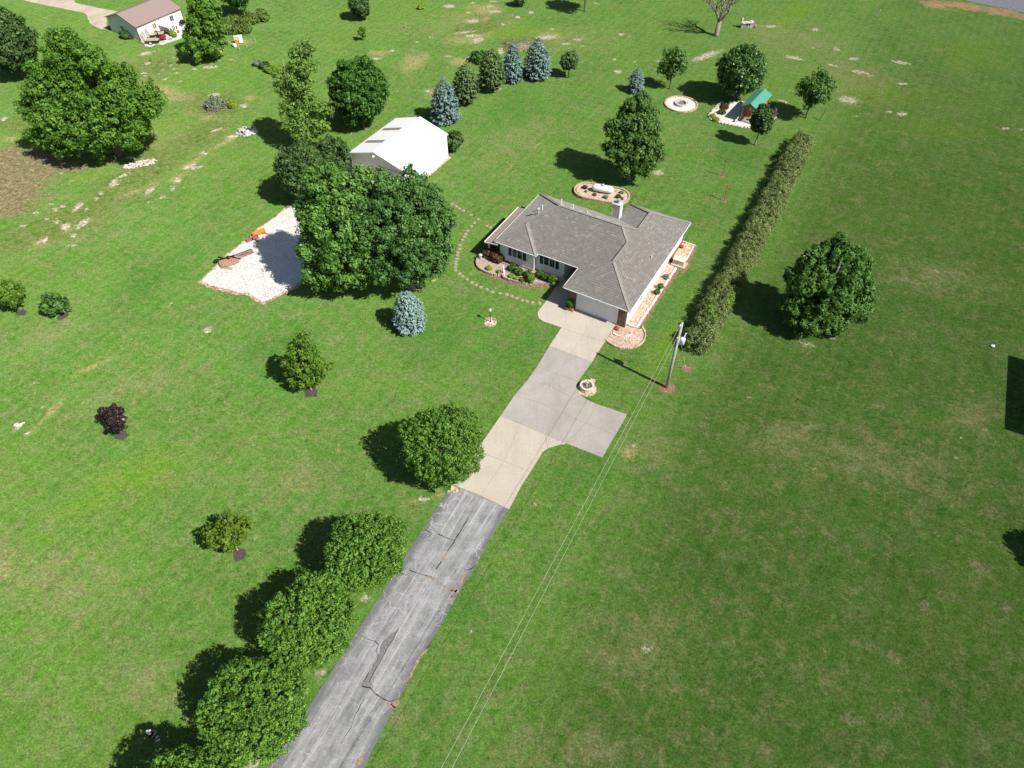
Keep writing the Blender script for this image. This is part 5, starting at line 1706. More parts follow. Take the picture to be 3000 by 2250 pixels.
# ------------------------------------------------------------------ machines on the gravel yard
og = thing('orange_implement', 'orange boxy farm implement lying at the edge of the white gravel yard', 'implement', (-30.84,71.24), R(40))
m_ = MB()
m_.prism([(-.8, -.22), (.75, -.28), (.8, .22), (-.75, .28)], .18, .55)
m_.build('hopper', M['orange'], og)
m_ = MB()
m_.beam((-.6, .2, .3), (-1.1, .5, .1), .06)
m_.beam((.5, -.28, .3), (.9, -.75, .06), .06)
m_.beam((.2, -.28, .35), (.7, -.45, .08), .05)
m_.build_each('frame_bar', M['rust'], og)
ri = thing('red_tiller', 'faded red garden implement beside the orange one on the white gravel', 'implement', (-31.42,70.19), R(38))
m_ = MB()
m_.prism([(-.75, -.2), (-.1, -.24), (-.05, .24), (-.7, .2)], .12, .34)
m_.prism([(.05, -.22), (.75, -.18), (.8, .2), (.1, .24)], .12, .40)
m_.build('cover', M['pinkred'], ri)
m_ = MB()
m_.beam((-.1, -.3, .2), (-.1, .6, .25), .08)
m_.beam((.1, -.2, .2), (.45, -.75, .05), .05)
m_.beam((.45, -.75, .05), (-.05, -.65, .05), .05)
m_.build_each('frame_bar', M['black'], ri)
gr = thing('metal_grate', 'dark rusty metal grating lying flat on the white gravel yard', 'grating', (-31.65,67.41), R(36))
m_ = MB()
for k in range(13):
    m_.box(-.95 + k * .155, -.89 + k * .155, -.42, .42, .05, .11)
m_.build('bars', M['black'], gr)
m_ = MB()
for y in (-.42, 0, .40):
    m_.box(-1.0, 1.0, y, y + .05, .111, .16)
m_.build('rail', M['rust'], gr)
md = thing('mower_deck', 'rusty tan brush mower deck with black hitch frame on the white gravel yard', 'mower deck', (-33.06,65.80), R(30))
m_ = MB()
m_.prism(smooth_poly([(-1.0, -.7), (.9, -.75), (1.2, -.2), (1.1, .55), (-.8, .7), (-1.15, .1)], 1), .16, .38)
m_.build('deck', plain('rusty_tan', (.42, .24, .15), .8, .3, 4), md)
m_ = MB()
m_.beam((-1.2, .5, .5), (.9, .3, .62), .1)
m_.beam((-.4, .55, .4), (-.9, 1.0, .55), .14)
m_.beam((.5, .3, .55), (1.3, -.5, .4), .08)
m_.lump((.1, .35, .55), (.25, .25, .2), 4, 8, 5, .1)
m_.build('hitch', M['black'], md)
m_ = MB()
m_.tube([(-1.35, .68, .22), (-1.35, .92, .22)], .22, 12)
m_.build('wheel', M['black'], md)
for nm, p, sz, rz in (('lower left', (860, 1060), (1.6, .35, .08), 12), ('upper right', (1160, 790), (1.3, .5, .10), 30)):
    m_ = MB()
    for k in range(3):
        m_.box(-sz[0] / 2, sz[0] / 2, -sz[1] / 2 + k * sz[1] / 3, -sz[1] / 2 + (k + .9) * sz[1] / 3, .03, .03 + sz[2])
    pos = {'lower left': (-33.20,64.84), 'upper right': (-32.24,66.49)}[nm]
    o = tag(m_.build('plank_stack', plain('grey_boards_' + nm[:5], (.34, .30, .27), .85, .3, 3), None, False, (*pos, 0)),
            'flat grey planks in front of the rusty mower deck' if nm == 'lower left' else 'flat tan planks between the mower deck and the grating', 'planks')
    o.rotation_euler = (0, 0, R(rz - 25 if nm == 'lower left' else rz))

# ------------------------------------------------------------------ garden plot beyond: hives, stakes, piles
hv = thing('hive_box', 'orange and cream stacked box standing in the far garden plot', 'box', (-47.36,125.28), R(20))
m_ = MB()
m_.box(-.32, .32, -.28, .28, .02, .75)
m_.build('lower_box', M['orange'], hv)
m_ = MB()
m_.box(-.31, .31, -.27, .27, .751, 1.15)
m_.build('upper_box', plain('cream_box', (.72, .60, .30), .6), hv)
m_ = MB()
m_.box(-.35, .35, -.31, .31, 1.151, 1.24)
m_.build('lid', plain('grey_lid', (.62, .60, .55), .6), hv)
hv2 = thing('hive_box', 'tall white stacked box beside the orange one in the far garden plot', 'box', (-46.68,125.50), R(20))
m_ = MB()
m_.box(-.32, .32, -.28, .28, .12, 1.15)
m_.build('lower_box', M['white'], hv2)
m_ = MB()
m_.box(-.36, .36, -.32, .32, 1.151, 1.24)
m_.build('lid', M['white'], hv2)
m_ = MB()
m_.box(-.3, .3, -.26, .26, 0, .119)
m_.build('stand', plain('blue_block', (.10, .13, .24), .7), hv2)
hv['group'] = hv2['group'] = 'stacked boxes in the garden plot'
wcn = thing('watering_barrow', 'green and white tub lying beside the orange box in the garden plot', 'tub', (-47.63,124.10), R(-40))
m_ = MB()
m_.tube([(-.35, 0, .28), (.25, 0, .28)], [.26, .30], 12)
m_.build('body', plain('mint_tub', (.30, .62, .45), .5), wcn)
m_ = MB()
m_.tube([(.26, 0, .28), (.55, 0, .28)], [.30, .26], 12)
m_.build('rim', M['white'], wcn)
for i, (p, h) in enumerate((((-46.32,122.76), .85), ((-45.39,123.88), .85), ((-44.38,126.02), .75), ((-49.77,124.23), .8))):
    m_ = MB()
    m_.box(-.04, .04, -.04, .04, 0, h)
    tag(m_.build('garden_stake', M['limestone'], None, False, (*p, 0)), ['pale garden stake below the orange box in the garden plot', 'pale garden stake below the white stacked box', 'leaning pale stake at the right end of the garden plot', 'pale garden stake at the left end of the garden plot'][i], 'stake', 'stakes round the garden plot')
m_ = MB()
m_.tube([(0, 0, 0), (0, 0, .9)], .05, 7)
tag(m_.build('garden_stake', M['black'], None, False, (*(-47.67,128.13), 0)), 'dark post behind the white stacked box in the garden plot', 'stake', 'stakes round the garden plot')

def pile(name, label, cat, c, rx, ry, h, n, mat, seed, s0=.12, s1=.3, rz=0):
    rg = random.Random(seed)
    m_ = MB()
    for k in range(n):
        a, q = rg.uniform(0, 6.283), math.sqrt(rg.random())
        x, y = rx * q * math.cos(a), ry * q * math.sin(a)
        s = rg.uniform(s0, s1)
        m_.lump((x, y, h * (1 - q) * rg.uniform(.6, 1) + s * .35), (s, s * rg.uniform(.6, 1), s * rg.uniform(.5, .8)), seed * 100 + k, 7, 4, .25)
    o = tag(m_.build(name, mat, None, False, (*c, 0)), label, cat)
    o.rotation_euler = (0, 0, R(rz))
    return o
pile('stone_pile', 'long heap of pale rubble stones on the grass below the broad walnut tree', 'stone pile', (-50.78,87.01), 2.3, .75, .30, 110, M['limestone'], 3, .10, .26, 22)
pile('stone_pile', 'grey and white rubble heap at the edge of the poplar shadow', 'stone pile', (-38.36,95.50), 1.5, 1.2, .35, 55, plain('mixed_rubble', (.48, .47, .45), .9, .5, 2), 4, .15, .36)
pile('stone_pile', 'small stone heap at the foot of the bushy tree near the white shed', 'stone pile', (-50.57,122.18), 1.5, 1.0, .25, 50, plain('tan_rubble', (.48, .37, .27), .9, .4, 3), 5, .12, .26)
pile('flat_rock', 'flat white rock lying in the lawn at the left edge', 'rock', (-46.57,41.71), .42, .14, .02, 7, plain('white_rock', (.60, .58, .54), .9, .2, 4), 6, .12, .22, 20)
pile('debris_pile', 'pale debris heap behind the second pine of the evergreen row', 'debris', (-6.04,118.04), .8, .5, .12, 14, M['limestone'], 9, .10, .2)
pile('flat_rock', 'small white stone standing out in the far top meadow', 'rock', (0.96,135.82), .3, .3, .1, 5, M['limestone'], 12, .15, .3)
pile('flat_rock', 'small pale stone in the right lawn below the overhead wires', 'rock', (1.88,32.94), .18, .14, .05, 5, M['flagstone'], 13, .08, .14)
m_ = MB()
m_.lump((0, 0, .12), (.22, .14, .13), 5, 8, 5, .2)
tag(m_.build('white_bag', M['white'], None, False, (*(50.10,52.08), 0)), 'small white object lying in the grass near the right edge', 'bag')
ss = thing('stone_stack', 'pale limestone slab stack with one upright stone near the bare tree', 'stone stack', (41.83,131.91), R(8))
m_ = MB()
rg2 = random.Random(9)
for k in range(6):
    m_.rbox((-.9 + k * .38, .1 * math.sin(k), .38), (.34, .5, .76), rg2.uniform(-.15, .15), rg2.uniform(-.08, .08))
m_.build('base_stones', M['rock_grey'], ss)
m_ = MB()
for k in range(4):
    m_.rbox((-.72 + k * .52, 0, .86 + .05 * (k % 2)), (.55, .85, .16), rg2.uniform(-.15, .15), rg2.uniform(-.1, .1))
m_.build('top_slab', M['limestone'], ss)
m_ = MB()
m_.rbox((-1.05, .05, 1.1), (.25, .32, .75), .1, .06)
m_.rbox((-1.0, .05, 1.55), (.3, .26, .2), .3, .06)
m_.build('upright_stone', M['limestone'], ss)
m_ = MB()
m_.lump((1.45, -.2, .3), (.35, .3, .32), 5, 8, 5, .2)
m_.build('side_stone', plain('brown_stone', (.30, .23, .18), .9, .3, 3), ss)

def brush(name, label, c, rx, ry, h, n, mat, seed, rad=.03):
    rg = random.Random(seed)
    m_ = MB()
    for k in range(n):
        a, q = rg.uniform(0, 6.283), math.sqrt(rg.random())
        p = Vector((rx * q * math.cos(a), ry * q * math.sin(a), h * (1 - q) * rg.random()))
        d = Vector((rg.gauss(0, 1), rg.gauss(0, 1), rg.uniform(0, .45))).normalized() * rg.uniform(.7, 1.7)
        m_.tube([p, p + d * .5 + Vector((0, 0, .08)), p + d], [rad, rad * .8, rad * .4], 4)
    return tag(m_.build(name, mat, None, False, (*c, 0)), label, 'brush pile')
brush('brush_pile', 'grey brown heap of cut branches behind the blue spruces', (1.13,124.03), 3.0, 1.8, .8, 130, plain('dead_branch', (.25, .20, .17), .9, .4, 1), 21)
bpl = brush('brush_pile', 'grey green heap of cut leafy branches on the dry grass', (-44.54,102.72), 1.9, 1.5, 1.0, 90, plain('grey_branch', (.28, .25, .22), .9, .4, 1), 22)

# ------------------------------------------------------------------ neighbouring house, only its shadow reaches the picture
nb = thing('neighbour_house', 'neighbouring gabled house outside the right edge whose shadow falls on the lawn', 'house', (54.86, 48.22, 0), R(-26.5))
m_ = MB()
m_.prism([(.5, -.5), (9, -.5), (9, -10.3), (.5, -10.3)], 0, 4.9)
m_.build('wall', M['siding'], nb)
m_ = MB()
m_.add([(0, 0, 5), (0, -10.8, 5), (9.6, -10.8, 5), (9.6, 0, 5), (4.8, -3, 7.2), (4.8, -7.8, 7.2)], [(0, 1, 5, 4), (1, 2, 5), (2, 3, 4, 5), (3, 0, 4), (3, 2, 1, 0)])
m_.build('roof', plain('neighbour_roof', (.2, .18, .16), .9), nb)
# ------------------------------------------------------------------ foliage
def unit(n, rng):
    v = rng.normal(size=(n, 3))
    return v / np.linalg.norm(v, axis=1, keepdims=True)

def leaves_from(cen, nrm, size, asp, rng, tint, axis=None, fold=.18):
    """diamond leaves: centre, normal, length; returns verts, quads"""
    n = len(cen)
    r = unit(n, rng) if axis is None else axis
    ax = r - nrm * np.sum(r * nrm, 1, keepdims=True)
    ax /= np.linalg.norm(ax, axis=1, keepdims=True) + 1e-9
    sd = np.cross(nrm, ax)
    L = size[:, None]
    Wd = (size * asp)[:, None]
    v = np.stack([cen - ax * L / 2, cen + sd * Wd / 2 + nrm * L * fold, cen + ax * L / 2, cen - sd * Wd / 2 + nrm * L * fold], 1).reshape(-1, 3)
    q = np.arange(4 * n).reshape(n, 4)
    return v, q

def crown_cloud(rng, lobes, n_cl, cl_r, per, leaf, asp=.75, out=.8, updir=None, shell=(.78, 1.02), fill=.25, squash=1.0, minz=None, topbias=0., ncore=0):
    lob = np.array(lobes, float)
    area = (lob[:, 3] * lob[:, 4] + lob[:, 3] * lob[:, 5] + lob[:, 4] * lob[:, 5])
    if ncore:
        area[:ncore] *= .22
    pr = area / area.sum()
    cc, cd = [], []
    tries = 0
    while len(cc) < n_cl and tries < n_cl * 20:
        tries += 1
        i = rng.choice(len(lob), p=pr)
        d = unit(1, rng)[0]
        if topbias and d[2] < -.3 and rng.random() < topbias:
            continue
        p = lob[i, :3] + d * lob[i, 3:] * rng.uniform(*shell)
        e = (p[None] - lob[:, :3]) / lob[:, 3:]
        rr = np.sqrt((e * e).sum(1))
        rr[i] = 9
        if (rr < .74).any():
            continue
        if minz is not None and p[2] < minz:
            continue
        cc.append(p)
        g = d / lob[i, 3:]
        cd.append(g / np.linalg.norm(g))
    cc, cd = np.array(cc), np.array(cd)
    n = len(cc)
    ct = rng.normal(.5, .16, n)
    cr = cl_r * rng.uniform(.65, 1.3, n)
    idx = np.repeat(np.arange(n), per)
    off = unit(len(idx), rng)
    off[:, 2] *= squash
    rad = rng.uniform(.45, 1.0, len(idx)) * cr[idx]
    cen = cc[idx] + off * rad[:, None]
    nr = off * .75 + cd[idx] * out + rng.normal(size=off.shape) * .42
    nr[:, 2] += .25
    nr /= np.linalg.norm(nr, axis=1, keepdims=True)
    sz = leaf * rng.uniform(.6, 1.35, len(idx))
    tint = ct[idx] + rng.normal(0, .12, len(idx))
    ax = None
    if updir is not None:
        ax = cd[idx] * .7 + np.array([0, 0, updir]) + rng.normal(size=off.shape) * .35
    v, q = leaves_from(cen, nr, sz, asp, rng, tint, ax)
    # sparse inner foliage so the crown is not hollow
    m = int(len(idx) * fill)
    if m:
        li = rng.choice(len(lob), m, p=pr)
        c2 = lob[li, :3] + unit(m, rng) * lob[li, 3:] * rng.uniform(.3, .8, m)[:, None]
        n2 = unit(m, rng)
        v2, q2 = leaves_from(c2, n2, np.full(m, leaf * 1.7), .9, rng, None)
        q = np.concatenate([q, q2 + len(v)])
        v = np.concatenate([v, v2])
        tint = np.concatenate([tint, rng.normal(.4, .12, m)])
    if minz is not None:
        v[:, 2] = np.maximum(v[:, 2], .03)
    return v, q, np.clip(tint, 0, 1)

def boughs(L, rng, n, r0, r1, core=.86, sq=.85, reach=.9, low=.5, sep=0.):
    """cover the main lobes with many smaller boughs so the crown reads as separate leafy clusters with dark gaps"""
    lob = np.array(L, float)
    area = lob[:, 3] * lob[:, 4] + lob[:, 3] * lob[:, 5] + lob[:, 4] * lob[:, 5]
    pr = area / area.sum()
    out = [(x, y, z, a * core, b * core, c * core) for x, y, z, a, b, c in L]
    k = 0
    t = 0
    while k < n and t < n * 30:
        t += 1
        i = rng.choice(len(lob), p=pr)
        d = unit(1, rng)[0]
        if d[2] < -.35 and rng.random() < low:
            continue
        p = lob[i, :3] + d * lob[i, 3:] * reach * rng.uniform(.9, 1.08)
        e = np.sqrt((((p[None] - lob[:, :3]) / lob[:, 3:]) ** 2).sum(1))
        e[i] = 9
        if (e < .78).any():
            continue
        r = rng.uniform(r0, r1)
        if sep and any((p[0] - o[0]) ** 2 + (p[1] - o[1]) ** 2 + (p[2] - o[2]) ** 2 < (sep * (r + o[3]) / 2) ** 2 for o in out[len(L):]):
            continue
        out.append((p[0], p[1], p[2], r, r, r * sq))
        k += 1
    return out

def spruce_cloud(rng, a, z0, z1, levels, br, per, leaf, droop=.10, pw=.8, blunt=.22):
    cen, nrm, ax, tint = [], [], [], []
    for k in range(levels):
        t = k / (levels - 1)
        z = z0 + (z1 - z0) * t
        rad = a * (1 - t ** (1 + 1.6 * blunt)) ** pw * (1 if t > .10 else .80 + 2 * t)
        rad = max(rad, a * .07)
        nb = max(5, int(br * (rad / a) ** .7))
        a0 = rng.uniform(0, 6.28)
        for j in range(nb):
            th = a0 + 6.283 * j / nb + rng.uniform(-.18, .18)
            r = rad * rng.uniform(.82, 1.12)
            bt = rng.normal(.5, .17)
            m = max(3, int(per * (r / a)))
            s = np.sqrt(rng.uniform(.12, 1.0, m))
            wd = (1 - s * .65) * .30 * a * .55 + .08
            side = rng.uniform(-1, 1, m) * wd
            dx, dy = math.cos(th), math.sin(th)
            x = dx * r * s - dy * side
            y = dy * r * s + dx * side
            zz = z - droop * r * s + .10 * r * s ** 3 + rng.normal(0, .05, m)
            cen.append(np.stack([x, y, np.maximum(zz, .08)], 1))
            n = np.stack([dx * .45 + rng.normal(0, .3, m), dy * .45 + rng.normal(0, .3, m), np.full(m, 1.)], 1)
            nrm.append(n / np.linalg.norm(n, axis=1, keepdims=True))
            d = np.stack([np.full(m, dx) + rng.normal(0, .3, m), np.full(m, dy) + rng.normal(0, .3, m), rng.normal(.1, .2, m)], 1)
            ax.append(d)
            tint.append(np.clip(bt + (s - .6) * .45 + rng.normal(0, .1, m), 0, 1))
    cen, nrm, ax, tint = map(np.concatenate, (cen, nrm, ax, tint))
    # leader
    v, q = leaves_from(cen, nrm, leaf * rng.uniform(.7, 1.3, len(cen)), .5, rng, tint, ax, .1)
    return v, q, tint

def limbs(mb, rng, base_r, h0, lobes, zmax, n=6, multi=False):
    if multi:
        for k in range(multi):
            a = 6.283 * k / multi + rng.uniform(-.3, .3)
            l = lobes[k % len(lobes)]
            mb.tube([(math.cos(a) * .25, math.sin(a) * .25, -.1), (math.cos(a) * .8 + l[0] * .2, math.sin(a) * .8 + l[1] * .2, l[2] * .45), (l[0] * .8, l[1] * .8, l[2] * .95)], [base_r, base_r * .7, base_r * .2], 8)
        return
    mb.tube([(0, 0, -.1), (0, 0, .25), (rng.uniform(-.05, .05), rng.uniform(-.05, .05), h0), (0, 0, zmax * .85)], [base_r * 1.35, base_r, base_r * .85, base_r * .2], 9)
    for k in range(n):
        l = lobes[k % len(lobes)]
        a = 6.283 * k / n + rng.uniform(-.4, .4)
        z = h0 + (zmax * .5 - h0) * rng.random()
        tx = l[0] + math.cos(a) * l[3] * .6
        ty = l[1] + math.sin(a) * l[4] * .6
        tz = max(z + .4, l[2] + l[5] * rng.uniform(-.1, .5))
        mb.tube([(0, 0, z), (tx * .45, ty * .45, z + (tz - z) * .6), (tx, ty, tz)], [base_r * .5, base_r * .3, base_r * .08], 6)

FOL = {
 'drive': foliage('leaf_drive', (0.054, 0.140, 0.018), (0.230, 0.446, 0.065), .5, 0.28, .22),
 'maple_l': foliage('leaf_maple_light', (0.065, 0.172, 0.029), (0.223, 0.436, 0.080), .45, 0.33, .35),
 'maple_d': foliage('leaf_maple_dark', (0.045, 0.125, 0.026), (0.163, 0.342, 0.079), .45, 0.30, .35),
 'walnut': foliage('leaf_walnut', (0.069, 0.174, 0.022), (0.234, 0.450, 0.060), .55, 0.36),
 'dark': foliage('leaf_dark', (0.036, 0.088, 0.020), (0.125, 0.235, 0.059), .5, 0.23, .3),
 'round8': foliage('leaf_round', (0.039, 0.129, 0.018), (0.131, 0.310, 0.045), .5, 0.30, .3),
 'poplar': foliage('leaf_poplar', (0.107, 0.215, 0.032), (0.298, 0.490, 0.103), .55, 0.36),
 'mid': foliage('leaf_mid', (0.054, 0.138, 0.025), (0.165, 0.313, 0.059), .5, 0.30, .3),
 'vase': foliage('leaf_vase', (0.039, 0.110, 0.022), (0.177, 0.350, 0.066), .5, 0.28, .3),
 'pear': foliage('leaf_pear', (0.036, 0.104, 0.018), (0.176, 0.337, 0.073), .32, 0.26, .6),
 'young': foliage('leaf_young', (0.070, 0.170, 0.018), (0.227, 0.400, 0.044), .5, 0.36),
 'yellow': foliage('leaf_yellow', (0.080, 0.160, 0.015), (0.238, 0.365, 0.044), .5, 0.36),
 'purple': foliage('leaf_purple', (0.017, 0.010, 0.015), (0.074, 0.044, 0.056), .4, 0.18, .4),
 'blue': foliage('needle_blue', (0.068, 0.125, 0.114), (0.301, 0.429, 0.385), .6, .08),
 'blue2': foliage('needle_blue_grey', (0.051, 0.102, 0.092), (0.219, 0.333, 0.298), .6, .08),
 'pine': foliage('needle_green', (0.037, 0.085, 0.031), (0.149, 0.236, 0.079), .6, .08),
 'hedge': foliage('leaf_hedge', (0.092, 0.136, 0.036), (0.345, 0.438, 0.145), .6, 0.28),
 'vine': foliage('leaf_vine', (0.102, 0.221, 0.017), (0.228, 0.385, 0.035), .5, 0.33),
 'box': foliage('leaf_box', (0.031, 0.105, 0.017), (0.096, 0.236, 0.038), .5, 0.23),
 'lime': foliage('leaf_lime', (0.170, 0.289, 0.020), (0.403, 0.525, 0.052), .5, 0.33),
 'bronze': foliage('leaf_bronze', (0.060, 0.031, 0.020), (0.210, 0.096, 0.056), .55, 0.23),
 'corn': foliage('leaf_corn', (0.081, 0.177, 0.027), (0.278, 0.378, 0.076), .55, 0.36),
 'grey': foliage('leaf_grey', (0.102, 0.153, 0.093), (0.350, 0.438, 0.280), .6, 0.23),
}
def add_tree(name, label, cat, loc, crown, fol, trunk_r=.16, trunk_h=1., lobes=None, bark='bark', group=None, multi=False, nl=6, seed=1, zmax=6.):
    t = thing(name, label, cat, loc, 0, group)
    v, q, ti = crown
    np_mesh('crown', v, q, FOL[fol] if isinstance(fol, str) else fol, t, ti)
    if trunk_r:
        mb = MB()
        limbs(mb, np.random.default_rng(seed), trunk_r, trunk_h, lobes or [(0, 0, zmax * .6, 1, 1, 1)], zmax, nl, multi)
        mb.build('trunk', M[bark], t, True)
    return t

def lumpy(rng, a, c, zc, n, k=.42, amp=.72, rag=False, reach=.80, sep=0.):
    L = [(0, 0, zc, a * .84, a * .84, c * .86)]
    for i in range(3):
        d = unit(1, rng)[0]
        L.append((d[0] * a * .38, d[1] * a * .38, zc + d[2] * c * .35, a * .58, a * .58, c * .58))
    s = k * .62
    if rag:
        return boughs(L, rng, n * 4, a * s * .6, a * s * 1.35, .78, .85, .98)
    return boughs(L, rng, n * 5, a * s * .7, a * s * 1.2, .90, .9, reach, .5, sep)

def round_tree(name, label, x, y, a, c, zb, fol, seed, n_cl, cl_r, per, leaf, n_l=9, k=.42, group=None, tr=.18, th=None, bark='bark', cat='tree', rag=False, reach=.80, sep=0., **kw):
    rng = np.random.default_rng(seed)
    zc = zb + c
    L = lumpy(rng, a, c, zc, n_l, k, rag=rag, reach=reach, sep=sep)
    cr = crown_cloud(rng, L, n_cl, cl_r, per, leaf, minz=max(.05, zb - .4), **kw)
    return add_tree(name, label, cat, (x, y), cr, fol, tr, th or max(zb + .6, .8), L, bark, group, False, 7, seed, zb + 2 * c)

# --- the row of round trees along the drive
DG = 'round trees lining the asphalt drive'
for i, (x, y, a, c, lab) in enumerate(((-5.86, 36.12, 3.9, 3.9, 'round green tree beside the pale concrete drive, apart from the row'),
        (-11.3, 26.45, 3.38, 3.45, 'round green tree beside the asphalt drive, first of the row below the concrete'),
        (-14.3, 20.9, 3.6, 3.5, 'round green tree in the middle of the row along the asphalt drive'),
        (-16.95, 15.0, 3.72, 3.55, 'large round green tree of the asphalt drive row, next above the bottom edge'),
        (-19.5, 9.2, 3.7, 4.1, 'round green tree cut off by the bottom edge of the picture'))):
    round_tree('drive_tree', lab, x, y, a, c, .35, 'drive', 100 + i, 1800, .21, 22, .145, 40, .30, DG, .2, .9, out=.55, fill=.10, asp=.60, reach=.86, ncore=4, sep=1.12)

# --- big trees
def lobed(name, label, base, LP, seed, fol, n_b, r0, r1, n_cl, cl, per, leaf, tr, minz=.8, dy=.95, **kw):
    rng = np.random.default_rng(seed)
    L = [(x - base[0], y - base[1], max(z, minz + r * .6), r, r * dy, r) for x, y, z, r in LP]
    LB = boughs(L, rng, n_b, r0, r1, .88)
    mx = max(l[2] + l[5] for l in L)
    at = {k: kw.pop(k) for k in ('group', 'bark', 'multi') if k in kw}
    cr = crown_cloud(rng, LB, n_cl, cl, per, leaf, minz=minz, **kw)
    return add_tree(name, label, 'tree', base, cr, fol, tr, 1.3, L, at.get('bark', 'bark_grey'), at.get('group'), at.get('multi', False), 8, seed, mx)
lobed('walnut_tree', 'huge broad yellow green tree with several lobes at the left', (-54.3, 89.3),
      [(-55.82,91.00,12.81,2.94),(-53.14,90.00,12.67,2.14),(-59.75,90.00,9.48,2.80),(-57.02,89.50,8.90,3.40),(-54.75,92.00,8.51,2.66),(-51.13,90.00,9.07,2.81),(-48.63,89.00,7.90,2.41),(-46.85,89.00,7.27,1.21),(-61.72,89.00,6.63,2.23),(-61.50,88.00,4.12,2.68),(-57.07,87.50,5.70,3.44),(-53.26,87.50,6.56,3.22),(-50.79,88.00,5.65,2.85),(-49.38,88.50,4.51,1.44),(-55.07,87.00,3.34,2.06),(-59.49,87.00,3.12,1.65)],
      31, 'walnut', 170, .75, 1.35, 1900, .46, 24, .27, .38, multi=7)
lobed('maple_tree', 'tall bright green maple shading the white gravel yard, left of the darker maple', (-18.6, 62.0),
      [(-18.75,62.50,12.31,2.24),(-16.26,63.00,12.26,1.97),(-19.33,61.50,9.68,2.48),(-17.18,62.00,10.18,2.86),(-20.35,61.00,6.54,1.96),(-17.76,60.50,6.92,3.01),(-20.31,60.30,3.68,2.00),(-17.52,59.80,3.45,1.90),(-15.48,62.00,7.29,2.45)],
      32, 'maple_l', 110, .55, 1.05, 1250, .42, 26, .26, .32, group='pair of big maples by the gravel yard', topbias=.3)
lobed('maple_tree', 'tall dark green maple between the bright maple and the house lawn', (-11.3, 61.4),
      [(-10.42,63.00,11.99,1.70),(-12.74,62.50,11.77,1.98),(-8.87,62.50,10.39,1.91),(-11.17,61.50,10.24,2.75),(-8.50,61.50,8.24,2.03),(-13.74,60.80,8.17,2.88),(-10.45,60.50,7.22,3.00),(-7.90,61.00,6.23,1.28),(-13.61,60.00,4.87,2.22),(-10.96,59.80,4.09,2.08),(-9.20,60.20,4.71,1.48),(-7.27,61.80,8.89,0.96),(-14.80,62.00,10.18,1.90)],
      33, 'maple_d', 150, .5, .95, 1600, .38, 26, .23, .34, group='pair of big maples by the gravel yard', topbias=.3)
round_tree('broadleaf_tree', 'dark spreading tree cut by the left edge near the concrete path', -78.3, 112.4, 4.4, 5.0, .8, 'dark', 34, 800, .46, 20, .32, 26, .34, None, .3, reach=.88, ncore=4, sep=1.05)
lobed('broadleaf_tree', 'bushy olive green tree beside the white shed and blue tarp', (-51.6, 119.5), [(-49.35,120.00,7.82,1.60),(-47.57,119.50,7.19,1.28),(-50.18,119.50,6.37,1.48),(-48.29,119.00,5.62,1.49),(-51.26,119.00,4.90,1.49),(-50.25,118.80,4.01,2.13),(-48.32,118.80,3.77,1.25),(-51.55,118.00,2.39,1.89),(-49.80,118.20,2.55,1.76)], 35, 'walnut', 80, .5, .9, 620, .42, 22, .32, .2, .4)
round_tree('broadleaf_tree', 'tree cut by the top edge behind the corn rows', -49.8, 136.5, 2.9, 3.2, 1.3, 'round8', 36, 200, .55, 22, .38, 8, .42, None, .16)
round_tree('evergreen_bush', 'dark rounded bushy tree at the top edge beside the meadow', -27.4, 135.4, 2.0, 2.2, .3, 'dark', 37, 160, .45, 22, .34, 7, .42, None, .12)
round_tree('broadleaf_tree', 'dense dark green rounded tree behind the white barn', -21.6, 96.7, 4.25, 5.0, .5, 'round8', 38, 1100, .36, 20, .26, 30, .30, None, .25, out=.65, reach=.88, ncore=4, sep=1.05)
round_tree('juniper_tree', 'dark round tree in front of the poplar and left of the white barn', -26.1, 78.4, 3.3, 3.9, .5, 'dark', 39, 800, .34, 20, .24, 26, .32, None, .22, reach=.86, ncore=4, sep=1.05)
round_tree('juniper_tree', 'smaller dark tree tucked between the dark round tree and the white barn', -23.4, 83.7, 2.6, 2.6, .8, 'dark', 40, 500, .32, 20, .24, 22, .34, None, .18, reach=.86, ncore=4)
lobed('poplar_tree', 'tall thin yellowish poplar rising behind the dark round tree', (-29.2, 90.9), [(-26.41,91.50,13.75,1.07),(-27.51,91.50,12.78,0.89),(-26.81,91.20,12.13,1.48),(-28.25,91.00,10.83,1.20),(-27.28,91.00,9.82,1.41),(-29.79,91.00,10.22,0.72),(-30.69,91.00,8.99,0.61),(-28.80,90.80,8.26,1.52),(-27.36,90.80,7.41,1.23),(-29.61,90.50,6.28,1.24),(-28.15,90.50,5.41,1.76),(-26.08,90.80,5.69,1.04),(-25.01,91.00,6.02,0.83),(-29.64,90.00,3.91,1.46),(-27.65,90.00,3.46,1.78),(-25.90,90.40,4.14,1.05)], 41, 'poplar', 60, .4, .8, 560, .45, 18, .28, .2, .6, out=.35, fill=.12)
lobed('oak_tree', 'tall oval green tree on the lawn behind the propane tank', (15.5, 83.2), [(15.72,84.00,9.84,1.24),(14.26,83.70,8.99,1.34),(16.42,83.50,8.48,1.44),(13.30,83.30,6.94,1.46),(15.19,83.00,7.10,1.84),(17.22,83.00,6.47,1.46),(13.43,82.50,5.05,1.47),(15.53,82.00,5.13,1.96),(17.82,82.50,4.62,1.28),(14.75,81.80,3.28,1.49),(16.70,81.80,3.50,1.48),(18.31,82.50,3.97,0.71)], 42, 'mid', 130, .45, .85, 1050, .38, 24, .25, .24, .8)
round_tree('pear_tree', 'round glossy green tree behind the green roofed cabin', 34.1, 105.1, 3.9, 4.0, .7, 'pear', 43, 1000, .32, 18, .24, 30, .28, None, .22, 1.6, out=.7, reach=.88, ncore=4, sep=1.05)
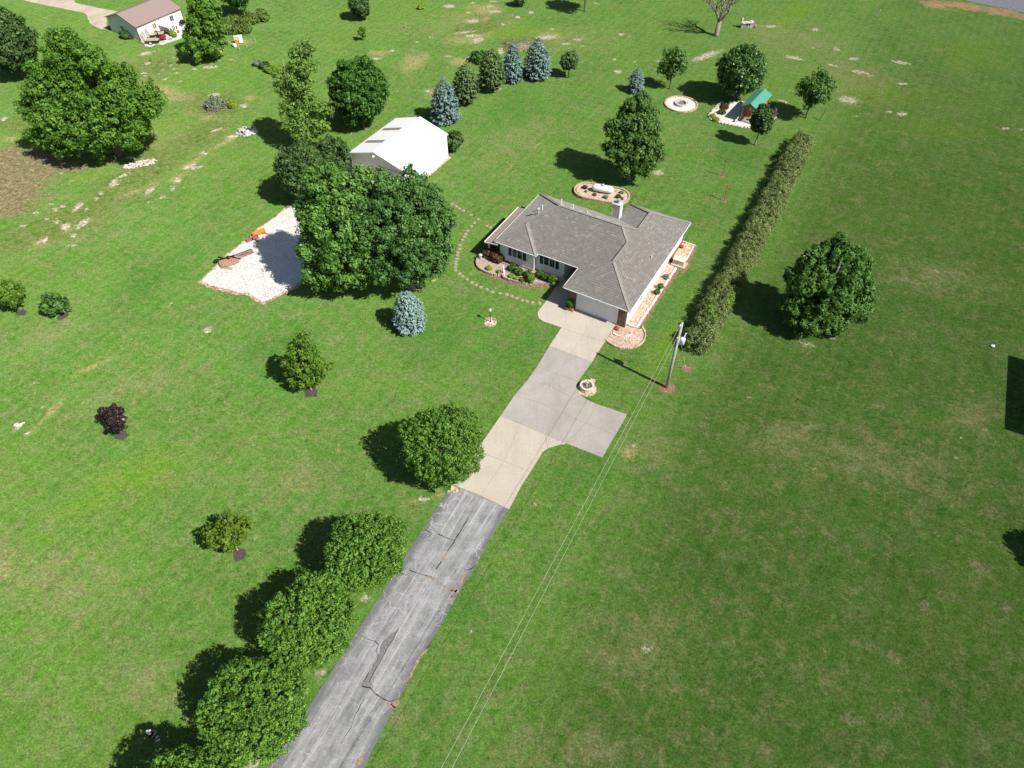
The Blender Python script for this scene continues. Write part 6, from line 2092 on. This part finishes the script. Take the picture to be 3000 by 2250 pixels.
round_tree('broadleaf_tree', 'airy green tree to the right of the cabin', 43.6, 99.6, 2.35, 2.7, 1.5, 'vase', 44, 190, .5, 22, .30, 9, .45, None, .14, 1.9, fill=.1, rag=True)
# upswept trees
def vase(name, label, x, y, a, c, zb, seed, n_cl, per, leaf, fol='vase', tr=.2, th=1., bark='bark', cat='tree', cl=.4):
    rng = np.random.default_rng(seed)
    zc = zb + c
    L = [(0, 0, zc, a * .82, a * .82, c * .86)]
    for i in range(12):
        th_ = rng.uniform(0, 6.28)
        t = rng.uniform(-.55, .75)
        rr = a * math.sqrt(max(.05, 1 - t * t)) * .72
        L.append((rr * math.cos(th_), rr * math.sin(th_), zc + c * t * .8, a * .27, a * .27, c * .34))
    cr = crown_cloud(rng, L, n_cl, cl, per, leaf, asp=.38, out=.45, updir=.9, fill=.25, minz=max(.1, zb - .3))
    return add_tree(name, label, cat, (x, y), cr, fol, tr, th, L, bark, None, False, 9, seed, zb + 2 * c)
lobed('elm_tree', 'large dark upswept tree alone on the right lawn beyond the hedge', (32.1, 54.9), [(32.06,56.50,8.83,1.65),(30.49,56.30,7.83,1.67),(34.19,56.30,7.83,1.57),(29.57,55.80,5.86,1.97),(32.22,55.50,6.11,2.71),(35.20,55.80,5.25,1.70),(29.29,55.00,3.75,1.43),(31.90,54.80,3.62,2.77),(34.87,54.80,3.30,2.30),(36.32,55.00,4.07,0.86),(30.96,54.00,2.09,1.92),(33.65,54.00,1.95,1.73),(29.93,54.30,1.80,1.06)], 45, 'vase', 200, .32, .62, 1500, .30, 24, .30, .3, .3, asp=.34, out=.4, updir=.7, fill=.2)
vase('ornamental_tree', 'small dark upswept tree in front of the cabin porch', 34.35, 92.0, 1.55, 2.3, 1.5, 46, 130, 26, .36, 'dark', .11, 1.6, 'bark_pale', cl=.3)

# --- young trees with mulch rings
def mulch(x, y, r, seed=1):
    mb = MB()
    r *= .82
    mb.prism(jag([(x + r * math.cos(a * .6283), y + r * .95 * math.sin(a * .6283)) for a in range(10)], .22, .11, seed), 0, .03)
    struct(mb.build('mulch_ring', M['mulch']))
lobed('young_maple', 'bright green young tree with a dark mulch ring left of the spruce', (-19.8, 46.1), [(-19.29,46.60,6.45,0.73),(-20.09,46.50,5.02,0.85),(-18.98,46.40,4.70,0.91),(-20.82,46.30,3.54,0.87),(-19.82,46.20,3.32,1.07),(-18.56,46.20,3.75,0.82),(-17.78,46.20,3.21,0.47),(-21.11,46.00,2.01,0.80),(-19.93,45.90,1.89,0.94),(-18.95,46.00,2.01,0.73),(-20.95,45.90,0.99,0.56)], 47, 'young', 80, .22, .45, 400, .24, 18, .19, .10, .6, bark='bark_pale', fill=.08)
mulch(-19.75, 45.75, .85)
round_tree('purple_tree', 'small dark purple leaved tree with a mulch ring on the left lawn', -36.73, 40.9, 1.2, 1.25, .7, 'purple', 48, 150, .22, 20, .17, 8, .42, None, .08, 1.0, 'bark_pale', fill=.12, rag=True)
mulch(-36.5, 40.45, .72, 2)
round_tree('young_maple', 'yellow green young tree with a mulch ring at the lower left', -22.6, 28.6, 1.65, 1.55, .9, 'yellow', 49, 170, .24, 18, .19, 9, .45, None, .09, 1.0, 'bark_pale', fill=.1, rag=True)
mulch(-22.35, 28.2, .75, 3)
round_tree('young_maple', 'rounded yellow green small tree cut by the left edge', -54.1, 57.75, 1.45, 1.65, .4, 'young', 50, 120, .36, 24, .26, 8, .42, None, .09, .8, 'bark', fill=.12, rag=True)
mulch(-53.5, 57.3, .7, 4)
round_tree('young_maple', 'small dark green rounded tree with mulch ring near the left edge', -49.05, 57.1, 1.2, 1.15, .25, 'vase', 51, 110, .32, 24, .24, 7, .42, None, .08, .7, 'bark', fill=.14, rag=True)
mulch(-48.8, 56.7, .7, 5)
round_tree('sapling', 'small airy green tree left of the round tree behind the cabin', 24.7, 108.7, 1.95, 2.4, 1.5, 'vase', 52, 120, .48, 20, .30, 9, .45, None, .10, 1.7, fill=.08, rag=True)
round_tree('lollipop_pine', 'small round headed pine on a bare trunk right of the spruce row', 9.11, 112.6, 1.5, 1.45, 1.2, 'pine', 53, 150, .34, 24, .26, 6, .38, None, .10, 1.4, fill=.25)
round_tree('sapling', 'thin pale green sapling alone in the far meadow', -25.9, 126.5, .75, .95, .4, 'young', 54, 34, .28, 14, .24, 5, .5, None, .05, .6, fill=.05, rag=True)
round_tree('broadleaf_tree', 'tree at the top edge left of the bare tree, mostly outside the picture', 13.4, 139.0, 3.0, 2.2, 2.9, 'vase', 55, 160, .6, 20, .36, 8, .42, None, .16, 2.8, fill=.1)
round_tree('bush', 'low olive bush at the top edge above the spruce row', 1.4, 141.4, 1.4, 1.2, .1, 'mid', 56, 90, .4, 20, .30, 6, .42, None, .06, .4, cat='bush')
round_tree('bush', 'dark green bush behind the right corner of the white barn', -8.15, 90.6, 1.3, 1.45, .05, 'dark', 57, 130, .32, 24, .26, 6, .38, None, .06, .4, cat='bush')
mulch(-8.2, 90.2, .5, 6)

# --- spruces and pines
def spruce(name, label, x, y, a, h, fol, seed, z0=.12, pw=.8, blunt=.25, leaf=.34, levels=None, br=20, per=16, group=None, droop=.10):
    rng = np.random.default_rng(seed)
    lv = levels or max(10, int(h / .30))
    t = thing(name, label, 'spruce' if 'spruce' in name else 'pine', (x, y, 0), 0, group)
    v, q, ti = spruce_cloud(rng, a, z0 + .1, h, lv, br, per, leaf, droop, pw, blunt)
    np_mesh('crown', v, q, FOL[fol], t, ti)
    mb = MB()
    mb.tube([(0, 0, -.1), (0, 0, h * .5), (0, 0, h)], [.16, .10, .015], 8)
    mb.build('trunk', M['bark'], t, True)
    return t
spruce('blue_spruce', 'pale blue spruce on the front lawn left of the lamp post', -10.8, 54.85, 1.72, 5.1, 'blue', 61, blunt=.95, pw=.62, leaf=.30, br=24, per=20)
SG = 'row of evergreens behind the white barn'
spruce('blue_spruce', 'blue spruce at the near end of the evergreen row beside the white barn', -9.75, 98.9, 2.25, 6.3, 'blue2', 62, blunt=.75, pw=.66, group=SG, leaf=.40)
spruce('green_pine', 'green pine second from the white barn in the evergreen row', -6.95, 104.0, 1.95, 5.9, 'pine', 63, .7, blunt=.8, pw=.6, group=SG, leaf=.40, droop=-.05)
spruce('green_pine', 'taller green pine in the middle of the evergreen row', -3.1, 108.1, 2.05, 6.3, 'pine', 64, .8, blunt=.9, pw=.55, group=SG, leaf=.40, droop=-.05)
spruce('blue_spruce', 'narrow blue grey spruce fourth in the evergreen row', .1, 111.3, 1.62, 5.7, 'blue2', 65, .2, blunt=.8, pw=.62, group=SG, leaf=.38)
spruce('blue_spruce', 'broad dark blue spruce at the far end of the evergreen row', 4.05, 112.6, 2.2, 6.0, 'blue2', 66, .2, blunt=.85, pw=.62, group=SG, leaf=.40)
spruce('blue_spruce', 'small blue spruce alone left of the gravel fire circle', 19.25, 107.8, 1.32, 3.7, 'blue2', 67, blunt=.7, pw=.66, leaf=.32, br=16)

# --- bare tree
def bare_tree():
    t = thing('bare_tree', 'leafless grey tree at the top edge beside the stone stack', 'tree', (35.81, 128.5, 0))
    mb = MB()
    rg = random.Random(4)
    def grow(p, d, L, r, lvl):
        q = p + d * L * .5 + Vector((rg.uniform(-.1, .1), rg.uniform(-.1, .1), 0)) * L * .3
        e = p + d * L
        mb.tube([p, q, e], [r, r * .82, r * .6], 7 if lvl < 2 else 4, False)
        if lvl == 5:
            return
        for k in range(3 if lvl < 4 else 2):
            a = rg.uniform(0, 6.283)
            up = Vector((math.cos(a), math.sin(a), rg.uniform(.1, .7)))
            nd = (d * rg.uniform(.7, 1.0) + up * rg.uniform(.5, .85)).normalized()
            grow(e - d * L * rg.uniform(0, .25), nd, L * rg.uniform(.62, .86), r * rg.uniform(.48, .62), lvl + 1)
    mb.tube([(0, 0, -.1), (0, 0, .4), (.1, 0, 2.6)], [.62, .42, .36], 10)
    for k in range(6):
        a = 6.283 * k / 6 + .3
        grow(Vector((.1 + .12 * math.cos(a), .12 * math.sin(a), 2.4)), Vector((math.cos(a) * .62, math.sin(a) * .62, 1)).normalized(), 2.3, .20, 1)
    mb.build('trunk', M['bark_grey'], t, True)
    # a few clumps of surviving leaf on one limb
bare_tree()

# --- shrubs
def shrub(label, loc, r, h, fol, seed, name='shrub', group=None, n=70, leaf=.14, cl=.16, per=22, asp=.7, updir=None, flat=None):
    rng = np.random.default_rng(seed)
    L = [(0, 0, h * .5, r * .85, r * .85, h * .46)] + [(math.cos(k * 1.7) * r * .45, math.sin(k * 1.7) * r * .45, h * (.4 + .12 * (k % 3)), r * .5, r * .5, h * .38) for k in range(5)]
    t = thing(name, label, 'shrub', loc if len(loc) == 3 else (loc[0], loc[1], 0), 0, group)
    v, q, ti = crown_cloud(rng, L, n, cl, per, leaf, asp, .8, updir, fill=.3, minz=.03)
    np_mesh('foliage', v, q, FOL[fol], t, ti)
    mb = MB()
    for k in range(3):
        mb.tube([(0, 0, -.05), (math.cos(k * 2.1) * r * .5, math.sin(k * 2.1) * r * .5, h * .6)], [.03, .012], 5)
    mb.build('stem', M['bark'], t)
    return t
FG = 'shrubs in the front bed of the house'
for k, (u, v, r, h, f, lab) in enumerate(((-15.55, 2.75, .62, 1.0, 'box', 'round green shrub right beside the white bird statue'),
     (-14.55, 2.5, .68, 1.05, 'box', 'large round green shrub below the left window of the house'),
     (-13.45, 2.75, .58, .95, 'box', 'darker round green shrub under the corner of the projecting wall'),
     (-12.25, 3.3, .62, 1.1, 'box', 'leftmost of the three round shrubs under the right window'),
     (-11.5, 3.15, .58, 1.1, 'box', 'middle one of the three round shrubs under the right window'),
     (-10.6, 3.15, .70, 1.25, 'box', 'rightmost and largest of the three round shrubs under the right window'),
     (-17.9, 1.55, .42, .50, 'lime', 'lime green low shrub on the left end of the front bed wall'),
     (-16.55, 1.55, .26, .4, 'lime', 'tiny lime green shrub just left of the white bird statue'),
     (-15.0, 1.65, .36, .45, 'lime', 'lime green low shrub on the pale rock right of the statue'),
     (-14.25, 1.55, .32, .4, 'lime', 'smaller lime green shrub next to the leafy tall shrub'),
     (-10.1, 2.85, .28, .5, 'lime', 'yellow green shrub at the right end of the front bed wall'))):
    shrub(lab, HW(u, v - .12, .2), r * .80, h * .78, f, 70 + k, 'shrub', FG, 60, .11, .12)
shrub('tall bright green leafy shrub in the middle of the front bed', HW(-12.75, 1.85, .2), .48, 1.15, 'young', 85, 'shrub', FG, 80, .2, .16, 20, .35, .9)
shrub('dark rock like shrub at the foot of the tall leafy shrub', HW(-13.5, 1.5, .15), .30, .5, 'dark', 86, 'shrub', FG, 40, .12)
for k, (u, v, r, h) in enumerate(((-19.0, 3.6, .95, 1.2), (-17.85, 3.35, .9, 1.1))):
    shrub(['dark bronze red bush under the porch roof, the left one', 'dark bronze red bush beside the house corner, the right one'][k], HW(u, v, .2), r, h, 'bronze', 88 + k, 'barberry_bush', 'bronze bushes at the left end of the front bed', 110, .13)
shrub('green trailing plant in the orange wooden planter box', HW(-6.85, .10, .40), .36, .95, 'box', 90, 'potted_plant', None, 50, .18, .14, 18, .4, .8)
for k, (u, v, r, h, f, lab) in enumerate(((.42, 7.3, .30, .5, 'box', 'nearer of the two small green shrubs in the side bed'), (.42, 8.35, .30, .5, 'box', 'farther of the two small green shrubs in the side bed'), (.35, 10.3, .30, .4, 'grey', 'greyish low shrub in the side bed near the generator'))):
    shrub(lab, HW(u, v, .1), r, h, f, 92 + k, 'shrub', 'shrubs in the side bed of the house', 40)
for k, (x, y, r, f, lab) in enumerate(((-2.35, .25, .34, 'bronze', 'bronze tuft at the left end of the propane tank bed'), (-2.0, -.5, .13, 'dark', 'small dark tuft below the bronze one at the left of the tank bed'), (-.75, -.85, .22, 'bronze', 'small bronze tuft in front of the propane tank'), (.75, -1.0, .34, 'grey', 'grey green tuft at the front edge of the tank bed'), (2.25, -.35, .36, 'bronze', 'dark red tuft at the right of the tank bed behind the chimney'), (2.75, -.6, .22, 'box', 'green tuft beside the dark red one at the right of the tank bed'), (2.45, .75, .26, 'grey', 'grey tuft at the far right of the tank bed'))):
    shrub(lab, world_of(tb, (x, y, .3)), r, r * 1.1, f, 100 + k, 'tuft', 'tufts in the propane tank bed', 40, .12, .1, 16, .3, .8)
for k, (p, r, h, f, lab) in enumerate((((32.04,102.49), .75, .6, 'bronze', 'reddish purple plant in the cabin bed'), ((31.39,100.92), .6, .6, 'box', 'grassy green plant in the cabin bed below the purple one'), ((29.80,99.81), .45, .4, 'lime', 'yellow green plant at the left tip of the cabin bed'), ((30.06,98.83), .4, .35, 'lime', 'yellow green plant on the stone edge of the cabin bed'), ((32.56,103.41), .45, .5, 'dark', 'dark plant at the back edge of the cabin bed'), ((38.96,101.70), .4, .9, 'dark', 'dark green shrub at the right rear corner of the cabin'))):
    shrub(lab, p, r, h, f, 110 + k, 'plant', 'plants in the cabin bed', 60, .18, .16, 16, .4, .7)
# garden pot plant by the greenhouse, weeds by the shed gable
v_, q_, t_ = crown_cloud(np.random.default_rng(120), [(0, 0, .55, .55, .55, .5)], 60, .2, 22, .22, minz=.03)
np_mesh('foliage', v_, q_, FOL['lime'], gp, t_)
m_ = MB()
m_.lathe([(.2, 0), (.28, .3), (.24, .3)], (0, 0, 0), 10)
m_.build('pot', M['redbrick'], gp)
shrub('low green bush against the left gable wall of the white shed', (-67.31,127.62), .9, 1.0, 'box', 121, 'shrub', None, 80, .28, .25)
shrub('brownish weed clump at the front corner of the white shed', (-66.51,127.12), .4, .6, 'bronze', 122, 'shrub', None, 40, .2, .16)
# leafy tops of the cut brush
v_, q_, t_ = crown_cloud(np.random.default_rng(123), [(-.6, 0, .5, 1.2, 1.1, .6), (.3, .3, .6, 1.0, .9, .6), (-.5, .9, .8, .6, .5, .6)], 150, .3, 14, .34, .35, .5, .5, fill=.1, minz=.05)
np_mesh('leaves', v_, q_, FOL['grey'], bpl, t_)
v_, q_, t_ = crown_cloud(np.random.default_rng(124), [(0, 0, .8, 1.6, 1.2, .9)], 90, .4, 16, .34, minz=.05)
tb2 = thing('bush', 'green cut pine boughs heaped behind the middle pine', 'bush', (-5.28,118.21))
np_mesh('foliage', v_, q_, FOL['round8'], tb2, t_)

# --- hedge
def hedge():
    t = thing('hedge', 'long grey green hedge separating the house lawn from the right field', 'hedge', (0, 0, 0))
    A, B = Vector((19.15, 51.85, 0)), Vector((40.9, 91.6, 0))
    d = (B - A).normalized()
    n = Vector((d.y, -d.x, 0))
    rng = np.random.default_rng(130)
    L = []
    N = 44
    for k in range(N):
        p = A.lerp(B, k / (N - 1))
        for s in (-.45, .5):
            L.append((p.x + n.x * s + rng.normal(0, .12), p.y + n.y * s + rng.normal(0, .12), 1.0 + rng.normal(0, .10), 1.04 * rng.uniform(.82, 1.14), 1.04 * rng.uniform(.82, 1.14), rng.uniform(.92, 1.08)))
    v, q, ti = crown_cloud(rng, L, 3600, .28, 24, .17, .45, .55, .35, shell=(.80, 1.12), fill=.12, minz=.05, topbias=.5)
    np_mesh('foliage', v, q, FOL['hedge'], t, ti)
    L2 = []
    for s, o, r in ((.075, .15, .62), (.10, -.4, .5), (.16, .9, .5), (.145, .8, .4), (.60, .7, .3), (.28, .3, .3)):
        p = A.lerp(B, s)
        L2.append((p.x + n.x * o, p.y + n.y * o, 1.75, r, r, .36))
    v, q, ti = crown_cloud(rng, L2, 130, .2, 16, .24, .7, .7, minz=.3)
    np_mesh('vine', v, q, FOL['vine'], t, ti)
    mb = MB()
    for k in range(60):
        p = A.lerp(B, (k + .5) / 60)
        mb.tube([(p.x, p.y, -.05), (p.x + rng.normal(0, .3), p.y + rng.normal(0, .3), 1.3)], [.05, .02], 5)
    mb.build('stem', M['bark'], t)
hedge()

# --- corn and vegetable rows in the far garden
def crop_row(label, a, b, w, h, n, seed, fol='corn', leaf=.55):
    t = thing('corn_row', label, 'crop row', (a[0], a[1], 0), 0, 'leafy rows in the far garden')
    rng = np.random.default_rng(seed)
    L = []
    for k in range(n):
        s = (k + .5) / n
        L.append(((b[0] - a[0]) * s + rng.normal(0, .15), (b[1] - a[1]) * s + rng.normal(0, .15), h * .5 * rng.uniform(.7, 1.2), w, w, h * .5))
    v, q, ti = crown_cloud(rng, L, n * 12, .35, 12, leaf, .28, .5, .9, fill=.1, minz=.03)
    np_mesh('leaves', v, q, FOL[fol], t, ti)
    mb = MB()
    for l in L:
        mb.tube([(l[0], l[1], -.02), (l[0], l[1], h * .8)], [.04, .02], 5)
    mb.build('stalk', plain('stalk_' + str(seed), (.16, .2, .06), .8), t)
crop_row('tall yellow green leafy row nearest the bushy tree by the white shed', (-50.36,128.94), (-46.23,129.94), .6, 1.5, 8, 131)
crop_row('middle yellow green leafy row of the far garden', (-50.98,132.33), (-49.32,133.72), .55, 1.3, 5, 132)
crop_row('long yellow green leafy row at the back of the far garden', (-48.25,132.33), (-45.44,134.42), .6, 1.4, 7, 133)
shrub('round yellow green bush at the right end of the far garden rows', (-44.92,134.71), .95, 2.0, 'corn', 134, 'bush', None, 70, .34, .3)
shrub('small dark green bush above the far garden rows', (-48.09,136.49), .5, .8, 'dark', 135, 'bush', None, 40, .25, .2)
shrub('dark leafy plant in the small bed left of the poplar', (-40.29,115.77), .75, .9, 'dark', 136, 'plant', None, 60, .3, .25)
shrub('bright green leafy plant in the small bed left of the poplar', (-39.15,114.77), 1.1, .6, 'vine', 137, 'plant', None, 70, .3, .25)
shrub('pale green weedy plant at the left of the small bed near the poplar', (-41.74,116.93), .8, .7, 'grey', 138, 'plant', None, 60, .25, .2)
shrub('straw coloured weeds at the right of the cut brush heap', (-42.39,102.83), .7, .9, 'lime', 139, 'plant', None, 40, .3, .2, 12, .25, .9)
shrub('small thin green plant in the meadow above the sapling', (-16.99,140.18), .6, .7, 'lime', 140, 'plant', None, 30, .25, .2)

# trees beyond the right edge, their crowns' shadows fall inside
round_tree('broadleaf_tree', 'tree at the right edge of the right lawn, only its shadow edge in view', 45.2, 26.6, 2.0, 2.0, .8, 'vase', 141, 150, .45, 22, .32, 8, .42)
round_tree('broadleaf_tree', 'tree at the lower right edge, only its shadow tip in view', 34.2, 7.6, 2.0, 2.4, .8, 'vase', 142, 130, .45, 22, .32, 8, .42)

# ------------------------------------------------------------------ person in the shade of the bottom tree
def skin_mesh(name, pts, edges, rad, mat, parent, root=0, sub=1):
    me = bpy.data.meshes.new(name)
    me.from_pydata(pts, edges, [])
    me.materials.append(mat)
    o = bpy.data.objects.new(name, me)
    COL.objects.link(o)
    o.parent = parent
    md_ = o.modifiers.new('skin', 'SKIN')
    md_.use_smooth_shade = True
    sv = me.skin_vertices[0].data if me.skin_vertices else None
    if sv is None:
        return o
    for i, r in enumerate(rad):
        r = r if hasattr(r, '__len__') else (r, r)
        sv[i].radius = r
        sv[i].use_root = (i == root)
    s = o.modifiers.new('sub', 'SUBSURF')
    s.levels = s.render_levels = sub
    return o

def make_skin_layer(me):
    bm = bmesh.new()
    bm.from_mesh(me)
    bm.verts.layers.skin.verify()
    bm.to_mesh(me)
    bm.free()

def person():
    # faces local +X, built standing at the origin
    t = thing('person', 'person in black shirt and white cap standing in tree shade, hands held before the chest', 'person', (-24.5, 14.15, 0), R(38))
    P = [(0, 0, .93), (0, 0, 1.12), (0, 0, 1.30), (-.01, 0, 1.45), (.02, 0, 1.53), (.05, 0, 1.62), (.05, 0, 1.72)]
    rad = [(.15, .13), (.15, .11), (.17, .12), (.10, .08), .055, (.075, .085), (.07, .08)]
    E = [(0, 1), (1, 2), (2, 3), (3, 4), (4, 5), (5, 6)]
    def add(p, r, link):
        P.append(p)
        rad.append(r)
        E.append((link, len(P) - 1))
        return len(P) - 1
    for s in (-1, 1):
        h = add((0, s * .10, .86), .095, 0)
        k = add((.03, s * .11, .50), .062, h)
        a = add((0, s * .12, .10), .042, k)
        add((.14, s * .13, .045), (.04, .035), a)
        sh = add((-.01, s * .19, 1.40), .065, 3)
        el = add((-.02, s * .27, 1.13), .045, sh)
        wr = add((.22, s * .14, 1.12), .032, el)
        pm = add((.30, s * .12, 1.13), (.035, .02), wr)
        for j, (dy, L) in enumerate(((-.03, .07), (-.01, .085), (.01, .08), (.03, .062))):
            f = add((.345, s * .12 + dy, 1.135), .010, pm)
            add((.345 + L * .6, s * .12 + dy - s * .02, 1.12), .009, f)
        th = add((.285, s * .12 - s * .035, 1.15), .012, pm)
        add((.33, s * .12 - s * .06, 1.16), .010, th)
    def mk(name, P, E, rad, mat, root=0):
        me = bpy.data.meshes.new(name)
        me.from_pydata(P, E, [])
        make_skin_layer(me)
        me.materials.append(mat)
        o = bpy.data.objects.new(name, me)
        COL.objects.link(o)
        o.parent = t
        sk = o.modifiers.new('skin', 'SKIN')
        sk.use_smooth_shade = True
        sv = me.skin_vertices[0].data
        for i, r in enumerate(rad):
            sv[i].radius = r if hasattr(r, '__len__') else (r, r)
            sv[i].use_root = (i == root)
        ss_ = o.modifiers.new('sub', 'SUBSURF')
        ss_.levels = ss_.render_levels = 1
        return o
    skin = plain('skin', (.50, .33, .25), .55, .06)
    mk('body', P, E, rad, skin)
    # shirt with short sleeves
    SP = [(0, 0, .90), (0, 0, 1.12), (0, 0, 1.31), (-.01, 0, 1.46), (-.01, .20, 1.41), (-.02, .25, 1.23), (-.01, -.20, 1.41), (-.02, -.25, 1.23)]
    mk('shirt', SP, [(0, 1), (1, 2), (2, 3), (3, 4), (4, 5), (3, 6), (6, 7)], [(.175, .15), (.17, .13), (.19, .14), (.11, .09), .08, .07, .08, .07], plain('black_cloth', (.012, .012, .014), .8, .2))
    HP = [(0, 0, .92), (0, .10, .84), (.03, .115, .56), (0, -.10, .84), (.03, -.115, .56)]
    mk('shorts', HP, [(0, 1), (1, 2), (0, 3), (3, 4)], [(.165, .145), .115, .095, .115, .095], plain('grey_shorts', (.06, .065, .075), .8, .2))
    hd = MB()
    hd.lump((.055, 0, 1.70), (.105, .088, .125), 3, 14, 9, 0)
    hd.lump((.155, 0, 1.685), (.022, .015, .026), 3, 6, 4, 0)
    for s in (-1, 1):
        hd.lump((.05, s * .088, 1.69), (.022, .012, .032), 3, 6, 4, 0)
    ho = hd.build('head', skin, t, True)
    ey = MB()
    for s in (-1, 1):
        ey.lump((.145, s * .034, 1.712), (.012, .016, .009), 3, 6, 4, 0)
    ey.build('eye', M['black'], ho)
    mo = MB()
    mo.lump((.150, 0, 1.638), (.010, .026, .008), 3, 6, 4, 0)
    mo.build('mouth', M['pinkred'], ho)
    cp = MB()
    cp.lathe([(.118, 0), (.120, .03), (.105, .075), (.06, .105), (.01, .112)], (.045, 0, 1.735), 16)
    cp.add([(.10, -.085, 1.742), (.235, -.06, 1.728), (.255, 0, 1.728), (.235, .06, 1.728), (.10, .085, 1.742), (.10, -.085, 1.75), (.235, -.06, 1.737), (.255, 0, 1.737), (.235, .06, 1.737), (.10, .085, 1.75)], [(4, 3, 2, 1, 0), (5, 6, 7, 8, 9), (0, 1, 6, 5), (1, 2, 7, 6), (2, 3, 8, 7), (3, 4, 9, 8)])
    cp.build('cap', plain('pale_cap', (.78, .84, .92), .7, .05), t, True)
    for s in (-1, 1):
        sh = MB()
        sh.lump((.05, s * .125, .055), (.16, .058, .06), 3, 10, 6, 0)
        sh.lump((.12, s * .13, .045), (.10, .062, .048), 3, 8, 5, 0)
        sh.build('shoe', plain('white_shoe', (.72, .74, .76), .6, .08), t, True)
    rc = thing('remote_controller', 'small grey remote controller held by the person in the shade', 'controller', (-24.5 + .32 * math.cos(R(38)), 14.15 + .32 * math.sin(R(38)), 1.165), R(38))
    b = MB()
    b.box(-.05, .05, -.085, .085, 0, .03)
    b.build('body', M['greymetal'], rc)
    b = MB()
    for s in (-1, 1):
        b.tube([(.02, s * .05, .03), (.02, s * .05, .05)], .008, 6)
    b.build('stick', M['black'], rc)
person()
